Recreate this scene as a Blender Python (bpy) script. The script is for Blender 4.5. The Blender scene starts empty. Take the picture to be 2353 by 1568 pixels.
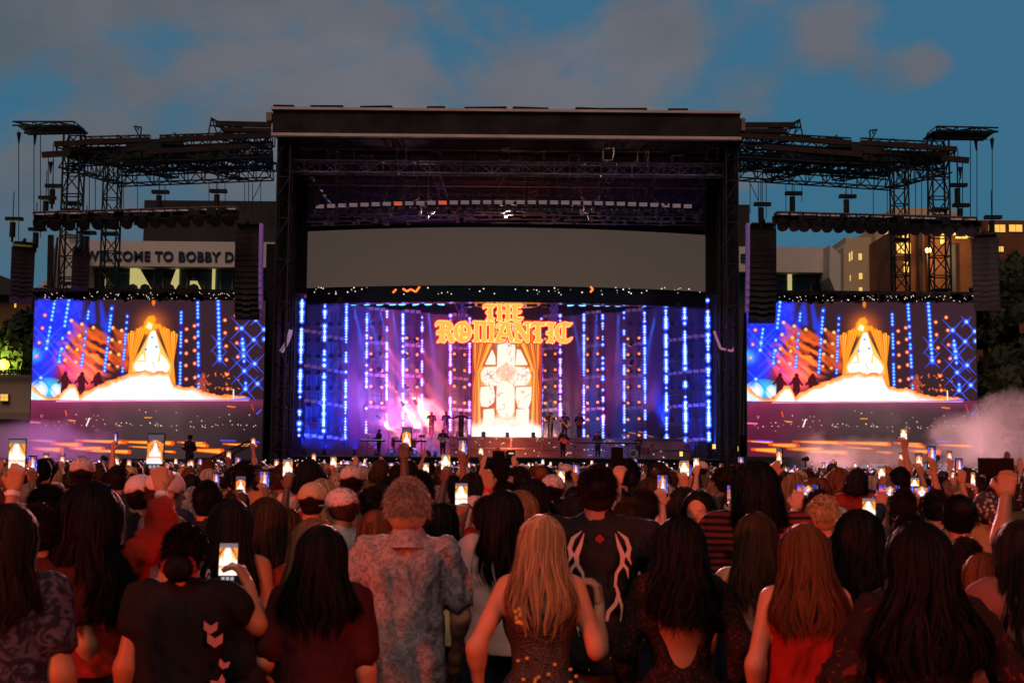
import bpy, math, random
import numpy as np
from mathutils import Vector, Matrix, noise as mnoise
R = math.radians
random.seed(7); rng = np.random.default_rng(7)
scene = bpy.context.scene
COL = scene.collection

# ---------------------------------------------------------------- camera
CAM_Z, FOC, HOR = 1.80, 3267.0, 1068.0
PITCH = math.atan((HOR-784.0)/FOC); ROLL = R(0.52)
cam = bpy.data.objects.new("camera", bpy.data.cameras.new("camera"))
COL.objects.link(cam)
cam.matrix_world = Matrix.Translation((0, 0, CAM_Z)) @ Matrix.Rotation(math.pi/2+PITCH, 4, 'X') @ Matrix.Rotation(ROLL, 4, 'Z')
cam.data.sensor_width = 36.0; cam.data.lens = 36.0*FOC/2352.0
cam.data.clip_start = 0.05; cam.data.clip_end = 3000
cam.data.dof.use_dof = True; cam.data.dof.focus_distance = 60; cam.data.dof.aperture_fstop = 7
scene.camera = cam
CM = np.array(cam.matrix_world.to_3x3())

# ---------------------------------------------------------------- sky
world = bpy.data.worlds.new("World"); scene.world = world; world.use_nodes = True
def build_world():
    nt = world.node_tree; N = nt.nodes; L = nt.links; N.clear()
    out = N.new('ShaderNodeOutputWorld'); bg = N.new('ShaderNodeBackground'); bg.inputs[1].default_value = 0.11
    sky = N.new('ShaderNodeTexSky'); sky.sky_type = 'NISHITA'; sky.sun_disc = False
    sky.sun_elevation = R(3.0); sky.sun_rotation = R(200); sky.air_density = 1.6; sky.dust_density = 1.0; sky.ozone_density = 5.0
    tc = N.new('ShaderNodeTexCoord'); sep = N.new('ShaderNodeSeparateXYZ'); L.new(tc.outputs['Generated'], sep.inputs[0])
    mp = N.new('ShaderNodeMapping'); mp.inputs['Scale'].default_value = (1.0, 1.0, 1.7); mp.inputs['Location'].default_value = (3.1, 0.4, 1.55)
    L.new(tc.outputs['Generated'], mp.inputs[0])
    nz = N.new('ShaderNodeTexNoise'); nz.inputs['Scale'].default_value = 5.4; nz.inputs['Detail'].default_value = 9; nz.inputs['Roughness'].default_value = .56
    nz.inputs['Distortion'].default_value = .25
    L.new(mp.outputs[0], nz.inputs['Vector'])
    # more cloud towards the left of the view
    ma = N.new('ShaderNodeMath'); ma.operation = 'MULTIPLY_ADD'; ma.inputs[1].default_value = -.24; ma.inputs[2].default_value = -.012
    L.new(sep.outputs[0], ma.inputs[0])
    ad = N.new('ShaderNodeMath'); ad.operation = 'ADD'; L.new(nz.outputs[0], ad.inputs[0]); L.new(ma.outputs[0], ad.inputs[1])
    # single cloud banks, each round one direction of the sky
    def bank(az, el, r, k, prev):
        c = N.new('ShaderNodeVectorMath'); c.operation = 'DISTANCE'; L.new(tc.outputs['Generated'], c.inputs[0]); c.inputs[1].default_value = (math.sin(R(az))*math.cos(R(el)), math.cos(R(az))*math.cos(R(el)), math.sin(R(el)))
        q = N.new('ShaderNodeMapRange'); q.interpolation_type = 'SMOOTHSTEP'; q.inputs[1].default_value = 0; q.inputs[2].default_value = r; q.inputs[3].default_value = k; q.inputs[4].default_value = 0; L.new(c.outputs['Value'], q.inputs[0])
        s = N.new('ShaderNodeMath'); s.operation = 'ADD'; L.new(prev.outputs[0], s.inputs[0]); L.new(q.outputs[0], s.inputs[1]); return s
    for b_ in ((12.8, 17.0, .06, .15), (16.6, 15.3, .036, .18), (14.8, 14.3, .045, .11), (9.8, 14.0, .06, .10), (5.5, 17.0, .06, .10), (1.0, 15.3, .06, .10), (-7, 13.5, .14, .07), (-17, 17.5, .13, .07)): ad = bank(*b_, ad)
    rm = N.new('ShaderNodeMapRange'); rm.inputs[1].default_value = .46; rm.inputs[2].default_value = .60; rm.interpolation_type = 'SMOOTHSTEP'
    L.new(ad.outputs[0], rm.inputs[0])
    hz = N.new('ShaderNodeMapRange'); hz.inputs[1].default_value = .10; hz.inputs[2].default_value = .21; hz.inputs[3].default_value = .12; hz.interpolation_type = 'SMOOTHSTEP'
    L.new(sep.outputs[2], hz.inputs[0])
    cf = N.new('ShaderNodeMath'); cf.operation = 'MULTIPLY'; L.new(rm.outputs[0], cf.inputs[0]); L.new(hz.outputs[0], cf.inputs[1])
    # cloud colour: grey mauve, browner where denser
    cr = N.new('ShaderNodeMix'); cr.data_type = 'RGBA'
    cr.inputs['A'].default_value = (.78, .92, 1.02, 1); cr.inputs['B'].default_value = (1.62, 1.42, 1.52, 1)
    n2 = N.new('ShaderNodeTexNoise'); n2.inputs['Scale'].default_value = 3.3; n2.inputs['Detail'].default_value = 4
    n2.inputs['Detail'].default_value = 7; n2.inputs['Roughness'].default_value = .6; r3 = N.new('ShaderNodeMapRange'); r3.inputs[1].default_value = .36; r3.inputs[2].default_value = .64; L.new(mp.outputs[0], n2.inputs['Vector']); L.new(n2.outputs[0], r3.inputs[0]); L.new(r3.outputs[0], cr.inputs['Factor'])
    dusk = N.new('ShaderNodeMix'); dusk.data_type = 'RGBA'; dusk.blend_type = 'MULTIPLY'; dusk.inputs['Factor'].default_value = 1
    dusk.inputs['B'].default_value = (.28, .80, 1.15, 1)
    L.new(sky.outputs[0], dusk.inputs['A'])
    flat = N.new('ShaderNodeMix'); flat.data_type = 'RGBA'; flat.inputs['Factor'].default_value = .72
    flat.inputs['B'].default_value = (.50, 1.62, 2.55, 1)
    L.new(dusk.outputs['Result'], flat.inputs['A'])
    mx = N.new('ShaderNodeMix'); mx.data_type = 'RGBA'
    cl = N.new('ShaderNodeMath'); cl.operation = 'MULTIPLY'; cl.inputs[1].default_value = .80; L.new(cf.outputs[0], cl.inputs[0])
    L.new(cl.outputs[0], mx.inputs['Factor']); L.new(flat.outputs['Result'], mx.inputs['A']); L.new(cr.outputs['Result'], mx.inputs['B'])
    # sky dimmed overhead and behind, out of view, to cut light on the crowd
    up = N.new('ShaderNodeMapRange'); up.inputs[1].default_value = .33; up.inputs[2].default_value = .60; up.inputs[3].default_value = 1.0; up.inputs[4].default_value = .16; L.new(sep.outputs[2], up.inputs[0])
    bk = N.new('ShaderNodeMapRange'); bk.inputs[1].default_value = .35; bk.inputs[2].default_value = -.2; bk.inputs[3].default_value = 1.0; bk.inputs[4].default_value = .22; L.new(sep.outputs[1], bk.inputs[0])
    ub = N.new('ShaderNodeMath'); ub.operation = 'MULTIPLY'; L.new(up.outputs[0], ub.inputs[0]); L.new(bk.outputs[0], ub.inputs[1])
    m3 = N.new('ShaderNodeMix'); m3.data_type = 'RGBA'; m3.blend_type = 'MULTIPLY'; m3.inputs['Factor'].default_value = 1; L.new(mx.outputs['Result'], m3.inputs['A']); L.new(ub.outputs[0], m3.inputs['B']); mx = m3
    L.new(mx.outputs['Result'], bg.inputs[0]); L.new(bg.outputs[0], out.inputs[0])
build_world()

# faint last daylight (the sun is down, a very soft warm glow from behind)
sun = bpy.data.objects.new("sun", bpy.data.lights.new("sun", 'SUN')); COL.objects.link(sun)
sun.data.energy = .8; sun.data.angle = R(35); sun.data.color = (1.0, .66, .52)
sun.rotation_euler = (R(42), 0, R(-12))

# crowd wash: unseen red and amber flood lamps added behind the camera
def spot(name, loc, aim, power, color, size=60, blend=.5, radius=.5):
    d = bpy.data.lights.new(name, 'SPOT'); d.energy = power; d.color = color; d.spot_size = R(size); d.spot_blend = blend; d.shadow_soft_size = radius
    o = bpy.data.objects.new(name, d); COL.objects.link(o); o.location = loc
    o.rotation_euler = (Vector(aim)-Vector(loc)).to_track_quat('-Z', 'Y').to_euler(); return o
spot("added_crowd_wash_lamp", (-21, -9, 5.5), (1, 11, 1.2), 20000, (1.0, .07, .016), 55, .6, 1.2)
spot("added_crowd_wash_lamp", (19, -14, 6.0), (0, 12, 1.2), 12500, (1.0, .10, .028), 55, .6, 1.2)

# ---------------------------------------------------------------- render settings
scene.view_settings.view_transform = 'Standard'; scene.view_settings.look = 'None'
scene.view_settings.exposure = 0; scene.view_settings.gamma = 1
scene.render.engine = 'CYCLES'
cy = scene.cycles
cy.max_bounces = 5; cy.diffuse_bounces = 2; cy.glossy_bounces = 3; cy.transmission_bounces = 3; cy.volume_bounces = 1; cy.transparent_max_bounces = 16
cy.sample_clamp_indirect = 1.5; cy.sample_clamp_direct = 0; cy.use_denoising = True; cy.caustics_reflective = False; cy.caustics_refractive = False
cy.volume_step_rate = 3.0; cy.volume_max_steps = 128
cy.use_adaptive_sampling = True; cy.adaptive_threshold = 0.015
# ---------------------------------------------------------------- helpers
def W(x, y, Y):
    """world point on the plane at distance Y seen at (x, y) of the 2352-wide photograph: used to read off real positions"""
    d = CM @ np.array([(x-1176.0)/FOC, -(y-784.0)/FOC, -1.0]); t = Y/d[1]
    return Vector((d[0]*t, Y, CAM_Z+d[2]*t))
def lin(c):
    c = np.asarray(c, float)/255.0
    return np.where(c <= .04045, c/12.92, ((c+.055)/1.055)**2.4)
def L3(*c): return tuple(float(v) for v in lin(c))+(1.0,)

MATS = {}
def mat(name, color=(.2, .2, .2), rough=.7, metal=0, emit=None, strength=1, noise=None, bump=None, sample=False, spec=.4, randv=0, alpha=None, island=0):
    """procedural material: optional colour noise (scale, amount), bump (scale, strength) and per-object / per-island value change"""
    if name in MATS: return MATS[name]
    m = bpy.data.materials.new(name); m.use_nodes = True; nt = m.node_tree; N = nt.nodes; L = nt.links
    b = N['Principled BSDF']; b.inputs['Roughness'].default_value = rough; b.inputs['Metallic'].default_value = metal
    b.inputs['Specular IOR Level'].default_value = spec
    c4 = tuple(color)[:3]+(1,); b.inputs['Base Color'].default_value = c4
    src = None
    if noise or bump: tc = N.new('ShaderNodeTexCoord')
    if noise:
        n = N.new('ShaderNodeTexNoise'); n.inputs['Scale'].default_value = noise[0]; n.inputs['Detail'].default_value = 6; L.new(tc.outputs['Object'], n.inputs['Vector'])
        r = N.new('ShaderNodeMapRange'); r.inputs[1].default_value = .3; r.inputs[2].default_value = .7; r.inputs[3].default_value = 1-noise[1]; r.inputs[4].default_value = 1+noise[1]
        L.new(n.outputs[0], r.inputs[0])
        mx = N.new('ShaderNodeMix'); mx.data_type = 'RGBA'; mx.blend_type = 'MULTIPLY'; mx.inputs['Factor'].default_value = 1; mx.inputs['A'].default_value = c4
        L.new(r.outputs[0], mx.inputs['B']); src = mx.outputs['Result']
    if randv or island:
        if randv: i = N.new('ShaderNodeObjectInfo'); o_ = i.outputs['Random']
        else: i = N.new('ShaderNodeNewGeometry'); o_ = i.outputs['Random Per Island']
        v = randv or island
        r = N.new('ShaderNodeMapRange'); r.inputs[3].default_value = 1-v; r.inputs[4].default_value = 1+v; L.new(o_, r.inputs[0])
        mx = N.new('ShaderNodeMix'); mx.data_type = 'RGBA'; mx.blend_type = 'MULTIPLY'; mx.inputs['Factor'].default_value = 1; mx.inputs['A'].default_value = c4
        if src: L.new(src, mx.inputs['A'])
        L.new(r.outputs[0], mx.inputs['B']); src = mx.outputs['Result']
    if src: L.new(src, b.inputs['Base Color'])
    if bump:
        n = N.new('ShaderNodeTexNoise'); n.inputs['Scale'].default_value = bump[0]; n.inputs['Detail'].default_value = 5; L.new(tc.outputs['Object'], n.inputs['Vector'])
        bp = N.new('ShaderNodeBump'); bp.inputs['Strength'].default_value = bump[1]; bp.inputs['Distance'].default_value = .02
        L.new(n.outputs[0], bp.inputs['Height']); L.new(bp.outputs[0], b.inputs['Normal'])
    if emit is not None:
        b.inputs['Emission Color'].default_value = tuple(emit)[:3]+(1,); b.inputs['Emission Strength'].default_value = strength
    if not sample: m.cycles.emission_sampling = 'NONE'
    MATS[name] = m; return m
def vc_emit(name, strength=1.0, sample=False):
    """a lit LED surface: one colour per diode, kept in the mesh"""
    if name in MATS: return MATS[name]
    m = bpy.data.materials.new(name); m.use_nodes = True; nt = m.node_tree; N = nt.nodes; L = nt.links
    b = N['Principled BSDF']; b.inputs['Base Color'].default_value = (.004, .004, .005, 1); b.inputs['Roughness'].default_value = .7; b.inputs['Specular IOR Level'].default_value = .05
    a = N.new('ShaderNodeAttribute'); a.attribute_name = 'Col'; L.new(a.outputs['Color'], b.inputs['Emission Color']); b.inputs['Emission Strength'].default_value = strength
    if not sample: m.cycles.emission_sampling = 'NONE'
    MATS[name] = m; return m
def node_mat(name):
    m = bpy.data.materials.new(name); m.use_nodes = True; MATS[name] = m
    return m, m.node_tree.nodes, m.node_tree.links, m.node_tree.nodes['Principled BSDF']

def tag(o, label=None, cat=None, group=None, kind=None):
    if label: o['label'] = label
    if cat: o['category'] = cat
    if group: o['group'] = group
    if kind: o['kind'] = kind
    return o
def empty(name, loc=(0, 0, 0), rz=0, **k):
    o = bpy.data.objects.new(name, None); COL.objects.link(o); o.location = loc; o.rotation_euler = (0, 0, rz); o.empty_display_size = .2
    return tag(o, **k)
def link(name, me, m=None, parent=None, smooth=False, **k):
    o = bpy.data.objects.new(name, me); COL.objects.link(o)
    if m is not None:
        for q in (m if isinstance(m, (list, tuple)) else [m]): me.materials.append(q)
    if parent: o.parent = parent
    if smooth: me.shade_smooth()
    return tag(o, **k)
def mesh_np(name, V, F):
    """V (n,3), F (m,k) all faces of one size"""
    V = np.asarray(V, np.float32); F = np.asarray(F, np.int32)
    me = bpy.data.meshes.new(name); me.vertices.add(len(V)); me.vertices.foreach_set('co', V.ravel())
    me.loops.add(F.size); me.loops.foreach_set('vertex_index', F.ravel()); me.polygons.add(len(F))
    me.polygons.foreach_set('loop_start', np.arange(0, F.size, F.shape[1], dtype=np.int32))
    me.update(calc_edges=True); return me
def copy_tree(o, parent=None, **k):
    c = o.copy(); COL.objects.link(c)
    if parent: c.parent = parent
    for ch in list(o.children): copy_tree(ch, c)
    return tag(c, **k)
def basis(d):
    d = Vector(d).normalized(); a = Vector((0, 0, 1)) if abs(d.z) < .95 else Vector((1, 0, 0))
    u = d.cross(a).normalized(); return u, d.cross(u)
class MB:
    def __init__(s): s.v, s.f, s.m, s.c = [], [], [], []
    def add(s, V, F, mi=0):
        b = len(s.v); s.v += [tuple(p) for p in V]; s.f += [tuple(b+i for i in q) for q in F]; s.m += [mi]*len(F); return s
    def box(s, c, sz, rz=0, rx=0, ry=0, mi=0, bev=0):
        M = Matrix.Rotation(rz, 3, 'Z') @ Matrix.Rotation(ry, 3, 'Y') @ Matrix.Rotation(rx, 3, 'X'); c = Vector(c)
        V = [c+M @ Vector((x*sz[0]/2, y*sz[1]/2, z*sz[2]/2)) for x in (-1, 1) for y in (-1, 1) for z in (-1, 1)]
        return s.add(V, [(0, 1, 3, 2), (4, 6, 7, 5), (0, 4, 5, 1), (2, 3, 7, 6), (0, 2, 6, 4), (1, 5, 7, 3)], mi)
    def tube(s, p, q, r, r2=None, n=4, mi=0, caps=True):
        p, q = Vector(p), Vector(q); r2 = r if r2 is None else r2
        if (q-p).length < 1e-6: return s
        u, w = basis(q-p); V = []
        for c, rr in ((p, r), (q, r2)):
            for k in range(n):
                a = 2*math.pi*(k+.5)/n; V.append(c+(u*math.cos(a)+w*math.sin(a))*rr)
        F = [(k, (k+1) % n, n+(k+1) % n, n+k) for k in range(n)]
        if caps: F += [tuple(range(n-1, -1, -1)), tuple(range(n, 2*n))]
        return s.add(V, F, mi)
    def path(s, pts, r, n=5, mi=0):
        for a, b in zip(pts, pts[1:]): s.tube(a, b, r, n=n, mi=mi)
        return s
    def disc(s, c, nrm, r, h=.02, n=14, mi=0):
        nrm = Vector(nrm).normalized()*h/2; c = Vector(c); return s.tube(c-nrm, c+nrm, r, n=n, mi=mi)
    def ball(s, c, r, n=8, mi=0, sc=(1, 1, 1)):
        V, F = [], []; c = Vector(c); k = n//2
        for i in range(k+1):
            th = math.pi*i/k
            for j in range(n):
                ph = 2*math.pi*j/n; V.append((c.x+r*sc[0]*math.sin(th)*math.cos(ph), c.y+r*sc[1]*math.sin(th)*math.sin(ph), c.z+r*sc[2]*math.cos(th)))
        for i in range(k):
            for j in range(n): F.append((i*n+j, (i+1)*n+j, (i+1)*n+(j+1) % n, i*n+(j+1) % n))
        return s.add(V, F, mi)
    def quad(s, a, b, c, d, mi=0): return s.add([a, b, c, d], [(0, 1, 2, 3)], mi)
    def prism(s, pts, d, mi=0):
        """pts: closed outline of 3-D points, d: extrusion vector"""
        n = len(pts); d = Vector(d); V = [Vector(p) for p in pts]+[Vector(p)+d for p in pts]
        return s.add(V, [tuple(range(n)), tuple(range(2*n-1, n-1, -1))]+[(i, n+i, n+(i+1) % n, (i+1) % n) for i in range(n)], mi)
    def truss(s, p0, p1, w=.5, h=.5, seg=.6, r=.03, rd=.018, tri=False, mi=0):
        p0, p1 = Vector(p0), Vector(p1); D = p1-p0; Ln = D.length; d = D/Ln
        if abs(d.z) > .9: u, v = Vector((1, 0, 0)), Vector((0, 1, 0))
        else:
            u = d.cross(Vector((0, 0, 1))).normalized(); v = u.cross(d)
        offs = [u*w/2+v*h/2, u*w/2-v*h/2, -u*w/2-v*h/2, -u*w/2+v*h/2] if not tri else [v*h/2, u*w/2-v*h/2, -u*w/2-v*h/2]
        for o in offs: s.tube(p0+o, p1+o, r, n=4, mi=mi)
        k = max(1, round(Ln/seg)); m_ = len(offs)
        for i in range(k):
            a, b = p0+d*(Ln*i/k), p0+d*(Ln*(i+1)/k)
            for j in range(m_):
                o1, o2 = offs[j], offs[(j+1) % m_]
                if (i+j) % 2: o1, o2 = o2, o1
                s.tube(a+o1, b+o2, rd, n=3, mi=mi, caps=False); s.tube(b+o1, b+o2, rd, n=3, mi=mi, caps=False)
        return s
    def mesh(s, name):
        me = bpy.data.meshes.new(name); me.from_pydata([tuple(v) for v in s.v], [], s.f)
        if any(s.m): me.polygons.foreach_set('material_index', s.m)
        me.update(); return me
    def build(s, name, m=None, parent=None, smooth=False, **k):
        return link(name, s.mesh(name), m, parent, smooth, **k)
def ordinal(i): return ['first', 'second', 'third', 'fourth', 'fifth', 'sixth', 'seventh', 'eighth', 'ninth', 'tenth', 'eleventh', 'twelfth', 'thirteenth', 'fourteenth', 'fifteenth', 'sixteenth', 'seventeenth', 'eighteenth', 'nineteenth', 'twentieth', 'twenty-first', 'twenty-second', 'twenty-third', 'twenty-fourth', 'twenty-fifth', 'twenty-sixth', 'twenty-seventh', 'twenty-eighth', 'twenty-ninth', 'thirtieth', 'thirty-first', 'thirty-second', 'thirty-third', 'thirty-fourth', 'thirty-fifth', 'thirty-sixth'][i]

# ---- 2-D painter for what the LED screens show
def sd_poly(X, Y, P):
    P = np.asarray(P, float); d = np.full(X.shape, 1e18); s = np.ones(X.shape); n = len(P)
    for i in range(n):
        a, b = P[i], P[i-1]; ex, ey = b-a; wx, wy = X-a[0], Y-a[1]
        t = np.clip((wx*ex+wy*ey)/(ex*ex+ey*ey+1e-12), 0, 1); d = np.minimum(d, (wx-ex*t)**2+(wy-ey*t)**2)
        c1, c2, c3 = Y >= a[1], Y < b[1], ex*wy > ey*wx
        s = np.where((c1 & c2 & c3) | (~c1 & ~c2 & ~c3), -s, s)
    return s*np.sqrt(d)
def vnoise(X, Y, sc, seed=0, octv=4):
    r = np.random.default_rng(seed); out = np.zeros(X.shape); amp, tot = 1.0, 0.0
    for o in range(octv):
        g = r.random((64, 64)); x, y = (X/sc) % 64, (Y/sc) % 64; x0, y0 = x.astype(int), y.astype(int); fx, fy = x-x0, y-y0
        fx, fy = fx*fx*(3-2*fx), fy*fy*(3-2*fy); x1, y1 = (x0+1) % 64, (y0+1) % 64; x0 %= 64; y0 %= 64
        out += amp*((g[y0, x0]*(1-fx)+g[y0, x1]*fx)*(1-fy)+(g[y1, x0]*(1-fx)+g[y1, x1]*fx)*fy); tot += amp; amp *= .5; sc /= 2
    return out/tot
class Paint:
    def __init__(s, w, h, step, bg=(12, 8, 14)):
        s.nx, s.ny = int(round(w/step)), int(round(h/step)); s.w, s.h = w, h
        xs = (np.arange(s.nx)+.5)*w/s.nx; ys = (np.arange(s.ny)+.5)*h/s.ny; s.X, s.Y = np.meshgrid(xs, ys)
        s.I = np.zeros((s.ny, s.nx, 3)); s.I[:] = lin(bg)
    def mix(s, a, col):
        a = np.clip(a, 0, 1)[..., None]; s.I = s.I*(1-a)+lin(col)*a
    def addl(s, a, col, k=1): s.I += np.clip(a, 0, None)[..., None]*lin(col)*k
    def poly(s, P, col, soft=3, a=1): s.mix(a*np.clip(.5-sd_poly(s.X, s.Y, P)/soft, 0, 1), col)
    def seg(s, x0, y0, x1, y1, r0, r1, col, a=1, soft=2, add=False):
        ex, ey = x1-x0, y1-y0; t = np.clip(((s.X-x0)*ex+(s.Y-y0)*ey)/(ex*ex+ey*ey+1e-9), 0, 1)
        d = np.hypot(s.X-x0-ex*t, s.Y-y0-ey*t)-(r0+(r1-r0)*t); m = a*np.clip(.5-d/soft, 0, 1)
        s.addl(m, col) if add else s.mix(m, col)
    def glow(s, x, y, r, col, k=1): s.addl(k*np.exp(-((s.X-x)**2+(s.Y-y)**2)/(r*r)), col)
    def dot(s, x, y, r, col, soft=4, sy=1): s.mix(np.clip(.5-(np.hypot(s.X-x, (s.Y-y)/sy)-r)/soft, 0, 1), col)
    def mesh(s, name, place):
        """place(u, v) -> world arrays; one quad per diode"""
        nx, ny = s.nx, s.ny; U, Vv = np.meshgrid(np.linspace(0, 1, nx+1), np.linspace(0, 1, ny+1)); P = np.stack(place(U, Vv), -1).reshape(-1, 3)
        i = (np.arange(ny)[:, None]*(nx+1)+np.arange(nx)[None]).ravel(); F = np.stack([i+nx+1, i+nx+2, i+1, i], 1)
        me = mesh_np(name, P, F); ca = me.color_attributes.new('Col', 'FLOAT_COLOR', 'CORNER')
        c = np.concatenate([np.clip(s.I, 0, 3).reshape(-1, 3), np.ones((nx*ny, 1))], 1); ca.data.foreach_set('color', np.repeat(c, 4, 0).astype(np.float32).ravel())
        return me

# ---- outline letters: signed distance field -> solid plate
def field_plate(X, Y, D, level, place, depth, name):
    """plate covering D<level; X,Y grid; place(x,y)->front point; depth: extrusion Vector"""
    V, F, key = [], [], {}
    ny, nx = D.shape; E = D-level
    def vid(x, y):
        k = (round(x, 3), round(y, 3))
        if k not in key: key[k] = len(V); V.append(k)
        return key[k]
    edges = {}
    for j in range(ny-1):
        for i in range(nx-1):
            c = [(j, i), (j, i+1), (j+1, i+1), (j+1, i)]; e = [E[q] for q in c]
            if min(e) >= 0: continue
            P = []
            for a in range(4):
                b = (a+1) % 4; xa, ya = X[c[a]], Y[c[a]]; xb, yb = X[c[b]], Y[c[b]]
                if e[a] < 0: P.append(vid(xa, ya))
                if (e[a] < 0) != (e[b] < 0):
                    t = e[a]/(e[a]-e[b]); P.append(vid(xa+(xb-xa)*t, ya+(yb-ya)*t))
            Q = [p for k, p in enumerate(P) if p != P[k-1]]
            if len(Q) >= 3 and len(set(Q)) == len(Q):
                F.append(tuple(Q))
                for k in range(len(Q)):
                    a, b = Q[k-1], Q[k]
                    if (b, a) in edges: edges.pop((b, a))
                    else: edges[(a, b)] = 1
    n = len(V); front = [Vector(place(*p)) for p in V]; dv = Vector(depth); back = [p+dv for p in front]
    FF = F+[tuple(n+i for i in reversed(f)) for f in F]+[(a, b, n+b, n+a)[::-1] for a, b in edges]
    me = bpy.data.meshes.new(name); me.from_pydata([tuple(p) for p in front+back], [], FF); me.update(); return me

# ---- signed distance volumes -> smooth closed meshes (bodies, clothes, hair)
def sdf_mesh(prims, res, name, k=.03, wr=None, cuts=(), subs=()):
    """prims: ('c', a, b, ra, rb[, flat]) tapered capsule or ('e', centre, radii[, 3x3]) ellipsoid. Smooth union, surface nets.
    wr: (amplitude, scale, seed) folds. cuts: (point, normal) keep the side the normal points away from."""
    lo, hi = np.full(3, 1e9), np.full(3, -1e9)
    for p in prims:
        if p[0] == 'c':
            for q, r in ((p[1], p[3]), (p[2], p[4])): lo = np.minimum(lo, np.array(q)-r); hi = np.maximum(hi, np.array(q)+r)
        else: r = max(p[2]); lo = np.minimum(lo, np.array(p[1])-r); hi = np.maximum(hi, np.array(p[1])+r)
    lo -= res*3; hi += res*3; n = np.ceil((hi-lo)/res).astype(int)+1
    D = np.full(n, .25, np.float32); ax = [lo[i]+res*np.arange(n[i]) for i in range(3)]
    for p in prims:
        kk = k
        if p[0] == 'c': a, b = np.array(p[1], float), np.array(p[2], float); ra, rb = p[3], p[4]; mg = max(ra, rb)+.07; pl, ph = np.minimum(a, b)-mg, np.maximum(a, b)+mg; kk = min(k, 1.1*min(ra, rb))
        else: c = np.array(p[1], float); mg = max(p[2])+.07; pl, ph = c-mg, c+mg; kk = min(k, .9*min(p[2]))
        i0 = np.clip(np.floor((pl-lo)/res).astype(int), 0, n-1); i1 = np.clip(np.ceil((ph-lo)/res).astype(int)+1, 1, n)
        X, Y, Z = np.meshgrid(ax[0][i0[0]:i1[0]], ax[1][i0[1]:i1[1]], ax[2][i0[2]:i1[2]], indexing='ij')
        if p[0] == 'c':
            e = b-a; q = (X-a[0], Y-a[1], Z-a[2]); t = np.clip((q[0]*e[0]+q[1]*e[1]+q[2]*e[2])/(e@e+1e-12), 0, 1)
            d = np.sqrt((q[0]-e[0]*t)**2+(q[1]-e[1]*t)**2+(q[2]-e[2]*t)**2)-(ra+(rb-ra)*t)
        else:
            q = np.stack([X-c[0], Y-c[1], Z-c[2]], -1)
            if len(p) > 3: q = q @ np.array(p[3])
            rr = np.array(p[2], float); l1 = np.sqrt(((q/rr)**2).sum(-1)); l2 = np.sqrt(((q/rr**2)**2).sum(-1)); d = l1*(l1-1)/np.maximum(l2, 1e-6)
        S = D[i0[0]:i1[0], i0[1]:i1[1], i0[2]:i1[2]]; h = np.clip(.5+.5*(S-d)/kk, 0, 1)
        S[:] = S*(1-h)+d*h-kk*h*(1-h)
    if wr:
        X, Y, Z = np.meshgrid(*ax, indexing='ij'); g = np.random.default_rng(wr[2]); w = 0
        for q in range(5):
            v = g.normal(size=3)*np.array([1.2, 1.0, .6])*2.2/wr[1]*(1+.6*q); ph = g.random()*6.3; u = g.normal(size=3)*1.2/wr[1]
            w = w+np.sin(v[0]*X+v[1]*Y+v[2]*Z+ph+1.6*np.sin(u[0]*X+u[1]*Y+u[2]*Z))/(1+.5*q)
        D += (wr[0]*.5*w).astype(np.float32)
    if cuts:
        X, Y, Z = np.meshgrid(*ax, indexing='ij')
        for c, nm in cuts:
            nm = np.array(nm, float); nm /= np.linalg.norm(nm); D = np.maximum(D, (X-c[0])*nm[0]+(Y-c[1])*nm[1]+(Z-c[2])*nm[2])
    if subs:
        X, Y, Z = np.meshgrid(*ax, indexing='ij')
        for c, rr in subs:
            q = np.stack([(X-c[0])/rr[0], (Y-c[1])/rr[1], (Z-c[2])/rr[2]], -1); D = np.maximum(D, (1-np.sqrt((q**2).sum(-1)))*min(rr))
    D[0] = D[-1] = .2; D[:, 0] = D[:, -1] = .2; D[:, :, 0] = D[:, :, -1] = .2
    return nets(D, lo, res, name)
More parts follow.
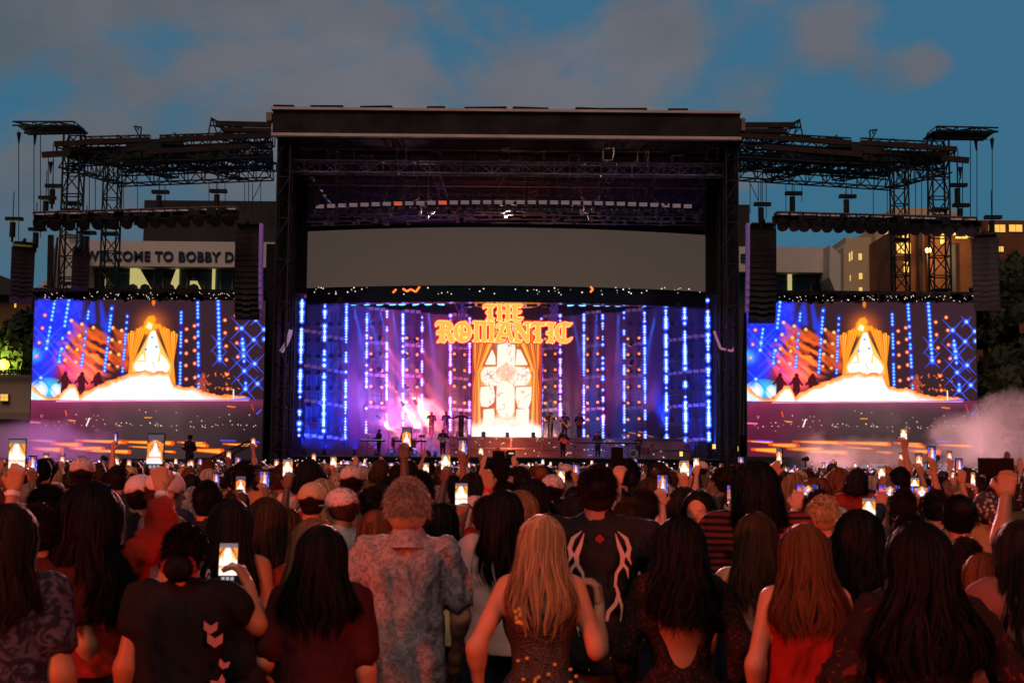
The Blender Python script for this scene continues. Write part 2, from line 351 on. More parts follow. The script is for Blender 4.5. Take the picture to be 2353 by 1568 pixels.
def nets(D, lo, res, name):
    n = np.array(D.shape); I = D < 0; cell = np.zeros(n-1, int); acc = np.zeros(tuple(n-1)+(3,)); cnt = np.zeros(n-1)
    for o in [(i, j, k) for i in (0, 1) for j in (0, 1) for k in (0, 1)]: cell += I[o[0]:n[0]-1+o[0], o[1]:n[1]-1+o[1], o[2]:n[2]-1+o[2]]
    act = (cell > 0) & (cell < 8)
    for axn in range(3):
        b, c = [q for q in range(3) if q != axn]
        for ob in (0, 1):
            for oc in (0, 1):
                s0 = [None]*3; s1 = [None]*3; s0[axn] = slice(0, n[axn]-1); s1[axn] = slice(1, n[axn])
                for q, of in ((b, ob), (c, oc)): s0[q] = s1[q] = slice(of, n[q]-1+of)
                d0, d1 = D[tuple(s0)], D[tuple(s1)]; m = (d0 < 0) != (d1 < 0); t = np.where(m, d0/np.where(m, d0-d1, 1), 0)
                cnt += m; acc[..., axn] += np.where(m, t, 0); acc[..., b] += m*ob; acc[..., c] += m*oc
    idx = np.full(n-1, -1); ids = np.argwhere(act); idx[act] = np.arange(len(ids))
    V = lo+res*(ids+acc[act]/cnt[act][:, None]); F = []
    for axn in range(3):
        b, c = (axn+1) % 3, (axn+2) % 3; s0 = [slice(1, m-1) for m in n]; s0[axn] = slice(0, n[axn]-1); s1 = list(s0); s1[axn] = slice(1, n[axn])
        a0, a1 = I[tuple(s0)], I[tuple(s1)]
        for m, flip in ((a0 & ~a1, 0), (~a0 & a1, 1)):
            q = np.argwhere(m)
            if not len(q): continue
            off = np.ones(3, int); off[axn] = 0; q = q+off; eb, ec = np.zeros(3, int), np.zeros(3, int); eb[b] = 1; ec[c] = 1
            g = [idx[tuple((q-x).T)] for x in (eb+ec, ec, 0*eb, eb)]
            F.append(np.stack(g if not flip else g[::-1], 1))
    F = np.concatenate(F) if F else np.zeros((0, 4), int)
    return mesh_np(name, V, F)
# ---------------------------------------------------------------- ground
def xat(x, Y, y=700): return W(x, y, Y).x
def zat(y, Y, x=1162): return W(x, y, Y).z
def bx(mb, x0, y0, x1, y1, Y, dep, mi=0):
    xa, xb = xat(x0, Y, (y0+y1)/2), xat(x1, Y, (y0+y1)/2); za, zb = zat(y1, Y, (x0+x1)/2), zat(y0, Y, (x0+x1)/2)
    return mb.box(((xa+xb)/2, Y+dep/2, (za+zb)/2), (xb-xa, dep, zb-za), mi=mi)
GR = mat('turf', (.035, .045, .025), .95, noise=(3, .5), bump=(40, .5))
MB().quad((-400, -60, 0), (400, -60, 0), (400, 900, 0), (-400, 900, 0)).build('ground', GR, kind='structure')
BLK = mat('black_steel', (.018, .017, .02), .55, .4, noise=(2, .4))
BLK2 = mat('black_scrim', (.012, .011, .014), .9, noise=(1.5, .6))
GLS = mat('glossy_black', (.012, .012, .016), .12, spec=.8, noise=(3, .5), bump=(7, .25))
PAL = mat('pale_edge_beam', (.85, .66, .60), .6, noise=(.6, .2))
RUST = mat('brown_steel_beam', (.032, .015, .011), .7, noise=(1.2, .5))
GREY = mat('grey_metal', (.16, .15, .17), .5, .5)
DECK = mat('stage_deck', (.05, .045, .055), .25, noise=(1, .3))

# ---------------------------------------------------------------- the stage
stage = empty('concert_stage', (0, 92, 0), label='large black concert stage with a flat dark roof front edged in pale beams', cat='stage')
stage.location = (0, 0, 0)
def sp(mb, name, m, **k): return mb.build(name, m, stage, **k)
m = MB(); bx(m, 626, 256, 1700, 309, 88, 14); sp(m, 'roof_fascia', mat('roof_scrim', (.022, .016, .016), .8, noise=(.8, .8), bump=(3, .6)))
m = MB(); bx(m, 622, 250, 1703, 255.6, 87.8, .5); bx(m, 622, 309.5, 1703, 316, 87.8, .5); sp(m, 'roof_edge_beam', PAL)
m = MB(); bx(m, 611, 258, 624, 277, 88.3, .8); bx(m, 1702, 271, 1712, 300, 88.3, .8); sp(m, 'beam_end_bracket', mat('tan_block', (.3, .24, .2), .8))
m = MB()
for i in range(9):
    x = 660+i*115+random.uniform(-30, 30); a = W(x, 249, 88.2); m.box((a.x, a.y+.5, zat(249, 88.2)+.04), (random.uniform(1, 3), .6, .22), rz=random.uniform(-.1, .1))
sp(m, 'roof_sheet_edge', BLK2)
# black back and side walls of the upper stage house
zr = zat(312, 88); xl, xr = xat(628, 88), xat(1697, 88)
m = MB(); m.box((0, 114, (zr+13.5)/2), (xr-xl+2, .3, zr-13.5)); m.box((xl+.1, 101, zr/2), (.15, 25, zr)); m.box((xr-.1, 101, zr/2), (.15, 25, zr)); m.box((0, 101, zr+.1), (xr-xl, 25, .2))
sp(m, 'stage_house_wall', BLK2)
for x0, x1 in ((628, 660), (642, 672), (1652, 1680), (1668, 1698)):
    for Y in ((88.4,) if x0 in (628, 1668) else (91.5,)):
        m = MB(); xa, xb = xat(x0, Y), xat(x1, Y); m.truss(((xa+xb)/2, Y+.6, 0), ((xa+xb)/2, Y+.6, zr), (xb-xa)*.9, 1.1, 1.3, .06, .035); sp(m, 'corner_tower', mat('tower_steel', (.045, .04, .05), .5, .5))
for x0, x1, Y, y1 in ((630, 655, 90.2, 1052), (664, 706, 94, 672), (655, 672, 93, 1052), (1622, 1655, 94, 676), (1656, 1676, 93, 1052), (1676, 1697, 90.2, 1052)):
    m = MB(); bx(m, x0, 318, x1, y1, Y, .1); sp(m, 'side_scrim', BLK2)
m = MB(); bx(m, 606, 560, 630, 1060, 93, .3); sp(m, 'side_scrim', BLK2)
m = MB(); bx(m, 1696, 1000, 1718, 1060, 93, .3); sp(m, 'side_scrim', BLK2)
# roof grid: trusses that run across under the roof
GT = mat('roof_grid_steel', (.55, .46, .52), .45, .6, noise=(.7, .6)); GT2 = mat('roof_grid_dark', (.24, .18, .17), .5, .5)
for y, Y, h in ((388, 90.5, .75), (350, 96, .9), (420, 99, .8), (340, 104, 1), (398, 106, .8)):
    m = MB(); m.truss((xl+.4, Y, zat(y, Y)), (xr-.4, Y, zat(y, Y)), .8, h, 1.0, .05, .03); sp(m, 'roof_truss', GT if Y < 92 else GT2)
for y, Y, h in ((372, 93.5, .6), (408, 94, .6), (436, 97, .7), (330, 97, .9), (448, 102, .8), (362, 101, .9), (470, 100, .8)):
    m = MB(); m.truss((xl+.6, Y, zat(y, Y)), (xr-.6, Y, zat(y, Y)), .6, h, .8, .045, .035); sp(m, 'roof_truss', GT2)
for i in range(13):
    x = 680+i*80; m = MB(); m.truss(W(x, 352+8*(i % 3), 90), W(x+(1163-x)*.12, 372+6*(i % 4), 106), .6, .7, 1.2, .05, .035); sp(m, 'roof_truss', GT2)
for i in range(26):
    x = 700+i*36+random.uniform(-10, 10); y = random.choice((402, 446, 458)); a = W(x, y, 94); m = MB(); m.box(a, (.3, .3, .5)).box(a+Vector((0, 0, .5)), (.1, .1, .6)).tube(a-Vector((0, 0, .25)), a-Vector((0, 0, .4)), .13, n=8); sp(m, 'rig_fixture', GT2)
m = MB(); bx(m, 640, 338, 1690, 345, 92, .4); bx(m, 700, 424, 1640, 428, 95, .3); sp(m, 'roof_girder', GT2)
for i, (x0, y0, x1, y1) in enumerate(((770, 372, 815, 455), (1000, 380, 1022, 450), (1240, 372, 1218, 450), (1345, 330, 1325, 440), (1530, 372, 1485, 455), (1190, 320, 1180, 400), (915, 345, 940, 420), (1420, 345, 1390, 430))):
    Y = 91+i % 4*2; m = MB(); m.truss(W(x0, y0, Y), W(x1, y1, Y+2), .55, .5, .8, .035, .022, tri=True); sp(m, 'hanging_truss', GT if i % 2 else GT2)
for i in range(90):
    x = random.uniform(720, 1610); y = random.uniform(325, 500); Y = random.uniform(92, 104); a = W(x, y, Y); m = MB(); m.tube(a, a+Vector((random.choice((0, 0, random.uniform(-2, 2))), 0, random.uniform(.5, 2.6))), .035); sp(m, 'rigging_cable', GT)
m = MB()
for i in range(46):
    x = random.gauss(1165, 200); x = min(max(x, 740), 1590); y = random.uniform(486, 514); Y = 93+abs(x-1165)/450; a = W(x, y, Y); m.box(a, (random.uniform(.5, 2.4), .12, .05))
for y in (493, 503, 512):
    pts = [W(715+i*30, y+abs(i-15)*.35, 93.5+abs(i-15)*.12) for i in range(31)]; m.path(pts, .04)
for i in range(120):
    x = random.uniform(718, 1612); a = W(x, random.choice((486, 498, 508))+random.uniform(-4, 6), 94); m.box(a, (.22, .2, .3))
sp(m, 'lower_grid_pipe', GT)
# video screen over the opening (blank, its grey put in as a faint emission), bowed towards the crowd
def bow(x): u = (x-1163)/457.0; return 93.6+2.4*u*u
zb, zt = zat(655, 93.6), zat(522.5, 93.6)
n = 40; m = MB(); xs = [706+914*i/n for i in range(n+1)]
fr = [(xat(x, bow(x), 590), bow(x)) for x in xs]
V = [(x, y, z) for (x, y) in fr for z in (zb, zt)]+[(x, y+.35, z) for (x, y) in fr for z in (zb, zt)]; k = 2*(n+1)
F = []
for i in range(n): F += [(2*i, 2*i+2, 2*i+3, 2*i+1), (k+2*i, k+2*i+1, k+2*i+3, k+2*i+2), (2*i+1, 2*i+3, k+2*i+3, k+2*i+1), (2*i, k+2*i, k+2*i+2, 2*i+2)]
F += [(0, 1, k+1, k), (2*n, k+2*n, k+2*n+1, 2*n+1)]
hd = empty('video_screen', (0, 0, 0), label='wide blank grey video screen hanging over the stage opening', cat='screen')
MB().add(V, F).build('display', mat('led_face_grey_glow', (.06, .045, .04), .75, noise=(.35, .08), bump=(60, .1), emit=(.060, .044, .035), strength=1), hd)
m = MB(); zc = zat(668, 93.6); za = zat(518, 93.6)
for i in range(n):
    (x0, y0), (x1, y1) = fr[i], fr[i+1]
    m.add([(x0, y0-.02, zc-.75), (x1, y1-.02, zc-.75), (x1, y1-.02, zb-.02), (x0, y0-.02, zb-.02), (x0, y0+1, zc-.75), (x1, y1+1, zc-.75)], [(0, 1, 2, 3), (0, 4, 5, 1)])
m.build('lower_frame', GLS, hd)
m = MB()
for i in range(n):
    (x0, y0), (x1, y1) = fr[i], fr[i+1]; m.quad((x0, y0, zt+.02), (x1, y1, zt+.02), (x1, y1, zt+.3), (x0, y0, zt+.3))
m.build('upper_frame', BLK2, hd)
SPK = mat('painted_lamp_glint', (1, 1, 1), emit=(1, .86, .7), strength=1.1); SPO = mat('painted_amber_glint', (1, .3, .1), emit=(1, .2, .03), strength=1.6)  # glowing beads and tubes stand in for glints and reflections
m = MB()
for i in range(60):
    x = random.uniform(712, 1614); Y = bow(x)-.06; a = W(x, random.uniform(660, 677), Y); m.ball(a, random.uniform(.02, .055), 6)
m.build('painted_sparkle', SPK, hd)
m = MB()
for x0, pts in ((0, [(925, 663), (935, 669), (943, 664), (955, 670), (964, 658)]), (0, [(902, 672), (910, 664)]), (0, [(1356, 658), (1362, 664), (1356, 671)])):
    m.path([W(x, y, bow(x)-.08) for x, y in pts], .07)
m.build('painted_amber_reflection', SPO, hd)

# deck, riser, front
zd = zat(1049, 92); zs = zat(1004, 101)
m = MB(); m.box(((xat(612, 92)+xat(1712, 92))/2, 103, zd-.1), (xat(1712, 92)-xat(612, 92), 22, .2)); sp(m, 'deck', DECK)
m = MB(); m.box((0, 92.12, (zd-.22)/2), (34, .1, zd-.22)); sp(m, 'front_apron', GLS)
m = MB(); m.box(((xat(612, 92)+xat(1712, 92))/2, 91.9, zd-.04), (xat(1712, 92)-xat(612, 92), .12, .06)); sp(m, 'deck_lip', GREY)
m = MB(); m.box(((xat(1060, 100)+xat(1570, 100))/2+.0, 105.5, (zd+zs)/2), (xat(1560, 100)-xat(1035, 100)+1, 11, zs-zd)); sp(m, 'band_riser', mat('riser_skirt', (.30, .13, .14), .35, noise=(.8, .5)))
m = MB(); xa, xb = xat(1035, 100), xat(1600, 100)
for z in (zd+(zs-zd)*.45, zs-.05): m.box(((xa+xb)/2, 99.93, z), (xb-xa, .06, .05))
for i in range(9): m.box((xa+(xb-xa)*i/8, 99.93, (zd+zs)/2), (.05, .06, zs-zd))
sp(m, 'riser_rail', mat('rail_steel', (.45, .3, .35), .3, .7))
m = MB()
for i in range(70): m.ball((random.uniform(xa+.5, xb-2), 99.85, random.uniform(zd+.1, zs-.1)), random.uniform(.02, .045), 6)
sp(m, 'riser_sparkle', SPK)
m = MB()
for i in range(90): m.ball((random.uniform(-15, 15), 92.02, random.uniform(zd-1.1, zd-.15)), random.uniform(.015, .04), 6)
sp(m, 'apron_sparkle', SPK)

# curved grey drape behind the light towers
STRIPS_L = [(694.5, 677, 687, 1003), (746.6, 690.6, 743, 1003), (796, 704.6, 793, 1006), (843, 709, 841, 996), (889, 715.5, 888, 985), (925.6, 717, 925.6, 996), (969.7, 723, 969, 960), (1034.8, 724.8, 1034, 1003), (1078.8, 731.6, 1078, 1000)]
STRIPS_R = [(1243.7, 732.6, 1244, 996), (1286.5, 725, 1287, 997), (1341, 723, 1341, 1003), (1384, 718.6, 1385, 1009), (1433, 718, 1434, 1009), (1480, 713, 1482, 1009), (1529, 707.7, 1531, 1010), (1572, 697.5, 1575, 1011), (1580, 716, 1584, 1004), (1625, 690, 1628, 1010), (1631, 697, 1640, 1006)]
def sdepth(x, y): return (13.26-CAM_Z)*FOC/(HOR+(x-1176)*.0091-y)
def drape_y(x): u = (x-1163)/470.0; return 115-14*min(1.1, abs(u))**1.6
nn = 90; zb0 = zd; V = []
for i in range(nn+1):
    x = 640+1050*i/nn; Y = drape_y(x); a = W(x, 800, Y)
    for z in (zb0, 13.7): V.append((a.x, Y+.22*math.sin(i*2.1)+.1*math.sin(i*5.3), z))
link('stage_drape', mesh_np('drape', V, [(2*i, 2*i+2, 2*i+3, 2*i+1) for i in range(nn)]), mat('grey_drape', (.16, .15, .18), .9, noise=(.4, .35)), smooth=True, label='tall grey cloth backdrop curving round the back of the stage behind the light towers', cat='backdrop')

# light towers: pipe frames between pairs of strips, each with plates and lamps
LC = mat('diode_core', (1, 1, 1), emit=(.55, .80, 1.0), strength=1.7); LB = mat('diode_blue_halo', (.1, .15, 1), emit=(.02, .075, 1.0), strength=1.9)
LV = mat('diode_violet_halo', (.3, .15, 1), emit=(.30, .10, 1.0), strength=1.1); LO = mat('glowing_unlit_diode', (.6, .3, .5), .4, emit=(.45, .16, .42), strength=.55)
def strip(x0, y0, x1, y1, label, grp, violet=0, big=1.0):
    Y = sdepth(x0, y0); a, b = W(x0, y0, Y), W(x1, y1, Y-.05)
    o = empty('light_strip', (a.x, a.y, b.z), label=label, cat='light strip', group=grp)
    a = a-Vector(o.location); b = b-Vector(o.location)
    MB().tube(a+Vector((0, .06, 0)), b+Vector((0, .06, 0)), .035, n=5).build('batten', GREY, o)
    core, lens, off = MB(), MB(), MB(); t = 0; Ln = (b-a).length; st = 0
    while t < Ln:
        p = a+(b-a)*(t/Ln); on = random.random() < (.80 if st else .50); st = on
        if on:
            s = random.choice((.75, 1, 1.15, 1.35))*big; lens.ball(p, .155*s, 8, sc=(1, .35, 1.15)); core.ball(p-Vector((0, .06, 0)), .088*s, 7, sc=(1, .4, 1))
        else: off.ball(p, .035, 5)  # unlit beads are given a faint pink glow
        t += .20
    lens.build('diode_halo', LV if violet else LB, o); core.build('diode', LC, o); off.build('dim_diode', LO, o)  # coloured shells stand in for the halo round each lit diode
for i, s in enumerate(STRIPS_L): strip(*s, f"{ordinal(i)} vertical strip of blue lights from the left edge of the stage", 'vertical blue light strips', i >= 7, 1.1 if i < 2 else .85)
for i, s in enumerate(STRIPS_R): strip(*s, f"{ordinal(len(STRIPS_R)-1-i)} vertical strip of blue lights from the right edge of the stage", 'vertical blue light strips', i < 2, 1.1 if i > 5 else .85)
PINK = mat('strobe_plate', (.3, .22, .3), .4, emit=(.30, .12, .24), strength=.30)
AMB = mat('amber_lens', (1, .4, .1), emit=(1.0, .24, .02), strength=1.6)
def lamp_proto():
    o = empty('amber_lamp', (0, 0, 0))
    MB().tube((0, .35, 0), (0, .0, 0), .1, .13, n=8).build('housing', BLK, o)
    MB().disc((0, -.02, 0), (0, 1, 0), .105, .03, 10).build('lens', AMB, o); return o
lproto = lamp_proto(); used_lp = False
panels = [('L', 0, 1, [215, 470, 728, 985, 1240], 0), ('L', 1, 2, [250, 512, 760, 1010, 1255], 0), ('L', 3, 4, [300, 550, 790, 1025], 1), ('L', 5, 6, [318, 570, 798], 1), ('L', 7, 8, [345, 588, 815, 1045], 1),
          ('R', 0, 1, [350, 590, 820, 1047], 1), ('R', 2, 3, [325, 572, 803, 1040], 1), ('R', 4, 5, [308, 560, 797, 1033], 1), ('R', 6, 7, [275, 528, 776, 1022, 1270], 0), ('R', 7, 9, [240, 503, 760, 1012, 1268], 0)]
pc = 0
for side, i0, i1, rows, amb in panels:
    S = STRIPS_L if side == 'L' else STRIPS_R; s0, s1 = S[i0], S[i1]; Y0, Y1 = sdepth(s0[0], s0[1]), sdepth(s1[0], s1[1])
    pc += 1; where = f"{ordinal(pc-1)} pipe frame light tower from the left on the stage"
    tw = empty('light_tower', (0, 0, 0), label=where, cat='light tower', group='pipe frame light towers')
    fr_, pl = MB(), MB(); A = lambda x, y, f=0: W(x, y, Y0+(Y1-Y0)*(x-s0[0])/(s1[0]-s0[0])+f)
    cy_ = lambda c: (616.2+.3102*c)
    for c in (430, 660, 690, 910, 940, 1140, 1160): fr_.tube(A(s0[0], cy_(c), .4), A(s1[0], cy_(c)+(2 if side == 'L' else -2), .4), .03)
    for f in (.0, 1.0): fr_.tube(A(s0[0]+(s1[0]-s0[0])*f, s0[1], .45), A(s0[0]+(s1[0]-s0[0])*f, 1046, .45), .045)
    for c in np.arange(330, 1250, 118):
        for f in (.3, .72):
            a = A(s0[0]+(s1[0]-s0[0])*f, cy_(c), .5); fr_.tube(a, a-Vector((0, 0, .7)), .05); fr_.box(a-Vector((0, 0, .8)), (.35, .3, .3))
    fr_.build('pipe_frame', mat('tower_pipe', (.10, .09, .13), .35, .6), tw)
    for c in rows:
        pl = MB()
        for f in (.2, .5, .8):
            x = s0[0]+(s1[0]-s0[0])*f; dy = (f-.5)*(8 if i0 < 3 and side == 'L' else 4)*(1 if side == 'L' else -1)
            a = A(x, cy_(c)+dy, -.1); pl.box(a, (Y0/FOC*(s1[0]-s0[0])*.235, .12, .22))
        pl.build('strobe_plate', PINK, tw)
    if amb:
        for c in (515, 632, 750, 872, 990, 1112, 1235):
            for f in (.2, .74):
                x = s0[0]+(s1[0]-s0[0])*f; y = cy_(c)+(2 if (f > .5) == (side == 'L') else 0)
                if side == 'L' and c > 1000: continue
                q = lproto if not used_lp else copy_tree(lproto); used_lp = True
                q.location = A(x, y, -.35); q.scale = (1.05,)*3
                tag(q, f"amber lamp, {'left' if f < .5 else 'right'} of pair {(515, 632, 750, 872, 990, 1112, 1235).index(c)+1} down on {ordinal(pc-1)} light tower from left", 'lamp', 'amber lamps on the light towers')

# ---------------------------------------------------------------- moving-head lamps, strobes
def mover_proto(scale, lens_mat, name='moving_head_lamp', down=True):
    o = empty(name); s = scale
    MB().box((0, 0, .28*s), (.34*s, .3*s, .12*s)).build('base', BLK, o)
    MB().box((-.2*s, 0, .1*s), (.05*s, .14*s, .38*s)).box((.2*s, 0, .1*s), (.05*s, .14*s, .38*s)).box((0, 0, .22*s), (.42*s, .16*s, .06*s)).build('yoke', BLK, o)
    MB().tube((0, 0, .18*s), (0, 0, -.2*s), .12*s, .17*s, n=10).build('head', BLK, o)
    MB().disc((0, 0, -.215*s), (0, 0, 1), .15*s, .02*s, 12).build('lens', lens_mat, o); return o
CY = mat('cyan_lens', (.2, .7, 1), emit=(.16, .62, 1.0), strength=2.0); DARKL = mat('dark_lens', (.05, .05, .07), .1, spec=.9)
mp_ = mover_proto(1.7, CY); first = True
xsL = [902.5, 946, 986, 1009, 1034, 1059, 1085-1, 1014+0]; 
blue = [(812, 699), (842, 699), (871, 699), (901, 699), (923, 699), (953, 699), (983, 699), (1014, 699), (1309, 701), (1338, 701), (1371, 701), (1396, 701), (1420, 702), (1480, 703), (1510, 703)]
for i, (x, y) in enumerate(blue):
    q = mp_ if first else copy_tree(mp_); first = False; Y = 97.5; a = W(x, y, Y); q.location = a+Vector((0, 0, .36)); tilt = random.uniform(-.25, .25); q.rotation_euler = (-.12, tilt, 0)
    tag(q, f"{ordinal(i)} blue stage lamp from the left under the blank grey screen", 'stage light', 'blue beam lamps over the band')
    if i % 2 == 0 or i < 4:
        aim = a+Vector((-tilt*14, .5, -9)); l = spot('lamp_glow', a+Vector((0, 0, -.1)), aim, 110000, (.02, .28, 1.0), 9, .8, .08); l.parent = q; l.matrix_parent_inverse = (Matrix.Translation(q.location) @ q.rotation_euler.to_matrix().to_4x4()).inverted()
m = MB(); ya = zat(684, 97.5)
m.path([W(780+i*25, 687+abs(i-15)*.2, 97.5) for i in range(31)], .06); m.path([W(780+i*25, 683+abs(i-15)*.2, 97.5) for i in range(31)], .05)
for i in range(60): m.box(W(random.choice((random.uniform(855, 930), random.uniform(1385, 1460))), random.uniform(680, 692), 97.2), (random.uniform(.1, .9), .1, .08), ry=random.uniform(-.5, .5))
m.build('lamp_bar', mat('bluish_pipe', (.3, .3, .45), .3, .5), label='curved pipe carrying the row of blue stage lamps', cat='lamp bar')  # pipe in a bluish grey
# strobe arc
WS = mat('strobe_face', (.55, .45, .45), .35, emit=(.16, .11, .12), strength=1); WSO = mat('strobe_face_warm', (.8, .2, .1), .4, emit=(.7, .12, .06), strength=.9)
for i in range(34):
    x = 735+i*25.6; u = (x-1163)/430.0; Y = 92.6+2*u*u; a = W(x, 464+10*u*u, Y)
    o = empty('strobe_light', a, label=f"{ordinal(i)} strobe box from the left in the curved row under the roof", cat='strobe light', group='strobe boxes in a curved row')
    MB().box((0, .12, 0), (.62, .22, .34)).build('housing', BLK, o); g = MB()
    for k in range(3): g.box((0, -.01, -.1+k*.09), (.54, .04, .06))
    g.build('face', WSO if i in (7, 11) else WS, o)
m = MB()
for y in (459, 471): m.path([W(735+i*25.6, y+10*((735+i*25.6-1163)/430)**2, 93+2*((735+i*25.6-1163)/430)**2) for i in range(34)], .05)
for i in range(34): a = W(735+i*25.6, 470+10*((735+i*25.6-1163)/430)**2, 93+2*((735+i*25.6-1163)/430)**2); m.box(a-Vector((.1, 0, .25)), (.3, .3, .4))
m.build('strobe_truss', GT2, label='dark curved truss carrying the row of strobe boxes under the roof', cat='truss')

# round canopy over the cross with its hanging lamps
rc = W(1163, 690, 101); o = empty('round_canopy', rc, label='round canopy glowing orange and pink above the golden lettering', cat='canopy')
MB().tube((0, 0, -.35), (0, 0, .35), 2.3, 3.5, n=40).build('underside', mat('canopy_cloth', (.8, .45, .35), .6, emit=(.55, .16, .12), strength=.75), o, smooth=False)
MB().tube((0, 0, .36), (0, 0, .55), 3.5, 3.3, n=40).build('rim', mat('rim_orange', (.9, .3, .1), emit=(1, .22, .03), strength=1.1), o)
mp2 = mover_proto(2.3, DARKL, 'hanging_lamp')
for i, x in enumerate((1078, 1109, 1163, 1222, 1253)):
    q = mp2 if i == 0 else copy_tree(mp2); q.location = W(x, 688, 98.6); tag(q, f"{ordinal(i)} dark lamp from the left hanging in front of the round canopy", 'stage light', 'dark lamps at the round canopy')
m = MB()
for x in (1062, 1270):
    for k in range(7):
        a = W(x+random.uniform(-10, 10), 680, 98.8); m.path([a+Vector((.3*math.sin(t*.9+k), 0, -.45*t)) for t in range(9)], .035)
m.build('cable_loom', mat('violet_glow_cable', (.25, .2, .6), .4, emit=(.05, .03, .3), strength=.5), label='two bundles of hanging cables lit violet beside the round canopy', cat='cables')  # violet light put into the cables as a faint emission
# ---------------------------------------------------------------- cross screen at the back of the stage (photograph pixels 1085..1243 x 735..1003)
def paint_cross():
    # painter units: pixels of the enlarged view, x 495..1185, y 440..1400
    p = Paint(700, 980, 4, (110, 25, 22)); X, Y = p.X, p.Y
    o = lambda P: [(x-492, y-430) for x, y in P]
    cx = 835-492
    p.mix(np.clip(1-np.abs(X-cx)/330, 0, 1)**.6, (150, 62, 25))
    # dark window opening
    p.poly(o([(835, 430), (960, 560), (1110, 860), (1090, 1280), (1060, 1390), (610, 1390), (585, 1280), (560, 860), (720, 560)]), (190, 90, 25), 8)
    st = lambda P, c=(255, 250, 246): p.mix(np.clip(.5-(sd_poly(X, Y, o(P))-7)/9, 0, 1), c)
    p.poly(o([(770, 470), (890, 470), (895, 560), (920, 640), (915, 820), (1090, 830), (1090, 980), (915, 980), (925, 1400), (745, 1400), (745, 980), (575, 980), (575, 830), (745, 830), (750, 640), (765, 560)]), (255, 185, 80), 34)
    st([(775, 440), (890, 440), (900, 500), (880, 575), (780, 575), (765, 520)])
    st([(770, 590), (890, 590), (915, 660), (912, 820), (748, 820), (750, 660)])
    st([(690, 690), (715, 740), (720, 800), (630, 800)]); st([(945, 680), (975, 690), (1040, 800), (930, 802), (938, 740)])
    st([(585, 880), (620, 835), (720, 830), (960, 830), (1050, 840), (1078, 900), (1040, 970), (940, 975), (720, 975), (630, 972), (590, 930)])
    st([(750, 990), (910, 985), (915, 1060), (910, 1200), (880, 1240), (790, 1240), (745, 1180), (745, 1060)])
    st([(585, 1000), (700, 990), (718, 1060), (705, 1120), (650, 1155), (590, 1150), (578, 1080)]); st([(940, 1000), (1085, 995), (1080, 1100), (1050, 1170), (960, 1160), (935, 1080)])
    st([(615, 1190), (710, 1180), (715, 1300), (615, 1330)]); st([(945, 1185), (1060, 1180), (1055, 1330), (940, 1300)])
    # coloured glass shards
    for x, y, c in ((735, 600, (40, 90, 220)), (728, 645, (30, 150, 220)), (775, 585, (90, 40, 160)), (925, 600, (60, 80, 220)), (905, 575, (190, 40, 60)), (785, 490, (70, 90, 200)), (875, 490, (70, 90, 200)), (945, 630, (230, 190, 90))):
        p.seg(x-492-8, y-430-18, x-492+10, y-430+18, 9, 5, c, .85, 6)
    # cracks and the rose
    for P in (((610, 900), (650, 880), (690, 900), (670, 930)), ((690, 900), (720, 870)), ((650, 880), (640, 850)), ((955, 880), (1000, 905), (1045, 890)), ((1000, 905), (985, 940)), ((700, 940), (730, 950), (760, 960)), ((930, 850), (960, 900), (940, 940))):
        for a, b in zip(P, P[1:]): p.seg(a[0]-492, a[1]-430, b[0]-492, b[1]-430, 2.5, 2.5, (120, 60, 60), .8, 4)
    gq = np.random.default_rng(8)
    for x0, y0, x1, y1, k in ((600, 840, 720, 970, 5), (960, 840, 1070, 970, 5), (760, 600, 905, 810, 5), (755, 1000, 905, 1220, 5), (590, 1010, 700, 1140, 3), (945, 1010, 1075, 1150, 3), (730, 850, 780, 960, 3), (900, 850, 950, 960, 3)):
        for i in range(k):
            a = np.array([gq.uniform(x0, x1), gq.uniform(y0, y1)])
            for j in range(4):
                b = a+gq.normal(0, 17, 2); p.seg(a[0]-492, a[1]-430, b[0]-492, b[1]-430, 2.6, 2.0, ((150, 90, 60), (90, 110, 160), (200, 130, 60))[i % 3], .75, 4); a = b
    th = np.linspace(0, 6.28, 13)
    for r_, k, c in ((92, .72, (240, 150, 50)), (72, .75, (240, 140, 30)), (52, .8, (235, 120, 30)), (34, .8, (225, 110, 25)), (18, .9, (220, 100, 20))):
        P = [(343+(r_*(1+.14*math.sin(3*t+r_)))*math.cos(t), 440+r_*k*(1+.12*math.cos(4*t))*math.sin(t)) for t in th]
        for a, b in zip(P, P[1:]): p.seg(*a, *b, 3.2, 2.2, c, .95, 4)
    for a in np.linspace(0, 6.28, 9): p.seg(343+36*math.cos(a), 440+26*math.sin(a), 343+70*math.cos(a+.5), 440+52*math.sin(a+.5), 2.5, 2, (240, 150, 50), .9, 4)
    p.seg(343, 490, 400, 540, 9, 2, (250, 170, 60), .9, 8); p.seg(300, 500, 280, 530, 6, 2, (250, 180, 80), .9, 6)
    # curtains, gathered at y = 860 on each side
    for sgn in (-1, 1):
        cxx = lambda x: cx+sgn*x
        for k in range(15):
            f = k/14; xt = 345-290*f*(.96); xm = 292-12*f; xb = 345-105*f; c = ((250, 145, 30), (235, 105, 18), (255, 190, 80), (165, 50, 12), (245, 130, 25), (120, 32, 8))[k % 6]
            p.seg(cxx(xt), 0, cxx(xm-max(0, (1-f))*-20), 440, 22-14*0, 7, c, 1, 8) if f > -1 else 0
            p.seg(cxx(xm+18*(1-f)), 440, cxx(xb+20), 960, 6, 13, c, 1, 6)
        p.seg(cxx(345), 0, cxx(345), 980, 14, 14, (190, 60, 15), 1, 8)
    # white fog glow at the foot
    fog = np.clip((Y-(800+90*np.abs((X-cx)/330)**1.3-60*vnoise(X, Y, 60, 3)))/70, 0, 1); p.mix(fog, (255, 246, 240))
    p.I = p.I*(1.12, 1.0, .86); return p
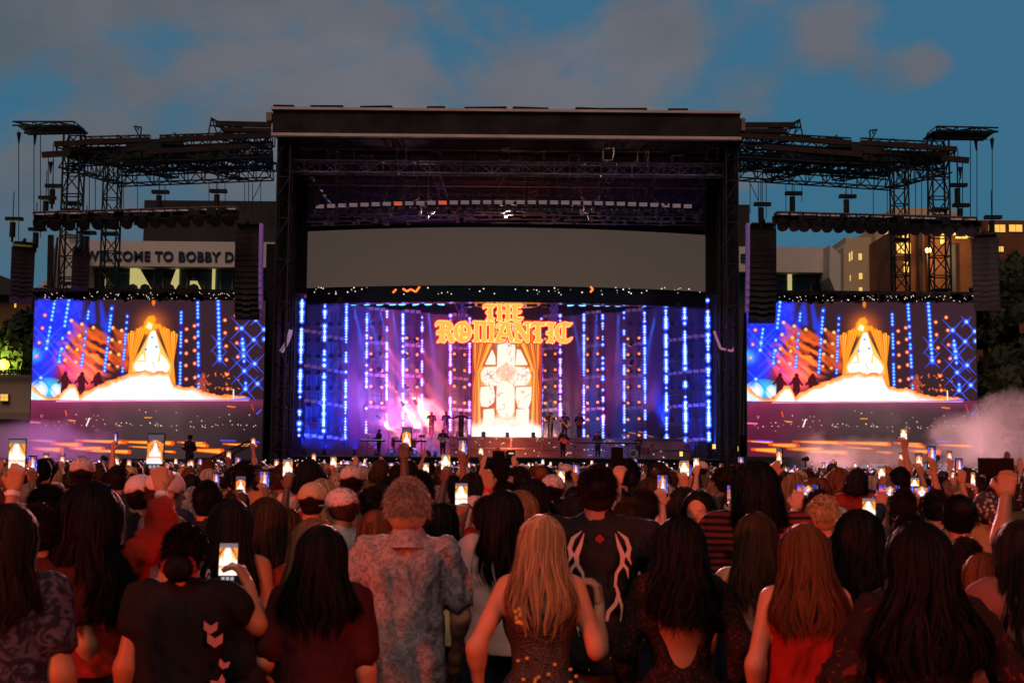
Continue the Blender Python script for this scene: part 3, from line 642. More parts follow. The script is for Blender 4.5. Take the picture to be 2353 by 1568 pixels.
pc_ = paint_cross(); Yc = 109.0
c0, c1 = W(1086, 735, Yc), W(1243.5, 1003, Yc); ztop = zat(735, Yc); zbot = zat(1003, Yc)
cs = empty('cross_screen', (0, 0, 0), label='tall lit screen showing a white stone cross with a rose between gold curtains', cat='screen')
link('display', pc_.mesh('cross_picture', lambda u, v: (c0.x+(c1.x-c0.x)*u, Yc+0*u, ztop+(zbot-ztop)*v)), vc_emit('cross_diodes', 1.25, True), cs)
MB().box(((c0.x+c1.x)/2, Yc+.2, (ztop+zbot)/2), (c1.x-c0.x+.1, .3, ztop-zbot+.1)).build('cabinet', BLK, cs)

# ---------------------------------------------------------------- the golden letters
def stem(xl, xr, yt, yb, spur=None, top=60, foot=45, s=1.0):
    P = [(xl-top*s, yt+70*s), (xl-top*s*1.05, yt+45*s), (xl-top*.6*s, yt+10*s), (xl-top*.1, yt-8*s), ((xl+xr)/2, yt), (xr+top*.35*s, yt), (xr+5, yt+70*s), (xr, yt+100*s), (xr, yb-85*s), (xr+foot*s, yb-55*s), (xr+foot*.5*s, yb-25*s), ((xl+xr)/2+25*s, yb+15*s), ((xl+xr)/2-10*s, yb-8*s), (xl-10*s, yb-10*s), (xl-foot*s, yb), (xl-foot*1.25*s, yb-30*s), (xl, yb-110*s)]
    if spur is not None: P += [(xl, spur+40*s), (xl-40*s, spur+60*s), (xl-60*s, spur+15*s), (xl-40*s, spur-25*s), (xl, spur-45*s)]
    P += [(xl+3, yt+120*s), (xl+3, yt+95*s), (xl-30*s, yt+75*s)]
    return P
SA = lambda P: [(1520+.119*x, 1060+.119*y) for x, y in P]
SB = lambda P: [(1760+.12325*x, 1060+.12325*y) for x, y in P]
def ell(cx, cy, rx, ry, a0=0, a1=360, n=28): return [(cx+rx*math.cos(R(a0+(a1-a0)*i/n)), cy+ry*math.sin(R(a0+(a1-a0)*i/n))) for i in range(n+(0 if a1-a0 == 360 else 1))]
LET = []  # (letter, [added outlines], [cut outlines])
LET.append(('T', [SA([(1600, 262), (1590, 215), (1610, 165), (1650, 138), (1720, 128), (1880, 138), (1992, 136), (1966, 180), (1928, 242), (1885, 232), (1886, 530), (1955, 556), (1925, 602), (1890, 640), (1840, 612), (1760, 606), (1700, 632), (1678, 606), (1735, 530), (1742, 432), (1702, 436), (1676, 392), (1700, 348), (1736, 330), (1745, 240), (1690, 230), (1655, 252), (1618, 280)])], []))
LET.append(('H', [SB(stem(15, 138, 130, 612, 370, 30, 30, .8)), SB(stem(252, 372, 130, 612, None, 80, 40, .8)), SB([(100, 315), (300, 318), (300, 400), (100, 400)])], []))
LET.append(('E', [SB([(395, 220), (400, 190), (430, 140), (470, 128), (600, 136), (735, 136), (750, 160), (705, 215), (660, 248), (600, 230), (578, 240), (578, 318), (700, 318), (712, 345), (690, 385), (650, 410), (578, 400), (578, 500), (650, 510), (745, 500), (755, 530), (720, 590), (690, 612), (560, 602), (470, 604), (425, 612), (418, 585), (455, 520), (455, 420), (410, 410), (395, 385), (440, 335), (450, 250), (420, 225)])], []))
LET.append(('R', [SA([(205, 812), (180, 800), (170, 760), (195, 690), (240, 640), (310, 622), (400, 628), (540, 632), (620, 660), (690, 740), (712, 810), (690, 880), (610, 955), (680, 1010), (700, 1080), (725, 1150), (785, 1200), (720, 1285), (650, 1300), (590, 1270), (545, 1160), (520, 1060), (470, 1020), (468, 1165), (530, 1190), (500, 1235), (440, 1300), (380, 1275), (320, 1262), (250, 1295), (222, 1275), (240, 1235), (310, 1160), (322, 1040), (280, 1035), (235, 1068), (210, 1030), (212, 970), (250, 915), (322, 890), (318, 745), (280, 745)])], [SA([(480, 765), (520, 795), (550, 850), (530, 895), (482, 918)])]))
LET.append(('O', [SA(ell(992, 968, 276, 312)), SA([(930, 720), (1070, 640), (1130, 690), (1180, 760), (1060, 800), (940, 780)])], [SA([(895, 775), (915, 800), (912, 1000), (893, 1082), (870, 1000), (868, 880)]), SA([(1032, 770), (1085, 830), (1132, 945), (1090, 962), (1028, 955)]), SA([(1015, 1110), (1070, 1122), (1132, 1110), (1100, 1150), (1060, 1160), (1018, 1156)])]))
LET.append(('M', [SA(stem(1345, 1480, 640, 1265, 945, 70, 55)), SA(stem(1570, 1700, 650, 1270, None, 75, 40)), SA(stem(1790, 1925, 655, 1270, None, 75, 45)), SA([(1440, 640), (1560, 640), (1640, 700), (1600, 790), (1500, 740), (1470, 800), (1440, 800)]), SA([(1680, 680), (1790, 650), (1960, 740), (1920, 800), (1740, 745), (1700, 780)])], []))
LET.append(('A', [SB([(-25, 850), (-40, 800), (-20, 720), (40, 660), (130, 640), (250, 640), (330, 665), (410, 670), (375, 730), (400, 860), (440, 1060), (490, 1150), (425, 1255), (360, 1210), (320, 1060), (120, 1062), (85, 1120), (260, 1160), (180, 1230), (60, 1240), (-60, 1235), (-80, 1200), (-10, 1060), (90, 830), (60, 850), (38, 830), (60, 780), (140, 730), (80, 715), (20, 770)])], [SB([(238, 770), (262, 850), (278, 965), (180, 960), (205, 870)])]))
LET.append(('N', [SB([(430, 750), (425, 720), (460, 670), (510, 645), (600, 655), (690, 655), (668, 715), (850, 990), (848, 735), (745, 740), (735, 715), (780, 650), (850, 645), (975, 655), (930, 740), (930, 1190), (900, 1250), (850, 1250), (800, 1190), (600, 900), (602, 1135), (680, 1150), (740, 1165), (700, 1235), (640, 1255), (560, 1240), (490, 1250), (480, 1225), (512, 1130), (512, 745), (470, 740)])], []))
LET.append(('T', [SB([(955, 825), (940, 780), (960, 710), (1010, 655), (1080, 640), (1250, 652), (1420, 655), (1385, 745), (1340, 770), (1245, 760), (1248, 1130), (1315, 1170), (1280, 1225), (1230, 1262), (1170, 1235), (1100, 1235), (1055, 1250), (1048, 1215), (1105, 1140), (1108, 1000), (1050, 1010), (1022, 975), (1040, 910), (1105, 870), (1108, 765), (1040, 770), (1000, 800)])], []))
LET.append(('I', [SB([(1385, 740), (1400, 690), (1450, 645), (1500, 645), (1600, 660), (1695, 665), (1660, 720), (1618, 770), (1618, 1150), (1680, 1175), (1640, 1230), (1600, 1270), (1540, 1240), (1470, 1235), (1415, 1248), (1420, 1210), (1490, 1140), (1490, 1005), (1440, 1025), (1405, 990), (1420, 920), (1490, 890), (1490, 750), (1440, 755)])], []))
LET.append(('C', [SB([(1888, 655), (1780, 690), (1690, 780), (1645, 900), (1645, 1020), (1690, 1130), (1780, 1220), (1890, 1260), (2000, 1255), (2100, 1200), (2165, 1120), (2172, 1085), (2130, 1085), (2060, 1135), (1975, 1130), (1975, 780), (2050, 790), (2120, 750), (2175, 680), (2150, 665), (2050, 670), (1975, 640), (1930, 650)])], [SB([(1850, 740), (1862, 800), (1862, 1000), (1852, 1105), (1800, 1020), (1785, 920), (1800, 820)])]))
GOLD = mat('sign_gold', (1, .5, .08), emit=(1.0, .52, .09), strength=1.0); PALEG = mat('sign_pale_edge', (1, .75, .35), emit=(1.0, .76, .30), strength=1.1); REDB = mat('sign_red_halo', (.7, .02, .02), emit=(.66, .008, .012), strength=.85)
Yl = 97.0
lp = lambda dy: (lambda x, y: tuple(W(x/1.5417, y/1.5417, Yl+dy)))
sign = empty('stage_sign', (0, 0, 0), label='glowing golden sign in old lettering reading THE ROMANTIC', cat='sign')
for ch, adds, cutsl in LET:
    allp = np.array([q for P in adds for q in P]); x0, y0 = allp.min(0)-9; x1, y1 = allp.max(0)+9; h = 1.3
    X, Y = np.meshgrid(np.arange(x0, x1, h), np.arange(y0, y1, h)); D = np.full(X.shape, 1e9)
    for P in adds: D = np.minimum(D, sd_poly(X, Y, P))
    for P in cutsl: D = np.maximum(D, -sd_poly(X, Y, P))
    D = D-.4
    lo = link('letter', field_plate(X, Y, D, -1.5, lp(-.16), (0, .1, 0), 'letter_face'), GOLD, sign)
    link('letter_edge', field_plate(X, Y, D, .7, lp(-.05), (0, .1, 0), 'letter_edge'), PALEG, lo)
    link('letter_halo', field_plate(X, Y, D, 4.6, lp(.06+.004*len(sign.children)), (0, .06, 0), 'letter_halo_mesh'), REDB, lo)  # red plate stands in for the glow round the letter
m = MB()
for x in (1012, 1090, 1165, 1245, 1302): a = W(x, 738, Yl+.1); m.tube(a, (a.x, a.y, 13.6), .02)
for y in (737, 785): m.tube(W(1005, y, Yl+.2), W(1310, y+2, Yl+.2), .03)
m.build('suspension_wire', GREY, sign)

# ---------------------------------------------------------------- side video screens: live picture of the stage (painter units: enlarged view, x 215..1950, y 135..1325)
def paint_live():
    p = Paint(1735, 1190, 5.0, (50, 30, 38)); X, Y = p.X, p.Y; ox, oy = 215, 135; P_ = lambda *P: [(x-ox, y-oy) for x, y in P]
    g = lambda x, y, r, c, k=1: p.glow(x-ox, y-oy, r, c, k); s = lambda x0, y0, x1, y1, r0, r1, c, a=1, soft=6, add=False: p.seg(x0-ox, y0-oy, x1-ox, y1-oy, r0, r1, c, a, soft, add); n1 = vnoise(X, Y, 120, 1); n2 = vnoise(X, Y, 45, 2)
    p.mix(.5*np.clip((Y-500)/500, 0, 1), (45, 25, 30))
    # blue upper left
    p.poly(P_((215, 135), (572, 135), (566, 300), (480, 470), (400, 640), (330, 900), (215, 900)), (32, 48, 225), 70, 1); p.addl(.35*np.clip(n2-.45, 0, 1)*(X < 360)*(Y < 500), (90, 90, 255), 2)
    for x0, y0, x1, y1 in ((652, 150, 655, 300), (712, 165, 740, 330), (800, 190, 760, 380), (640, 170, 600, 330)): s(x0, y0, x1, y1, 8, 22, (40, 60, 230), .75, 26)
    # orange haze and beams
    b = np.clip(1-np.hypot((X-400)/260, (Y-440)/230), 0, 1); st = .5+.5*np.sin((X*.62-Y*.9)*.085+9*n1); p.mix(np.clip(b*2.2, 0, 1)*np.clip(st*2.4-.7, 0, 1), (240, 80, 16)); p.mix(np.clip(b*1.5-.2, 0, 1)*np.clip(st*3-1.9, 0, 1), (255, 140, 50)); p.mix(.55*np.clip(1-np.hypot((X-330)/150, (Y-520)/130), 0, 1), (215, 30, 90))
    for x, y in ((495, 298), (482, 390), (575, 325), (560, 412), (662, 350), (470, 498), (547, 515), (808, 350), (875, 370), (805, 440), (865, 456), (795, 535), (860, 550), (458, 595), (540, 610)):
        s(x, y, x+110, y+95, 5, 26, (240, 100, 25), .55, 22); s(x, y, x+60, y+110, 4, 18, (235, 80, 25), .4, 20); p.dot(x-ox, y-oy, 12, (255, 190, 110), 8)
    g(560, 700, 110, (200, 40, 120), .7); g(620, 720, 90, (255, 90, 20), .8); g(480, 640, 80, (210, 30, 60), .5)
    p.mix(np.clip(1-np.hypot((X-120)/150, (Y-680)/90), 0, 1)**.5, (60, 200, 235)); p.mix(np.clip(1-np.hypot((X-50)/75, (Y-690)/75), 0, 1)**.4*np.clip(n2*2.4-.4, 0, 1), (255, 240, 250)); p.mix(np.clip(1-np.hypot((X-185)/45, (Y-690)/55), 0, 1)**.4, (240, 240, 255)); g(230, 560+0*1, 40, (40, 200, 255), .8)
    # dotted blue strips
    def strip2(x0, y0, x1, y1, w=13, gap=.3):
        L = math.hypot(x1-x0, y1-y0); t = 0
        s(x0, y0, x1, y1, w*1.1, w*1.1, (20, 35, 190), .35, 16)
        while t < L:
            if rng.random() > gap: x, y = x0+(x1-x0)*t/L, y0+(y1-y0)*t/L; p.dot(x-ox, y-oy, w*1.15, (40, 70, 255), 9, 1.2); p.dot(x-ox, y-oy, w*.62, (130, 225, 255), 6, 1.25)
            t += w*2.3
    strip2(366, 145, 315, 520, 13, .2); strip2(470, 145, 412, 610, 14, .25); strip2(622, 230, 582, 640, 11, .3); strip2(795, 205, 755, 690, 12, .3); strip2(915, 240, 888, 730, 10, .3)
    strip2(1318, 230, 1325, 770, 11, .3); strip2(1440, 155, 1465, 800, 12, .3); strip2(1593, 135, 1618, 610, 14, .25); strip2(1775, 345, 1820, 800, 12, .7)
    # amber lamps
    for x, y in ((295, 260), (280, 357), (260, 467), (245, 570), (1362, 355), (1420, 330), (1362, 443), (1425, 418), (1365, 537), (1427, 515), (1365, 628), (1430, 612), (1648, 285), (1652, 380), (1662, 480), (1667, 583), (1727, 248), (1738, 346), (1742, 456), (1752, 560), (1672, 692), (1682, 800), (788, 628), (853, 640), (1435, 718), (1370, 730)):
        p.dot(x-ox, y-oy, 15, (215, 50, 20), 10); p.dot(x-ox, y-oy, 9, (255, 190, 130), 7)
    # star-filter crosses
    def star(x, y, L, c=(60, 90, 255)):
        for dx, dy in ((1, 1), (1, -1), (-1, 1), (-1, -1)): s(x, y, x+dx*L, y+dy*L*1.05, 5, 1, c, .85, 5)
        p.dot(x-ox, y-oy, 20, (50, 80, 255), 14); p.dot(x-ox, y-oy, 11, (160, 225, 255), 8)
    for x, y, L in ((1775, 345, 80), (1942, 352, 70), (1868, 430, 60), (1793, 505, 60), (1795, 553, 110), (1803, 665, 95), (1815, 800, 95), (1785, 458, 20), (1948, 425, 20), (1880, 610, 70), (1616, 575, 55), (1607, 460, 60), (322, 455, 160), (430, 512, 150), (414, 608, 160), (282, 730, 130), (316, 510, 120), (1905, 760, 60), (1880, 280, 40)): star(x, y, L)
    # curtains
    for sg in (-1, 1):
        for k in range(13):
            f = k/12; c = ((250, 145, 25), (225, 95, 12), (255, 180, 60), (235, 110, 15), (255, 195, 90), (185, 65, 10))[k % 6]
            s(1108+sg*(178-128*f), 400-f*60+12*math.sin(k*2), 1108+sg*(158-10*f), 610, 11, 6, c, 1, 6); s(1108+sg*(158-10*f), 610, 1108+sg*(178-40*f), 800, 6, 9, c, 1, 6)
    # window glow, stones and flame
    p.poly(P_((1108, 345), (1150, 420), (1200, 520), (1255, 620), (1250, 700), (1110, 720), (965, 700), (962, 620), (1020, 520), (1070, 420)), (255, 190, 90), 16)
    for Q in (((1095, 370), (1128, 370), (1145, 440), (1165, 520), (1150, 600), (1225, 600), (1245, 640), (1220, 690), (1110, 715), (1000, 690), (975, 640), (990, 605), (1065, 600), (1058, 520), (1075, 440)), ((1040, 540), (1055, 590), (1000, 595)), ((1170, 540), (1225, 595), (1170, 595)), ((985, 700), (1150, 690), (1160, 760), (970, 760))): p.poly(P_(*Q), (255, 252, 248), 8)
    p.poly(P_((1035, 360), (1048, 300), (1075, 262), (1112, 255), (1130, 285), (1118, 310), (1145, 325), (1172, 335), (1140, 352), (1100, 375), (1060, 400)), (252, 140, 22), 16); p.poly(P_((1055, 345), (1075, 305), (1105, 325), (1095, 360)), (255, 235, 190), 12)
    p.glow(1100-ox, 330-oy, 90, (255, 120, 20), .6); p.dot(1108-ox, 155-oy, 12, (240, 110, 20), 8, 2)
    for x, y in ((1060, 510), (1140, 490), (1105, 420)): p.dot(x-ox, y-oy, 10, (70, 140, 230), 10)
    p.seg(900, 470, 925, 540, 4, 2, (230, 120, 80), .8); p.seg(890, 540, 905, 600, 5, 3, (235, 140, 60), .8)
    # performers
    for x, w in ((465, 30), (590, 30), (712, 34), (1497, 24)):
        c = (70, 18, 30) if x < 1000 else (150, 60, 50)
        p.dot(x-ox, 700-oy, 16, c, 6, 1.2); s(x-5, 735, x, 800, w, w*.8, c, 1, 6); s(x-16, 800, x-22, 890, 14, 10, c, 1, 6); s(x+12, 800, x+8, 885, 14, 10, c, 1, 6); s(x-20, 735, x-50, 765, 9, 8, c, 1, 6); s(x+15, 735, x+42, 770, 9, 8, c, 1, 6)
    for i in range(26): x, y = rng.uniform(1500, 1780), rng.uniform(680, 820); s(x, y, x+rng.uniform(-12, 12), y+rng.uniform(-16, 16), 4, 3, (235, 110, 40), .9, 5)
    # white fog bank
    hump = np.interp(X+ox, [215, 330, 420, 500, 540, 580, 640, 720, 800, 870, 960, 1050, 1240, 1275, 1340, 1430, 1500, 1600, 1700, 1840], [800, 905, 885, 800, 800, 880, 850, 800, 770, 735, 712, 700, 700, 790, 805, 812, 845, 862, 876, 886]); top = hump-oy+46*(vnoise(X, Y, 50, 9)-.5)
    e = (Y-top); m_ = (e > -25) & (Y < 760) & (X > -5) & (X < 1640); p.mix(np.clip((e+30+34*vnoise(X, Y, 26, 12))/22, 0, 1)*m_*np.clip((1640-X)/60, 0, 1), (248, 84, 40)); p.mix(np.clip((e+18+16*vnoise(X, Y, 20, 13))/16, 0, 1)*m_*np.clip((1640-X)/60, 0, 1), (255, 170, 90)); p.mix(np.clip((e+4)/26, 0, 1)*m_*np.clip((1620-X)/160, 0, 1), (255, 252, 250))
    fm = np.clip((e+4)/26, 0, 1)*m_
    p.mix(.75*fm*np.clip((X-1050)/420, 0, 1)*np.clip(1.15-(Y-top)/60, 0, 1), (255, 110, 150)); p.mix(.8*fm*np.clip((X-1330)/200, 0, 1), (110, 90, 255)); p.mix(.7*fm*np.clip((250-X)/200, 0, 1)*vnoise(X, Y, 60, 17)*1.6, (90, 200, 255)); p.mix(.30*fm*np.clip(vnoise(X, Y, 70, 18)*2.4-1.1, 0, 1), (255, 190, 140))
    s(1726, 805, 1728, 880, 4, 4, (255, 235, 220)); s(1840, 872, 1700, 882, 10, 4, (60, 110, 255), .9)
    # below the stage edge
    lo = np.clip((Y-(762-.013*X))/5, 0, 1); base = np.zeros(p.I.shape); tt = np.clip((X-100)/700, 0, 1)[..., None]; base[:] = lin((118, 38, 70))*(1-tt)+lin((88, 66, 68))*tt
    t2 = np.clip((X-1100)/600, 0, 1)[..., None]; base = (base*(1-t2)+lin((50, 34, 42))*t2)*.8; v = np.clip((Y-770)/300, 0, 1)[..., None]; base = base*(1-.45*v)*(.75+.5*n1[..., None]); base += np.exp(-np.clip(Y-770, 0, None)/40)[..., None]*lin((140, 40, 90))*.4
    p.I = p.I*(1-lo[..., None])+base*lo[..., None]
    s(405, 905, 1840, 885, 4, 3, (255, 150, 210), .9, 4)
    for i in range(75): x, y = rng.uniform(240, 1900), rng.choice([rng.uniform(960, 1120), rng.uniform(1055, 1090)]); p.dot(x-ox, y-oy, rng.uniform(1.5, 4), (255, 215, 190), 4)
    for x, y, x1, y1, c in ((205, 1062, 290, 1064, (255, 120, 160)), (510, 1047, 550, 1049, (255, 140, 50)), (1685, 930, 1740, 936, (250, 110, 30)), (1070, 1020, 1120, 1021, (200, 130, 30)), (475, 975, 485, 1010, (230, 80, 30)), (1865, 915, 1880, 960, (190, 50, 20)), (655, 1030, 635, 1085, (255, 230, 220)), (1905, 985, 1935, 955, (60, 90, 240))): s(x, y, x1, y1, 5, 4, c, 1, 5)
    for x0, x1, y, w in ((220, 400, 1200, 8), (380, 590, 1225, 16), (560, 930, 1200, 11), (900, 1280, 1205, 13), (250, 450, 1262, 17), (520, 760, 1255, 17), (640, 960, 1272, 12), (1320, 1520, 1205, 9), (1400, 1540, 1222, 10), (1440, 1650, 1262, 16), (1660, 1900, 1215, 9), (1180, 1300, 1270, 7), (960, 1150, 1240, 6)):
        s(x0, y-5, x1, y+5, w*.6, w*1.35, (225, 78, 10), 1, 8); s(x0+(x1-x0)*.15, y-2, x1-20, y+3, w*.3, w*.85, (255, 170, 60), 1, 8)
    s(280, 1192, 400, 1196, 5, 5, (90, 80, 250), .9); s(1640, 1185, 1750, 1187, 5, 4, (70, 80, 240), .9); s(1870, 1188, 1925, 1196, 5, 5, (70, 80, 240), .9)
    return p
pl_ = paint_live()
LIVE = vc_emit('live_picture_diodes', 1.3, True)
for side, X0, X1, y0 in ((0, 72, 605, 688), (1, 1716, 2244, 693)):
    Ys = 90.0; a = W(X0, 900, Ys); b = W(X1, 900, Ys); zt_ = zat(y0, Ys, (X0+X1)/2); zb_ = zt_-1190/1735*(b.x-a.x)*1.0
    o = empty('side_video_screen', (0, 0, 0), label=f"{'left' if not side else 'right'} side video screen showing the live stage picture with fire and blue lights", cat='screen', group='side video screens')
    link('display', pl_.mesh('live_picture', lambda u, v: (a.x+(b.x-a.x)*u, Ys+0*u, zt_+(zb_-zt_)*v)), LIVE, o)
    MB().box(((a.x+b.x)/2, Ys+.25, (zt_+zb_)/2), (b.x-a.x+.15, .4, zt_-zb_+.2)).build('cabinet', BLK, o)
    m = MB()
    for k in range(7): x = a.x+(b.x-a.x)*k/6; m.tube((x, Ys+.7, 0), (x, Ys+.7, zt_+.4), .08); m.tube((x, Ys+.7, zt_), (x, Ys+3, 0), .06)
    m.build('support', BLK, o)
    # front lamps and cluttered top edge above the screen
    m = MB(); g = MB(); yt = 676 if not side else 682
    for i in range(150):
        x = random.uniform(X0+4, X1-6); q = W(x, yt+random.uniform(-3, 9), Ys-.3); m.box(q, (random.uniform(.1, .5), .25, random.uniform(.1, .45)), ry=random.uniform(-.6, .6))
    for i in range(62):
        x = random.uniform(X0+4, X1-6); q = W(x, yt+random.uniform(-4, 10), Ys-.5); g.tube(q, q+Vector((random.uniform(-.1, .1), 0, random.uniform(-.12, .12))), .014)
    m.box(((a.x+b.x)/2, Ys, zt_+.4), (b.x-a.x, .4, .55)); m.build('top_truss', BLK, o); g.build('truss_glint', SPK, o)
# ---------------------------------------------------------------- roof wings, towers, hung lamp trusses, loudspeakers
WS_ = mat('wing_steel', (.022, .03, .036), .5, .5)
def beam(x0, y0, x1, y1, Y0, Y1, h, m_, name, par, d=.3):
    a, b = W(x0, y0, Y0), W(x1, y1, Y1); u = (b-a); L = u.length; mb = MB(); c = (a+b)/2
    rz = math.atan2(u.y, u.x); ry = -math.asin(u.z/L); mb.box(c, (L, d, h), rz=rz, ry=ry); return mb.build(name, m_, par)
def wing(sx, off, sgn, side):
    """sx maps the left wing's picture x to this side's; off lowers it"""
    X = (lambda x: x) if sgn > 0 else (lambda x: sx-x)
    Yo = lambda y, x=0: y+off*(1-(x-40)/600.0)
    wg = empty('roof_wing', (0, 0, 0), label=f"{side} steel roof wing of lattice trusses and brown beams on two towers", cat='truss', group='roof wings beside the stage')
    def T(x0, y0, x1, y1, Y0, Y1, w, h, seg, r=.065, rd=.05, name='lattice_truss', tri=False):
        m = MB(); m.truss(W(X(x0), Yo(y0, x0), Y0+7), W(X(x1), Yo(y1, x1), Y1+7), w, h, seg, r, rd, tri); return m.build(name, WS_, wg)
    # towers
    for x0, x1, yt, Y in ((135, 182, 302, 93), (230, 271, 372, 104)):
        xc = (xat(X(x0), Y, 500)+xat(X(x1), Y, 500))/2; w = abs(xat(X(x1), Y, 500)-xat(X(x0), Y, 500))*.82
        m = MB(); zt_ = zat(yt+off, Y, X(x0)); m.truss((xc, Y+.6, 0), (xc, Y+.6, zt_), w, w, 1.35, .075, .05)
        for z in (zt_*.55, zt_*.56+.3, zt_*.78, zt_*.8): m.box((xc, Y+.6, z), (w*1.05, w*1.05, .12))
        m.build('tower', WS_, wg)
    T(42, 293, 182, 293, 86, 86, 2.2, .25, 1.2, name='head_frame'); T(60, 302, 170, 300, 85.5, 85.5, .5, .3, 1, name='head_frame')
    m = MB(); xq = X(112)
    a, b = W(X(42), Yo(292), 93), W(X(182), Yo(292), 93); m.box((a+b)/2+Vector((0, .9, .05)), ((b-a).length, 2.2, .12)); m.build('head_deck', WS_, wg)
    for x0, y0, x1, y1, Y0, Y1, h in ((124, 331, 344, 321, 85, 87, .32), (366, 322, 623, 311, 88, 90, .36), (96, 356, 160, 352, 84.6, 85, .36), (340, 349, 574, 336, 86.5, 88, .34), (496, 284, 623, 287, 90, 90, .34), (515, 298, 623, 300, 91, 91, .3), (146, 345, 340, 341, 86, 87, .3)):
        beam(X(x0), Yo(y0, x0), X(x1), Yo(y1, x1), Y0+7, Y1+7, h, RUST, 'cross_beam', wg)
    for x0, y0, x1, y1 in ((150, 347, 527, 348), (160, 357, 527, 356), (290, 335, 420, 331), (345, 341, 500, 345)):
        beam(X(x0), Yo(y0, x0), X(x1), Yo(y1, x1), 95.5, 96.5, .5, WS_, 'dark_girder', wg, .7)
    T(270, 399, 624, 385, 97, 97, 1.2, 1.7, 1.25); T(275, 374, 624, 364, 93, 93, 1.0, 1.2, 1.1); T(150, 366, 624, 350, 87.5, 90, .9, .8, 1.2)
    T(150, 362, 275, 402, 87, 97, .9, 1.3, 1.7); T(185, 352, 400, 400, 87, 96.5, .8, .6, 1.4); T(360, 352, 560, 404, 88, 96.5, .8, .6, 1.4); T(480, 345, 624, 385, 89, 96.5, .8, .6, 1.4)
    T(280, 385, 624, 372, 90, 92, 1.4, .9, 1.2); T(300, 360, 624, 345, 91, 93, 1.2, 1.0, 1.0); T(160, 340, 420, 333, 88, 90, 1.0, .6, .9)
    T(370, 327, 624, 318, 92, 92, .8, .8, 1.1); T(490, 300, 624, 325, 91, 94, .9, .9, 1.2); T(190, 318, 345, 314, 89, 89, .3, .2, 1.0, .03, .02)
    m = MB()
    for x, y, x2, y2 in ((486, 271, 478, 311), (486, 271, 500, 311), (486, 271, 516, 306), (484, 271, 515, 286), (308, 290, 325, 293), (308, 290, 322, 318), (325, 293, 322, 318), (270, 310, 284, 320), (399, 305, 418, 318), (315, 291, 318, 300)): m.tube(W(X(x), Yo(y, x), 96), W(X(x2), Yo(y2, x2), 96), .06)
    m.build('mast_strut', WS_, wg)
    m = MB()
    for x, y0, y1, Y in ((43, 300, 560, 86), (78, 300, 540, 86), (93, 300, 545, 86), (111, 360, 480, 85), (122, 330, 435, 85), (192, 400, 492, 87), (205, 400, 700, 88), (219, 385, 492, 87), (284, 425, 490, 94), (316, 425, 492, 94), (366, 422, 452, 95), (379, 422, 470, 95), (480, 418, 460, 96), (498, 418, 478, 96), (517, 417, 482, 96), (562, 415, 500, 92), (571, 412, 470, 92), (580, 415, 500, 92), (599, 412, 490, 92)): m.tube(W(X(x), Yo(y0, x), Y), W(X(x), Yo(max(y1, y0+8), x), Y), .028)
    m.tube(W(X(604), Yo(410, 604), 92), W(X(580), Yo(460, 580), 92), .03)
    for x, y in ((43, 305), (80, 305), (116, 372), (130, 325)): m.tube(W(X(x), Yo(y, x), 92.8), W(X(x), Yo(y+28, x), 92.8), .16, .03, n=5)
    m.build('hoist_chain', WS_, wg); return wg
wing(0, 0, 1, 'left'); wing(2322, 14, -1, 'right')

# hung lamp trusses: strobe boxes above, moving heads below
mv = mover_proto(2.1, DARKL, 'moving_head_lamp'); mv_used = False
BOXF = mat('strobe_box_side', (.22, .15, .15), .5)
def lamp_truss(x0, y0, x1, y1, Y, n, side, nm, gap=0):
    o = empty('lamp_truss', (0, 0, 0), label=f"long lamp truss hanging on cables over the {side} video screen", cat='truss', group='hung lamp trusses')
    m = MB(); m.truss(W(x0, y0, Y), W(x1, y1, Y), .7, .45, .7, .05, .03); m.build('lattice', BLK, o)
    m = MB()
    for i in range(26): f = random.random(); m.box(W(x0+(x1-x0)*f, y0+(y1-y0)*f+random.uniform(-4, 7), Y-.3), (random.uniform(.3, .9), .3, random.uniform(.15, .45)))
    m.build('cable_tray', BLK, o)
    for i in range(n):
        f = (i+.5)/n; x = x0+(x1-x0)*f; y = y0+(y1-y0)*f
        s = empty('strobe_light', W(x, y-8, Y), label=f"{ordinal(i)} strobe box from the left on top of the {side} lamp truss", cat='strobe light', group='strobe boxes on the lamp trusses')
        MB().box((0, 0, 0), (.78, .5, .26)).build('housing', BOXF, s); MB().box((0, -.26, -.02), (.66, .03, .14)).build('face', WS, s)
    for i in range(nm):
        f = (i+.3)/nm; x = x0+6+(x1-x0)*f; y = y0+(y1-y0)*f
        global mv_used
        q = mv if not mv_used else copy_tree(mv); mv_used = True; q.location = W(x, y+13, Y-.2); q.rotation_euler = (R(-50), R(random.uniform(-12, 12)), 0)
        tag(q, f"{ordinal(i)} dark moving lamp from the left under the {side} lamp truss", 'stage light', 'moving lamps on the lamp trusses')
lamp_truss(80, 500, 545, 487, 84, 17, 'left', 14); lamp_truss(1782, 499, 2240, 512, 84, 15, 'right', 18)
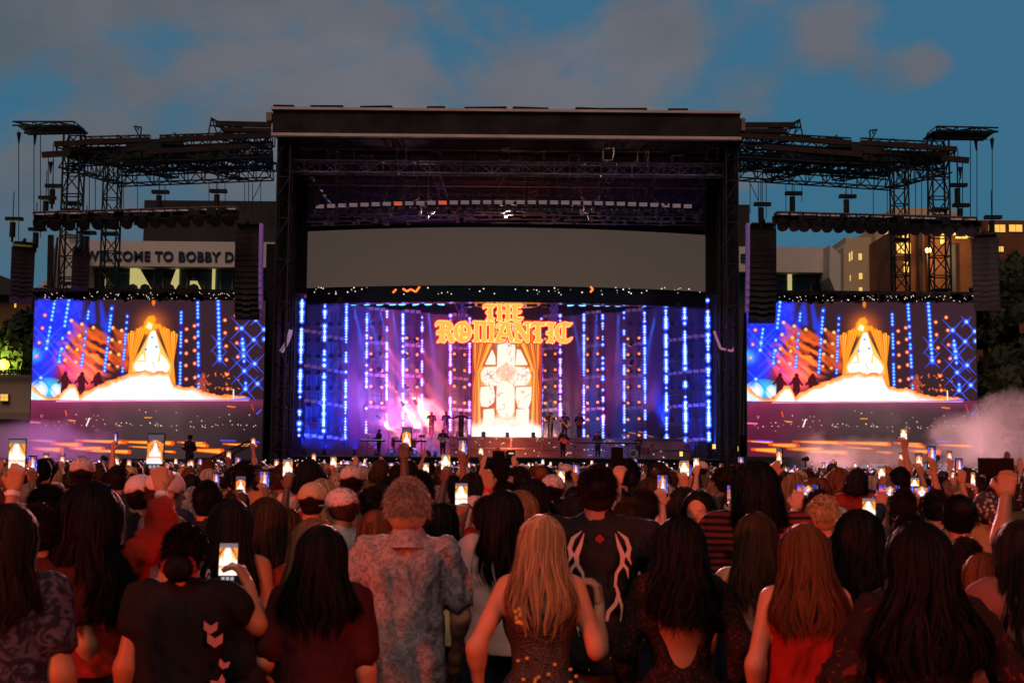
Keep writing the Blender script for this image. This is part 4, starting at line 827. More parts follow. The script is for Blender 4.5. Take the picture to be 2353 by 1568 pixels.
# motors on chains
def motor(x, y, Y, lab):
    o = empty('chain_hoist', W(x, y, Y), label=lab, cat='hoist', group='chain hoists')
    MB().tube((0, 0, -.55), (0, 0, .35), .17, n=8).box((0, 0, -.7), (.12, .1, .3)).build('motor', BLK, o); MB().box((.08, 0, .55), (1.0, .4, .2)).tube((0, 0, .4), (0, 0, 2.2), .03).build('chain_bag', BLK, o)
for x, y, Y, l in ((120, 448, 85, 'chain hoist above the left end of the left lamp truss'), (105, 475, 85, 'lower chain hoist at the left end of the left lamp truss'), (29, 524, 84, 'chain hoist over the outermost left loudspeaker column'), (82, 548, 84, 'chain hoist on the inner corner of the outermost left loudspeaker column'), (197, 556, 84, 'chain hoist in front of the left lattice tower'), (365, 462, 84, 'chain hoist against the black scoreboard back'), (498, 460, 84, 'right chain hoist against the black scoreboard back'),
                   (1748, 490, 84, 'chain hoist over the right main loudspeaker column'), (1820, 465, 84, 'chain hoist at the left end of the right lamp truss'), (1944, 472, 84, 'second chain hoist from the left on the right lamp truss'), (2199, 446, 85, 'chain hoist by the outer right tower'), (2205, 492, 85, 'chain hoist at the right end of the right lamp truss'), (2278, 520, 84, 'chain hoist over the outermost right loudspeaker column')): motor(x, y, Y, l)

def array(x0, x1, y0, y1, Y, n, yaw, curve, label, fin=0):
    a = W((x0+x1)/2, y0, Y); H = zat(y0, Y)-zat(y1, Y); w = (x1-x0)*Y/FOC; o = empty('loudspeaker_column', a, rz=yaw, label=label, cat='loudspeaker', group='hanging loudspeaker columns')
    MB().box((0, .3, .18), (w*.9, 1.3, .12)).box((0, .2, .32), (.15, 1.6, .18)).build('hanging_frame', BLK, o)
    z = 0; h = H/n; y = 0; ang = 0
    SPKM = mat('loudspeaker_grille', (.014, .013, .015), .7, noise=(9, .4))
    for i in range(n):
        ang = curve*(i/n)**2; c = Vector((0, y+.35, z-h/2)); m = MB(); m.box(c, (w, .75, h*.94), rx=-ang); m.box(c-Vector((0, .385, 0)), (w*.32, .02, h*.8), rx=-ang, mi=1)
        m.build('cabinet', [SPKM, BLK], o); z -= h*math.cos(ang); y += h*math.sin(ang)
    if fin:
        m = MB(); pts = []
        for i in range(13): t = i/12; pts.append((fin*(w/2+.13), .0+.9*t**3, .2-H*.93*t))
        for p, q in zip(pts, pts[1:]): m.box(((p[0]+q[0])/2, (p[1]+q[1])/2, (p[2]+q[2])/2), (.20, .8, abs(p[2]-q[2])+.01))
        m.build('side_fin', mat('violet_glow_panel', (.45, .28, .62), .5, emit=(.035, .015, .07), strength=1), o)  # violet light put into the panel's colour and emission
array(541, 596, 522, 728, 86.5, 16, R(4), .42, 'left main black loudspeaker column beside the stage tower', 1)
array(1722, 1783, 522, 736, 86.5, 16, R(-4), .42, 'right main black loudspeaker column beside the stage tower', -1)
array(30, 80, 566, 690, 83.5, 12, R(24), .55, 'outermost left black loudspeaker column with a curved foot')
array(2232, 2290, 545, 706, 83.5, 13, R(-24), .5, 'outermost right black loudspeaker column in front of the trees')
array(168, 205, 578, 662, 88.5, 9, R(20), .3, 'narrow black loudspeaker column behind the left lattice tower')
m = MB()
for a, b in (((1640, 760), (1655, 800)), ((1655, 800), (1682, 806)), ((1682, 806), (1690, 792))): m.tube(W(*a, 89), W(*b, 89), .1)
m.build('side_fill_bracket', mat('pink_glow_bracket', (.6, .35, .45), .5, emit=(.2, .06, .14), strength=1), label='curved pale bracket inside the right stage tower', cat='bracket')  # bracket is no lamp; part of its pale pink is emission
m = MB(); pts = [W(668-i*1.2*(1+i*.35), 757+i*8.5, 89) for i in range(7)]
for a, b in zip(pts, pts[1:]): m.tube(a, b, .16)
m.build('small_loudspeaker', mat('lilac_glow_panel', (.6, .45, .6), .5, emit=(.18, .12, .2), strength=1), label='curved pale lilac loudspeaker panel on the left stage tower', cat='loudspeaker')  # panel is no lamp; part of its lilac is emission
# work light row at deck level in the towers
WL = mat('work_lamp', (1, .8, .3), emit=(1, .62, .12), strength=1.2)
for i, (x, y) in enumerate(((1881/1.5417*1.34, 1025), (1640, 1025), (1690, 1020), (1692, 1030), (2412/1.5417, 1042))):
    if i == 0: continue
    o = empty('work_lamp', W(x, y, 90.2), label=f"{ordinal(i-1)} small yellow work lamp at the foot of the right stage tower", cat='work lamp', group='yellow work lamps'); MB().box((0, .1, 0), (.3, .2, .4)).build('housing', BLK, o); MB().box((0, -.02, 0), (.2, .04, .3)).build('face', WL, o)

# ---------------------------------------------------------------- floor lamps added to colour the drape, the riser and the smoke
def added_floor_lamp(x, Y, aim, power, color, lab, size=50, y=None, blend=.8):
    a = Vector((xat(x, Y, 1040), Y, zd+.25)) if y is None else W(x, y, Y)
    o = empty('added_floor_lamp', a, label=lab, cat='stage light', group='floor lamps added on the deck'); d = (Vector(aim)-a).normalized()
    MB().box((0, 0, -.18), (.3, .3, .12)).tube(-d*.15, d*.15, .12, .16, n=9).build('housing', BLK, o); MB().disc(d*.16, d, .13, .02, 10).build('lens', DARKL, o)
    l = spot('added_floor_light', d*.2, d, power, color, size, blend, .15); l.parent = o; return o
BL, MG, PU, RD = (.008, .05, 1.0), (1.0, .03, .30), (.62, .10, .75), (1.0, .14, .06)
for i, (x, pw, c, tx, tz) in enumerate(((652, 2000, BL, 650, 800), (700, 1900, BL, 720, 780), (745, 2600, BL, 760, 900), (815, 3000, BL, 815, 840), (865, 2600, (.06, .16, 1), 860, 740), (900, 3000, MG, 905, 860), (950, 3400, MG, 950, 830), (1000, 3600, (1, .07, .25), 1010, 860), (1050, 1500, MG, 1050, 800), (1330, 1900, (.9, .12, .40), 1310, 850), (1400, 1700, (.75, .12, .50), 1400, 820), (1470, 1500, (.5, .12, .6), 1460, 840), (1520, 2300, BL, 1520, 800), (1590, 1700, BL, 1600, 760), (1640, 1500, BL, 1650, 760))):
    ris = 1040 < x < 1560; Y = 105.5 if ris else 98.5-(1.5 if x < 760 or x > 1560 else 0); aim = W(tx, tz, drape_y(tx))
    o = added_floor_lamp(x, Y, aim, pw*((1.1 if ris else 1.7)*(.85 if c[0] > .5 else 1.25)), c, f"{ordinal(i)} added dark floor lamp from the left at the back of the stage", 70)
    if ris: o.location.z = zs+.3
# red and amber beams that rake through the fog at the left
for i, (x, y, tx, ty, pw, c) in enumerate(((874, 777, 960, 900, 36000, (1, .10, .08)), (874, 813, 985, 945, 36000, (1, .08, .12)), (955, 783, 1035, 900, 32000, (1, .10, .10)), (872, 849, 950, 960, 36000, (1, .16, .06)), (934, 818, 1030, 960, 36000, (1, .12, .08)), (934, 889, 1000, 985, 48000, (1, .25, .06)), (870, 960, 915, 1000, 48000, (1, .30, .08)), (925, 928, 965, 990, 56000, (.55, .75, 1)), (955, 925, 990, 985, 48000, (1, .28, .08)), (1450, 790, 1380, 860, 6000, (1, .10, .05)), (1450, 833, 1420, 900, 5000, (1, .10, .05)))):
    a = W(x, y, 105); o = empty('beam_lamp', a, label=f"{ordinal(i)} beam lamp from the left raking light through the stage fog", cat='stage light', group='beam lamps on the light towers'); d = (W(tx, ty, 106)-a).normalized()
    MB().tube(-d*.25, d*.15, .1, .15, n=9).build('housing', BLK, o); MB().disc(d*.17, d, .13, .02, 10).build('lens', AMB if c[0] > .9 else CY, o); l = spot('beam_light', d*.25, d, pw*4, c, 15, .8, .1); l.parent = o
added_floor_lamp(985, 96.5, W(900, 940, 106), 3800, (1.0, .25, .5), 'added floor lamp throwing pink light over the left drummers', 40)
added_floor_lamp(955, 103.2, W(950, 930, 107), 9000, (1, .28, .36), 'added floor lamp lighting the pink smoke behind the horn players', 70)
added_floor_lamp(900, 103.2, W(890, 930, 107), 5000, (.8, .3, .9), 'added floor lamp lighting the violet smoke behind the left percussion', 60)
added_floor_lamp(1165, 93.5, (0, 99.9, zd+.6), 900, (1, .2, .06), 'added front floor lamp washing the riser skirt red', 120)
# lamps added among the roof rig to brighten its steelwork
for i, (x, y, Y, aim, pw, c, sz) in enumerate(((1000, 500, 95, (-8, 90, 20), 450, (.9, .55, .6), 80), (1300, 500, 95, (8, 90, 20), 450, (1, .6, .5), 80), (1163, 515, 94.5, (0, 92, 20), 200, (1, .75, .6), 110), (780, 690, 94, W(660, 900, 90), 600, (.35, .15, 1), 90), (1560, 700, 94, W(1680, 900, 90), 500, (.35, .15, 1), 90))):
    a = W(x, y, Y); o = empty('added_rig_lamp', a, label=f"{ordinal(i)} added small dark lamp from the left lighting the steelwork under the roof", cat='stage light', group='added rig lamps'); d = (Vector(aim)-a).normalized()
    MB().tube(-d*.2, d*.15, .12, .16, n=9).build('housing', BLK, o); l = spot('added_rig_light', d*.2, d, pw, c, sz, .8, .15); l.parent = o

for i, (x, y, tx) in enumerate(((450, 495, 4), (1060, 505, -3), (1290, 505, 3), (1900, 500, -4))):  # spots added to give the heads in the crowd a pink rim
    a = W(x, y, 86.5 if i in (0, 3) else 92); o = empty('added_crowd_lamp', a, label=f"{ordinal(i)} added dark lamp from the left that throws warm pink light over the crowd", cat='stage light', group='added crowd lamps'); d = (Vector((tx, 22, 1.5))-a).normalized()
    MB().tube(-d*.2, d*.15, .12, .18, n=9).build('housing', BLK, o); l = spot('added_crowd_light', d*.3, d, 170000, (1, .34, .32), 46, .9, .3); l.parent = o
# fog in the stage
def vol(name, lo, hi, dens, col, label, aniso=.2, emis=None, sc=None):
    m = bpy.data.materials.new(name+'_air'); m.use_nodes = True; nt = m.node_tree; N = nt.nodes; L = nt.links; N.remove(N['Principled BSDF']); out = N['Material Output']
    v = N.new('ShaderNodeVolumePrincipled'); v.inputs['Color'].default_value = tuple(col)+(1,); v.inputs['Density'].default_value = dens; v.inputs['Anisotropy'].default_value = aniso
    L.new(v.outputs[0], out.inputs['Volume']); c = [(a+b)/2 for a, b in zip(lo, hi)]; s = [b-a for a, b in zip(lo, hi)]
    o = MB().box((0, 0, 0), s).build(name, m, kind='stuff', label=label, cat='fog'); o.location = c; return o, m, N, L, v
vol('stage_fog', (xat(668, 92.5), 92.6, zd+.01), (xat(1645, 92.5), 117, 13.2), .012, (.55, .45, 1), 'thin fog, violet light put into its colour, hanging over the band')  # violet of the stage light is put into the fog colour
# ---------------------------------------------------------------- stadium stand behind the stage
CREAM = mat('cream_wall', (.82, .74, .68), .8, noise=(.15, .12)); NAVY = mat('navy_letter', (.02, .035, .08), .5); GLASS = mat('dark_glass', (.035, .045, .05), .12, spec=.8, noise=(.2, .5))
SC = mat('scoreboard_back', (.035, .034, .036), .85, noise=(.3, .3)); YEL = mat('lit_room', (.5, .4, .2), emit=(.62, .54, .20), strength=.75); YEL2 = mat('lit_window_warm', (1, .7, .2), emit=(1.0, .55, .10), strength=.9)
YELG = mat('lit_window_pale', (1, .8, .3), emit=(.90, .62, .16), strength=.8)
YB = 150
st = empty('stadium_stand', (0, 0, 0), label='long stadium stand behind the stage with a cream band lettered WELCOME TO BOBBY DODD S', cat='stadium')
def bp(mb, name, m_, par=None): return mb.build(name, m_, par or st)
m = MB(); bx(m, 186, 560, 1906, 618, YB, 20); bp(m, 'sign_band', CREAM)
m = MB(); bx(m, 215, 618, 1895, 700, YB+2, 16); bp(m, 'glazing', GLASS)
m = MB(); bx(m, 215, 700, 1895, 1066, YB+1, 16); bp(m, 'lower_wall', mat('stand_wall', (.06, .055, .06), .8, noise=(.2, .3)))
m = MB(); 
for x in (250, 352, 372, 402, 427, 440, 505, 532, 1810, 1862, 1890): bx(m, x, 618, x+3, 690, YB+1.7, .3)
bx(m, 215, 633, 1895, 636, YB+1.75, .2); bp(m, 'mullion', mat('window_post', (.30, .27, .24), .7))
for x0, x1, y0 in ((298, 316, 616), (316, 352, 618), (392, 411, 618), (436, 466, 645), (487, 494, 618), (238, 242, 640), (1809, 1819, 620)):
    m = MB(); bx(m, x0, y0, x1, 672, YB+1.65, .03); bp(m, 'lit_window', YEL)
m = MB()
for (a, b, c) in (((322, 618), (354, 618), (352, 670)), ((331, 618), (352, 672), (346, 650)), ((372, 618), (404, 618), (385, 668)), ((425, 618), (437, 618), (436, 650)), ((440, 618), (470, 640), (466, 672))): m.prism([W(*p, YB+1.5) for p in (a, b, c)], (0, .1, 0))
bp(m, 'drawn_curtain', mat('dark_curtain', (.07, .075, .07), .9))
m = MB(); bx(m, 296, 664, 470, 680, YB+1.3, .2); 
for i in range(6): q = W(305+i*28, 664, YB+1.4); m.ball(q, .6, 8)
bp(m, 'seat_row', BLK)
m = MB(); bx(m, 330, 461, 640, 562, YB+3, 6); bp(m, 'scoreboard', SC); m = MB(); bx(m, 1695, 470, 1722, 640, YB+3, 6); bp(m, 'scoreboard', SC)
m = MB(); m.prism([W(*p, YB-3) for p in ((118, 680), (120, 585), (133, 540), (150, 530), (162, 560), (186, 561), (186, 680))], (0, 12, 0)); bp(m, 'end_sail', CREAM)
m = MB(); m.prism([W(*p, YB-3.2) for p in ((1906, 562), (1931, 585), (1931, 700), (1905, 636))], (0, 12, 0)); bp(m, 'end_wall', CREAM)
m = MB(); m.tube(W(114, 700, YB-4), W(117, 540, YB-4), .35); m.tube(W(121, 700, YB-4), W(132, 545, YB-4), .12); bp(m, 'mast', BLK)
def text_mesh(body, x0, y0, y1, Y, m_, par, name='lettering', x1=None, depth=.12, bold=.0):
    cu = bpy.data.curves.new(name, 'FONT'); cu.body = body; cu.size = 1; cu.extrude = .02; cu.offset = bold; cu.space_character = 1.08
    t = bpy.data.objects.new(name, cu); COL.objects.link(t); dg = bpy.context.evaluated_depsgraph_get(); me = bpy.data.meshes.new_from_object(t.evaluated_get(dg)); bpy.data.objects.remove(t)
    v = np.empty(len(me.vertices)*3, np.float32); me.vertices.foreach_get('co', v); v = v.reshape(-1, 3); lo, hi = v.min(0), v.max(0)
    a, b = W(x0, y1, Y), W(x0, y0, Y); s = (b.z-a.z)/(hi[1]-lo[1]); sx = s if x1 is None else (W(x1, y1, Y).x-a.x)/(hi[0]-lo[0])
    o_ = np.stack([a.x+(v[:, 0]-lo[0])*sx, Y+(v[:, 2]-lo[2])*-depth/.04*1.0, a.z+(v[:, 1]-lo[1])*s], 1); me.vertices.foreach_set('co', o_.astype(np.float32).ravel()); me.flip_normals(); me.update()
    return link(name, me, m_, par)
text_mesh('WELCOME TO BOBBY D', 195, 575.5, 598.5, YB-.05, NAVY, st, x1=537, bold=.028); text_mesh('S', 612, 578, 601, YB-.05, NAVY, st, bold=.028); text_mesh('E', 1701, 583, 602, YB-.05, NAVY, st, bold=.028)
# lit stairwell windows seen between the right tower and the loudspeakers
for y0, y1 in ((790, 800), (816, 850), (896, 940), (950, 962), (740, 752)): 
    m = MB(); bx(m, 1704, y0, 1714, y1, YB+1.6, .05); bp(m, 'lit_window', YEL)
for y0, y1 in ((600, 616), (655, 700), (740, 800), (830, 900)):
    m = MB(); bx(m, 612, y0, 624, y1, YB-.2, .05); bp(m, 'pale_panel', CREAM)

# ---------------------------------------------------------------- houses on the right
TAN = mat('tan_render', (.80, .62, .38), .85, noise=(.12, .15)); BRK = mat('brick_wall', (.26, .10, .05), .9, noise=(.5, .35)); BRK2 = mat('brick_wall_dark', (.30, .12, .055), .9, noise=(.5, .3))
def house(name, blocks, wins, label, Y, wm=YELG, roof=None):
    o = empty(name, (0, 0, 0), label=label, cat='building')
    for k, (x0, y0, x1, y1, dy, m_, nm) in enumerate(blocks): m = MB(); bx(m, x0, y0, x1, y1, Y+dy, 14); m.build(nm, m_, o)
    for x0, y0, x1, y1, dy in wins:
        m = MB(); bx(m, x0-.8, y0-.8, x1+.8, y1+.8, Y+dy-.08, .1); f = m.build('window', mat('window_frame', (.28, .2, .1), .7), o)
        m = MB(); bx(m, x0, y0, x1, y1, Y+dy-.12, .05); m.build('pane', wm, f)
        if x1-x0 > 9:
            m = MB(); bx(m, (x0+x1)/2-.4, y0, (x0+x1)/2+.4, y1, Y+dy-.16, .03); m.build('glazing_bar', mat('window_frame'), f)
    return o
house('tan_house', [(1945, 545, 2018, 1060, 0, TAN, 'wall'), (1938, 560, 1950, 1060, 1.5, TAN, 'side_wall')], [(1972, 582, 1980, 597, 0), (1973, 627, 1981, 641, 0), (1973, 660, 1981, 675, 0), (1944, 588, 1947, 604, 1.5), (1950, 581, 1953, 600, 0), (1955, 577, 1958, 597, 0), (1952, 632, 1954, 645, 0)], 'pale tan building with small lit windows right of the stadium stand', 170)
m = MB(); m.prism([W(*p, 169.9) for p in ((1938, 700), (1938, 566), (1945, 553), (1972, 543), (1978, 545), (1978, 700))], (0, 12, 0)); m.build('sloped_wall', TAN, bpy.data.objects['tan_house'])
house('tan_tower_house', [(2014, 518, 2056, 1060, 0, TAN, 'wall'), (2052, 478, 2190, 720, 1, mat('tan_render_light', (.84, .68, .44), .85, noise=(.12, .12)), 'upper_wall'), (2160, 486, 2208, 720, .5, mat('tan_render_light'), 'stair_wall'), (2032, 522, 2056, 1060, -.5, TAN, 'bay_wall')],
      [(2031+1, 600+dy, 2038, 618+dy, -.5) for dy in (-15, 30, 62)]+[(2042, 593+dy, 2048, 613+dy, -.5) for dy in (-15, 33, 65)]+[(2050, 590+dy, 2055, 610+dy, -.5) for dy in (-12, 28, 65)]+[(2034, 530, 2040, 560, -.5), (2043, 530, 2048, 552, -.5)], 'taller cream tan building with a flat stepped top and lit windows behind the right tower', 168)
house('brick_house', [(2056, 528, 2140, 1060, -1, BRK, 'wall'), (2140, 520, 2245, 1060, -3, BRK2, 'wall')], [(2056+4, 560, 2068, 580, -1), (2070, 558, 2092, 582, -1), (2073, 530, 2090, 548, -1), (2076, 602, 2090, 608, -1), (2076, 612, 2091, 625, -1), (2071, 680, 2090, 700, -1), (2160, 533, 2172, 560, -3), (2195, 543, 2222, 548, -3), (2236, 600, 2245, 622, -3), (2236, 652, 2246, 665, -3), (2186, 530, 2195, 540, -3), (2219, 530, 2230, 545, -3)], 'brick building with yellow lit windows and a street lamp behind the right lattice towers', 160, YELG)
m = MB(); bx(m, 2112, 533, 2118, 700, 157.6, .6); bx(m, 2055, 590, 2060, 612, 158.5, .6); m.build('corner_post', mat('dark_pipe_paint', (.03, .025, .03), .7), bpy.data.objects['brick_house'])
m = MB(); bx(m, 2180, 560, 2196, 720, 156.6, .3); m.build('grey_panel', mat('grey_cladding', (.16, .15, .14), .8), bpy.data.objects['brick_house'])
lo_ = empty('street_lamp', W(2132, 575, 155), label='lit street lamp in front of the brick building on the right', cat='street lamp'); MB().ball((0, 0, 0), .35, 8).build('bulb', mat('street_bulb', (1, .8, .4), emit=(1, .72, .3), strength=2), lo_); MB().tube((0, .4, -7), (0, .4, 0), .08).build('pole', BLK, lo_)
pt = bpy.data.lights.new('street_lamp_light', 'POINT'); pt.energy = 900; pt.color = (1, .6, .25); pt.shadow_soft_size = .4; po = bpy.data.objects.new('street_lamp_light', pt); COL.objects.link(po); po.parent = lo_; po.location = (0, -.8, 0)
house('far_brick_house', [(2196, 506, 2420, 1060, 0, BRK, 'wall'), (2150, 492, 2206, 700, .5, TAN, 'end_wall')], [(2284, 516, 2309, 533, 0), (2318, 516, 2348, 532, 0), (2290, 566, 2305, 578, 0), (2292, 598, 2308, 612, 0), (2271, 516, 2277, 530, 0), (2357, 516, 2380, 532, 0)], 'reddish brick building with wide orange windows at the right edge', 172, YEL2)

# ---------------------------------------------------------------- left side: houses, wall, lamps
house('brick_villa', [(-60, 668, 66, 1060, 0, mat('left_brick', (.20, .10, .05), .9, noise=(.4, .35)), 'wall')], [(33, 694, 37, 706, 0), (-20, 690, -10, 710, 0)], 'brown brick house at the left edge behind the dark tree', 150, YEL2)
m = MB(); m.prism([W(*p, 149) for p in ((-70, 672), (-40, 635), (0, 632), (36, 655), (36, 676), (-70, 676))], (0, 18, 0)); m.build('roof', mat('slate_roof', (.05, .055, .055), .8), bpy.data.objects['brick_villa'])
m = MB(); bx(m, 88, 655, 130, 690, 165, 8); bx(m, 100, 645, 118, 660, 165, 6); m.build('distant_house', TAN, label='small pale tan house top between the outermost loudspeakers and the stand', cat='building')
lw = empty('low_building', (0, 0, 0), label='low plain tan building with one square lit window left of the screen', cat='building')
m = MB(); bx(m, -80, 860, 74, 1060, 107, 3); m.build('wall', mat('grey_tan_wall', (.42, .32, .24), .9, noise=(.2, .15)), lw); m = MB(); bx(m, -80, 946, 74, 962, 106.6, .4); m.build('ledge', mat('ledge_stone', (.34, .26, .2), .9), lw)
m = MB(); bx(m, 0, 904, 19, 921, 106.7, .35); q = m.build('window', mat('window_frame'), lw); m = MB(); bx(m, 1, 905, 9, 912, 106.66, .03); bx(m, 10, 905, 18, 912, 106.66, .03); bx(m, 1, 913, 9, 920, 106.66, .03); bx(m, 10, 913, 18, 920, 106.66, .03); m.build('pane', YEL2, q)
m = MB()
for y in (850, 856): m.tube(W(-60, y, 106.5), W(74, y, 106.5), .06)
for i in range(14): m.tube(W(-60+i*10, 848, 106.5), W(-60+i*10, 862, 106.5), .05)
m.build('railing', BLK, label='thin dark railing on top of the low tan building at the left', cat='railing')
# trees
LEAF = mat('dark_leaf', (.030, .045, .018), .8, island=.5); LEAF2 = mat('lamp_lit_leaf', (.06, .08, .02), .8, island=.5); BARK = mat('bark', (.05, .035, .025), .9, noise=(3, .4), bump=(12, .6))
def tree(x, ybase, ytop, wpx, Y, label, n=2600, m_=LEAF, seed=0, leaf=.5):
    g = np.random.default_rng(seed); b = W(x, ybase, Y); top = W(x, ytop, Y); H = top.z; w = wpx*Y/FOC/2
    o = empty('tree', (b.x, Y, 0), label=label, cat='tree'); m = MB(); m.tube((0, 0, 0), (0, 0, H*.55), .45, .25, n=7); nb = 9; C = []
    for i in range(nb+6):
        a = g.uniform(0, 6.28); z = H*g.uniform(.30, .93); rr = w*g.uniform(.15, .72)*math.sin(min(3.0, 3.14*(z/H)**.9))**.5; c = (rr*math.cos(a), rr*math.sin(a)*.8, z); C.append((c, w*g.uniform(.28, .5)))
        if i < nb: m.tube((0, 0, H*g.uniform(.25, .5)), (c[0]*.8, c[1]*.8, c[2]), .16, .05, n=5)
    C.append(((0, 0, H*.85), w*.42)); m.build('trunk', BARK, o); V = []
    for i in range(n):
        c, r_ = C[g.integers(len(C))]; d = g.normal(size=3); d /= np.linalg.norm(d); p = np.array(c)+d*r_*g.uniform(.45, 1.05)*np.array([1, 1, .8]); p[2] = max(p[2], .6)
        u = g.normal(size=3); u /= np.linalg.norm(u); v = np.cross(u, d); v /= np.linalg.norm(v)+1e-6; s = leaf*g.uniform(.5, 1.3); V += [p-u*s, p+v*s*.6, p+u*s, p-v*s*.6]
    link('crown', mesh_np('crown', V, np.arange(len(V)).reshape(-1, 4)), m_, o)
tree(35, 1060, 700, 150, 112, 'dark round tree left of the left screen', 3600, seed=3); tree(-30, 1060, 740, 120, 114, 'dark tree cut by the left edge of the picture', 2600, seed=4)
tree(2335, 1060, 533, 190, 110, 'tall dark tree filling the right edge of the picture', 6500, seed=5, leaf=.6); tree(2270, 1060, 640, 120, 104, 'dark tree directly right of the right screen', 4200, seed=6); tree(2225, 1060, 672, 90, 108, 'low dark tree peeping over the right end of the right screen', 2000, seed=8)
tree(2060, 1060, 655, 110, 120, 'bushy dark tree top behind the middle of the right screen', 1800, seed=9); tree(2420, 1060, 600, 170, 112, 'dark tree just beyond the right edge', 3000, seed=10); tree(2310, 1060, 760, 120, 100, 'lower dark tree in front of the tall one at the right edge', 3600, seed=11)
yl = empty('garden_lamp', W(8, 838, 111), label='yellow green lamp glowing among leaves at the left edge', cat='lamp'); MB().ball((0, 0, 0), .5, 8).build('bulb', mat('yellow_bulb', (1, 1, .2), emit=(.9, .9, .06), strength=1.3), yl); MB().tube((0, 0, -.5), (0, 0, -4), .06).build('pole', BLK, yl)
d = bpy.data.lights.new('garden_lamp_light', 'POINT'); d.energy = 700; d.color = (.85, 1, .12); d.shadow_soft_size = .3; q = bpy.data.objects.new('garden_lamp_light', d); COL.objects.link(q); q.parent = yl; q.location = (0, -1.2, 0)
# barrier wall under the side screens, so that the field ends
for x0, x1, s_ in ((-200, 610, 'left'), (1710, 2600, 'right')):
    m = MB(); bx(m, x0, 1052, x1, 1066, 89.3, .4); m.build('crowd_barrier', mat('barrier_cloth', (.03, .028, .035), .8, noise=(1, .4)), label=f"low dark barrier under the {s_} video screen", cat='barrier')

# ---------------------------------------------------------------- smoke
def smoke(name, c, size, dens, col, label, seed, nscale=.22, light=None):
    lo = [c[i]-size[i] for i in range(3)]; hi = [c[i]+size[i] for i in range(3)]
    o, m, N, L, v = vol(name, lo, hi, dens, col, label, .1)
    tc = N.new('ShaderNodeTexCoord'); n = N.new('ShaderNodeTexNoise'); n.inputs['Scale'].default_value = nscale; n.inputs['Detail'].default_value = 4; n.inputs['Roughness'].default_value = .55
    mp = N.new('ShaderNodeMapping'); mp.inputs['Location'].default_value = (seed*7.1, seed, 0); L.new(tc.outputs['Object'], mp.inputs[0]); L.new(mp.outputs[0], n.inputs['Vector'])
    sc = N.new('ShaderNodeVectorMath'); sc.operation = 'DIVIDE'; sc.inputs[1].default_value = size; L.new(tc.outputs['Object'], sc.inputs[0]); le = N.new('ShaderNodeVectorMath'); le.operation = 'LENGTH'; L.new(sc.outputs[0], le.inputs[0])
    fo = N.new('ShaderNodeMapRange'); fo.inputs[1].default_value = .1; fo.inputs[2].default_value = 1.0; fo.inputs[3].default_value = .22; fo.inputs[4].default_value = -.42; L.new(le.outputs['Value'], fo.inputs[0])
    ad = N.new('ShaderNodeMath'); ad.operation = 'ADD'; L.new(n.outputs[0], ad.inputs[0]); L.new(fo.outputs[0], ad.inputs[1])
    mr = N.new('ShaderNodeMapRange'); mr.inputs[1].default_value = .46; mr.inputs[2].default_value = .64; mr.inputs[3].default_value = 0; mr.inputs[4].default_value = dens; L.new(ad.outputs[0], mr.inputs[0]); L.new(mr.outputs[0], v.inputs['Density'])
    return o
a = W(2330, 1030, 74); smoke('smoke', (a.x, 74, a.z+.2), (11.5, 4, 4.6), .42, (.85, .72, .76), 'pink grey smoke cloud drifting over the crowd at the right', 1, .30)
a = W(1960, 1045, 80); smoke('smoke', (a.x, 80, a.z), (8.5, 3, 2.8), .55, (.85, .70, .72), 'thin smoke wisp in front of the right screen', 2, .3)
a = W(90, 1010, 84); smoke('smoke', (a.x, 84, a.z), (9.5, 4, 3.2),   .28, (.8, .6, .85), 'violet smoke in front of the foot of the left screen', 3, .25)
def smoke_lamp(x, y, Y, aim, pw, c, sz, lab):  # lamps added only to light the smoke
    a = W(x, y, Y); o = empty('added_field_lamp', a, label=lab, cat='stage light', group='field lamps added for the smoke'); d = (Vector(aim)-a).normalized()
    MB().tube(-d*.2, d*.15, .1, .15, n=8).tube((0, 0, -a.z), (0, 0, -.1), .05).build('housing', BLK, o); l = spot('added_field_light', d*.25, d, pw, c, sz, .8, .3); l.parent = o
smoke_lamp(2150, 1052, 66, W(2290, 1000, 74), 14000, (1, .5, .5), 75, 'added small lamp lighting the smoke at the right'); smoke_lamp(1850, 1054, 76, W(1970, 1030, 80), 5000, (1, .45, .42), 80, 'added small lamp lighting the thin smoke wisp'); smoke_lamp(240, 1052, 78, W(60, 980, 84), 8000, (.8, .28, .7), 90, 'added small lamp lighting the violet smoke at the left')

a = W(955, 955, 105); smoke('smoke', (a.x, 105.5, a.z), (5.6, 2.6, 3.0), .8, (1, .8, .85), 'pink and orange lit smoke left of the cross', 7, .5)
a = W(1185, 992, 103.6); o = smoke('white_fog', (a.x, 103.8, zs+.45), (6.2, 2.4, 1.2), 1.1, (1, .97, .95), 'glowing white fog rolling over the riser at the foot of the cross', 5, .8)
for i, (x, c) in enumerate(((1060, (1, .35, .25)), (1110, (1, .9, .8)), (1165, (1, .95, .9)), (1225, (1, .9, .8)), (1290, (1, .30, .35)))):
    added_floor_lamp(x, 100.8, (xat(x+(1165-x)*.1, 103), 104.5, zd+.32), 3600 if 0 < i < 4 else 1500, c, f"{ordinal(i)} added white floor lamp from the left at the front of the riser", 60).location.z = zs+.25
